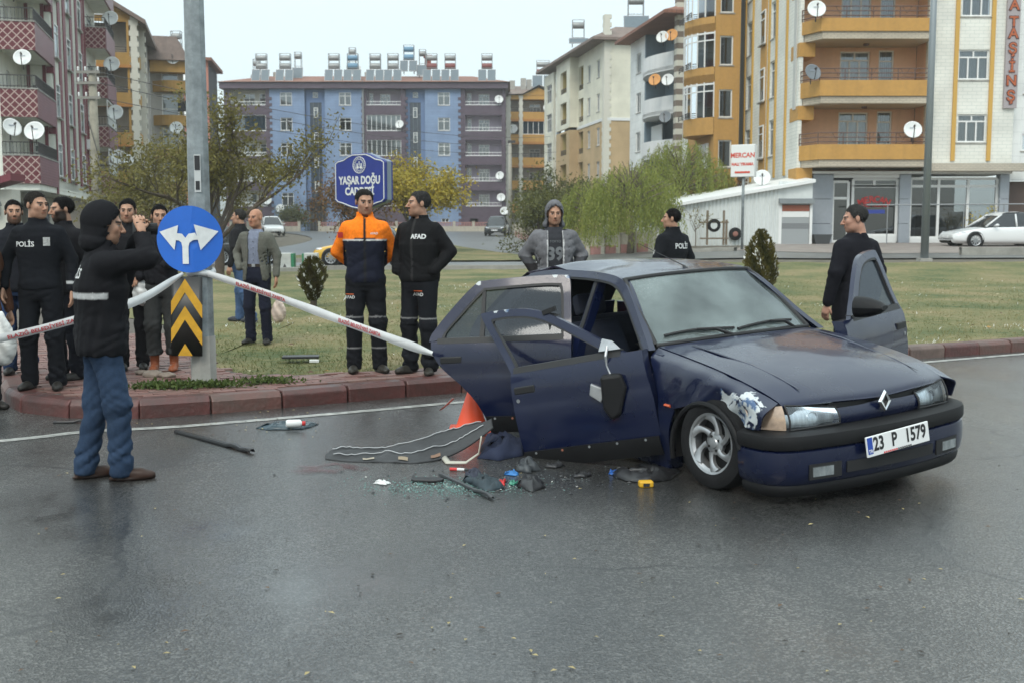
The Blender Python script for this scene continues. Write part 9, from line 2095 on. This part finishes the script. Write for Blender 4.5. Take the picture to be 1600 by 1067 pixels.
for i_, c_ in ((34, (.20, .12, .08)), (14, (.32, .28, .22)), (24, (.25, .2, .14))):
 g_ = rw_[1:4, i_:i_ + 4] + np.array([0, -.004, .009]); MB().grid(g_).build('fabric_tab', mat('tab_%d' % i_, c_, .8), so, True)
sp2 = MB().tube([gp(752, 682, .20), gp(748, 708, .08), gp(728, 722, .02), gp(700, 722, .012), gp(692, 712, .02)], .022, 6, flat=.25).build('strap', mat('strap_cream', (.42, .40, .34), .8), sht, True)
flat_piece('blue_bundle', 'dark blue cloth bundle beneath the open doors', 'cloth', [(745, 716), (756, 690), (790, 680), (820, 692), (818, 712), (780, 720)], mat('bundle_blue', (.008, .014, .04), .85), .09, .02, 5)
# reddish wash of liquid on the wet road
stp = [gp(*p) + Vector((0, 0, .004)) for p in ((443, 735), (470, 729), (500, 726), (525, 722), (550, 725), (575, 731), (560, 737), (535, 739), (505, 741), (470, 740))]; dn = []
gg = np.random.RandomState(3)
for i in range(len(stp)):
 for u in np.linspace(0, 1, 6)[:-1]: dn.append(stp[i].lerp(stp[(i + 1) % len(stp)], u) + Vector((gg.normal() * .02, gg.normal() * .012, 0)))
def stain_mat():
 m, t, L, b = node_mat('red_wash'); iv(b, 'Base Color', (.10, .012, .014, 1)); iv(b, 'Roughness', .25); tc = t.nodes.new('ShaderNodeTexCoord'); n = t.nodes.new('ShaderNodeTexNoise'); iv(n, 'Scale', 7); iv(n, 'Detail', 8); L.new(tc.outputs['Object'], n.inputs[0]); r = t.nodes.new('ShaderNodeMapRange'); iv(r, 1, .4); iv(r, 2, .7); iv(r, 3, 0.); iv(r, 4, .6); L.new(n.outputs[0], r.inputs[0]); L.new(r.outputs[0], b.inputs['Alpha']); return m
o = MB().add(dn, [tuple(range(len(dn)))]).build('road_stain', stain_mat()); tag(o, 'faint reddish wash on the wet road beside the grey sheet', 'stain')
# small things
def sole():
 t = MB(); c_ = gp(668, 752); pts = [(c_.x + .105 * math.cos(a), c_.y + (.055 + .016 * math.cos(2 * a + .4)) * math.sin(a)) for a in np.linspace(0, 2 * math.pi, 32)[:-1]]; t.prism(pts, .004, .022); return t.build('sole', M_blkp, None, bevel=.005)
tag(sole(), 'black shoe sole lying flat on the road', 'sole')
pn = thing('marker_pen', 'red and white marker pen on the road', 'pen', gp(703, 735) + Vector((0, 0, .012)), R(-12)); MB().tube([(0, 0, 0), (.05, 0, 0)], .011, 10).build('pen_cap', M_red, pn); MB().tube([(.05, 0, 0), (.10, 0, 0)], .010, 10).build('pen_barrel', M_txtw, pn); MB().tube([(.10, 0, 0), (.125, 0, 0)], .009, 10).build('pen_end', M_blkp, pn)
tm = thing('tape_measure', 'yellow tape measure on the road by the front wheel', 'tape measure', gp(1009, 760), R(6)); MB().box(-.045, .045, -.03, .03, 0, .040).build('case', mat('tool_yellow', (.65, .36, .02), .4), tm, bevel=.01); MB().box(-.022, .018, -.033, -.030, .008, .028).build('label_plate', M_blkp, tm)
flat_piece('trim_arc', 'curved black wheel arch trim near the front wheel', 'trim', [(955, 741), (975, 752), (1010, 756), (1045, 750), (1064, 738), (1052, 735), (1020, 744), (985, 742)], M_blkp, .05, .01, 6)
for k, (nm, lb, pts, m, h_) in enumerate((
 ('blue_chip', 'bright blue plastic chip left of the curved black trim', [(952, 741), (958, 737), (974, 738), (968, 744)], mat('chip_blue', (.02, .10, .36), .4), .01),
 ('blue_scrap', 'small blue scrap in front of the door', [(788, 742), (796, 738), (813, 740), (806, 744)], mat('chip_blue2', (.03, .16, .42), .4), .008),
 ('cloth_lump', 'dark cloth lump under the front door', [(806, 736), (812, 722), (832, 720), (846, 734), (826, 739)], M_dgrey, .04),
 ('black_box', 'crushed black plastic box in the debris', [(808, 760), (816, 747), (842, 748), (854, 762), (830, 769)], M_blkp, .045),
 ('tangle', 'tangled dark cloth and wires beside the grey bar', [(722, 752), (735, 744), (758, 748), (782, 754), (790, 764), (760, 768), (740, 760)], mat('tangle_teal', (.02, .035, .045), .6, var=.5, vscale=20), .045),
 ('rag', 'small dark rag above the grey bar', [(728, 748), (740, 738), (754, 742), (752, 752), (736, 754)], mat('rag_slate', (.035, .04, .06), .9), .05),
 ('red_bit', 'tiny red piece in the debris', [(778, 757), (782, 753), (792, 755), (788, 759)], M_red, .012), ('green_bit', 'tiny green piece in the debris', [(794, 757), (800, 753), (808, 756), (802, 759)], mat('bit_green', (.05, .25, .17), .4), .01),
 ('black_flap', 'flat black flap on the road under the front door', [(848, 730), (862, 726), (880, 728), (868, 732)], M_blkp, .01), ('black_flap', 'flat black flap between door and curved trim', [(893, 745), (905, 740), (926, 742), (915, 747)], M_blkp, .015),
 ('shadow_patch', 'flat dark mat by the front wheel', [(995, 729), (1010, 722), (1052, 726), (1060, 732), (1020, 735)], M_blkp, .02),  # black sheet laid on the road as painted shade
 ('paper_scrap', 'white paper scrap on the road below the grey sheet', [(583, 756), (592, 753), (611, 755), (603, 758)], M_pvc, .006), ('dark_board', 'flat dark piece lying on the lawn', [(0, 0)], M_blkp, 0))):
 if nm == 'dark_board':
  c_ = gp(470, 559, IS_Z + .03); o = MB().box(-.2, .2, -.09, .09, 0, .025).build(nm, m, None, loc=c_, rz=R(8), bevel=.004); tag(o, lb, 'board'); continue
 flat_piece(nm, lb, 'debris', pts, m, h_, .01, 30 + k)
o = MB().box(-.05, .05, -.02, .02, 0, .03).build('white_scrap', M_pvc, None, loc=gp(491, 566, IS_Z + .02), bevel=.004); tag(o, 'small white scrap on the lawn by the dark board', 'scrap')
for k, (px, py, r_, lb) in enumerate(((240, 589, .10, 'rough stone on the paving below the rust boots'), (222, 585, .06, 'small stone left of the rust boots'), (262, 590, .07, 'flat stone at the post foot'))):
 V, F = snet(lambda X, Y, Z: ell(X, Y, Z, (0, 0, .02), (r_, r_ * .7, r_ * .5)) + folds(X, Y, Z, .006, 40, k), (-.16, -.14, -.06), (.16, .14, .12), .012); o = col_obj('stone', V, F, np.tile((.20, .16, .13), (len(V), 1)), M_skin if False else M_leather, None); o.location = gp(px, py, IS_Z); tag(o, lb, 'stone')
# glass crumbs, fallen leaves
def scatter(name, label, cat, N_, cx, cy, sx_, sy_, size, m, seed, flat=.3):
 g = np.random.RandomState(seed); mb = MB()
 for i in range(N_):
  p = gp(cx + g.normal() * sx_, cy + g.normal() * sy_); s_ = size * g.uniform(.4, 1.4); a = g.uniform(0, 6.3); M = Matrix.Translation(p + Vector((0, 0, .005))) @ Matrix.Rotation(a, 4, 'Z'); mb.add([(-s_, -s_ * .6, 0), (s_, -s_ * .3, 0), (s_ * .6, s_ * .7, 0), (-s_ * .5, s_ * .5, 0), (0, 0, s_ * flat)], [(0, 1, 4), (1, 2, 4), (2, 3, 4), (3, 0, 4)], M=M)
 o = mb.build(name, m); o['kind'] = 'stuff'; tag(o, label, cat)
scatter('glass_crumbs', 'scattered greenish glass crumbs on the road', 'glass', 1300, 700, 761, 60, 7, .005, mat('crumb_green', (.09, .19, .17), .2, spec=.8), 1, .8); scatter('glass_splinters', 'glass splinters under the open doors', 'glass', 260, 820, 748, 75, 14, .004, mat('crumb_pale', (.16, .2, .2), .15, spec=.8), 2, .8)
scatter('trim_fragments', 'small broken black fragments strewn in front of the open doors', 'fragments', 170, 790, 752, 110, 12, .013, M_blkp, 5, .5)
g = np.random.RandomState(8); lv = MB()
for i in range(260):
 py = g.uniform(640, 1060); px = g.uniform(0, 1600) if i > 90 else g.uniform(150, 500); py = py if i > 90 else g.uniform(640, 690); p = gp(px, py); s_ = g.uniform(.006, .02); M = Matrix.Translation(p + Vector((0, 0, .006))) @ Matrix.Rotation(g.uniform(0, 6), 4, 'Z'); lv.add([(-s_, 0, 0), (0, -s_ * .5, .004), (s_, 0, .002), (0, s_ * .5, .005)], [(0, 1, 2, 3)], mi=g.randint(0, 3), M=M)
o = lv.build('fallen_leaves', [mat('leaf_straw', (.32, .26, .12), .7), mat('leaf_brown', (.10, .06, .035), .8), mat('leaf_dark', (.03, .025, .02), .8)]); o['kind'] = 'stuff'; tag(o, 'tiny fallen leaves and grit on the wet road', 'leaves')
g = np.random.RandomState(18); lv = MB()
for i in range(420):
 y = 10.6 + g.uniform(0, 1) ** 1.6 * 22; x = g.uniform(-.5, .5) * y
 if y < float(kerb_y(x)) + .1 or x < -4: continue
 s_ = g.uniform(.015, .045); M = Matrix.Translation((x, y, float(gz_xy(x, y)) + .035)) @ Matrix.Rotation(g.uniform(0, 6), 4, 'Z') @ Matrix.Rotation(g.uniform(-.5, .5), 4, 'X'); lv.add([(-s_, 0, 0), (0, -s_ * .6, .01), (s_, 0, 0), (0, s_ * .6, .01)], [(0, 1, 2, 3)], mi=g.randint(0, 3), M=M)
o = lv.build('lawn_leaves', [mat('leaf_ochre', (.34, .20, .06), .7), mat('leaf_brown', (.10, .06, .035), .8), mat('leaf_pale', (.42, .36, .22), .7)]); o['kind'] = 'stuff'; tag(o, 'fallen autumn leaves scattered on the lawn', 'leaves')
# thin rain haze
hz_ = MB().box(-960, 960, -70, 1560, -8, 130).build('haze', []); hz_['kind'] = 'stuff'; hz_['label'] = 'thin grey rain haze over the whole street'; hz_['category'] = 'haze'
m, t, L, b = node_mat('haze'); t.nodes.remove(b); pv_ = t.nodes.new('ShaderNodeVolumePrincipled'); iv(pv_, 'Color', (.96, .98, .98, 1)); iv(pv_, 'Density', .0006); iv(pv_, 'Anisotropy', .2)
L.new(pv_.outputs[0], t.nodes['Material Output'].inputs['Volume']); hz_.data.materials.append(m); sc.cycles.volume_bounces = 2
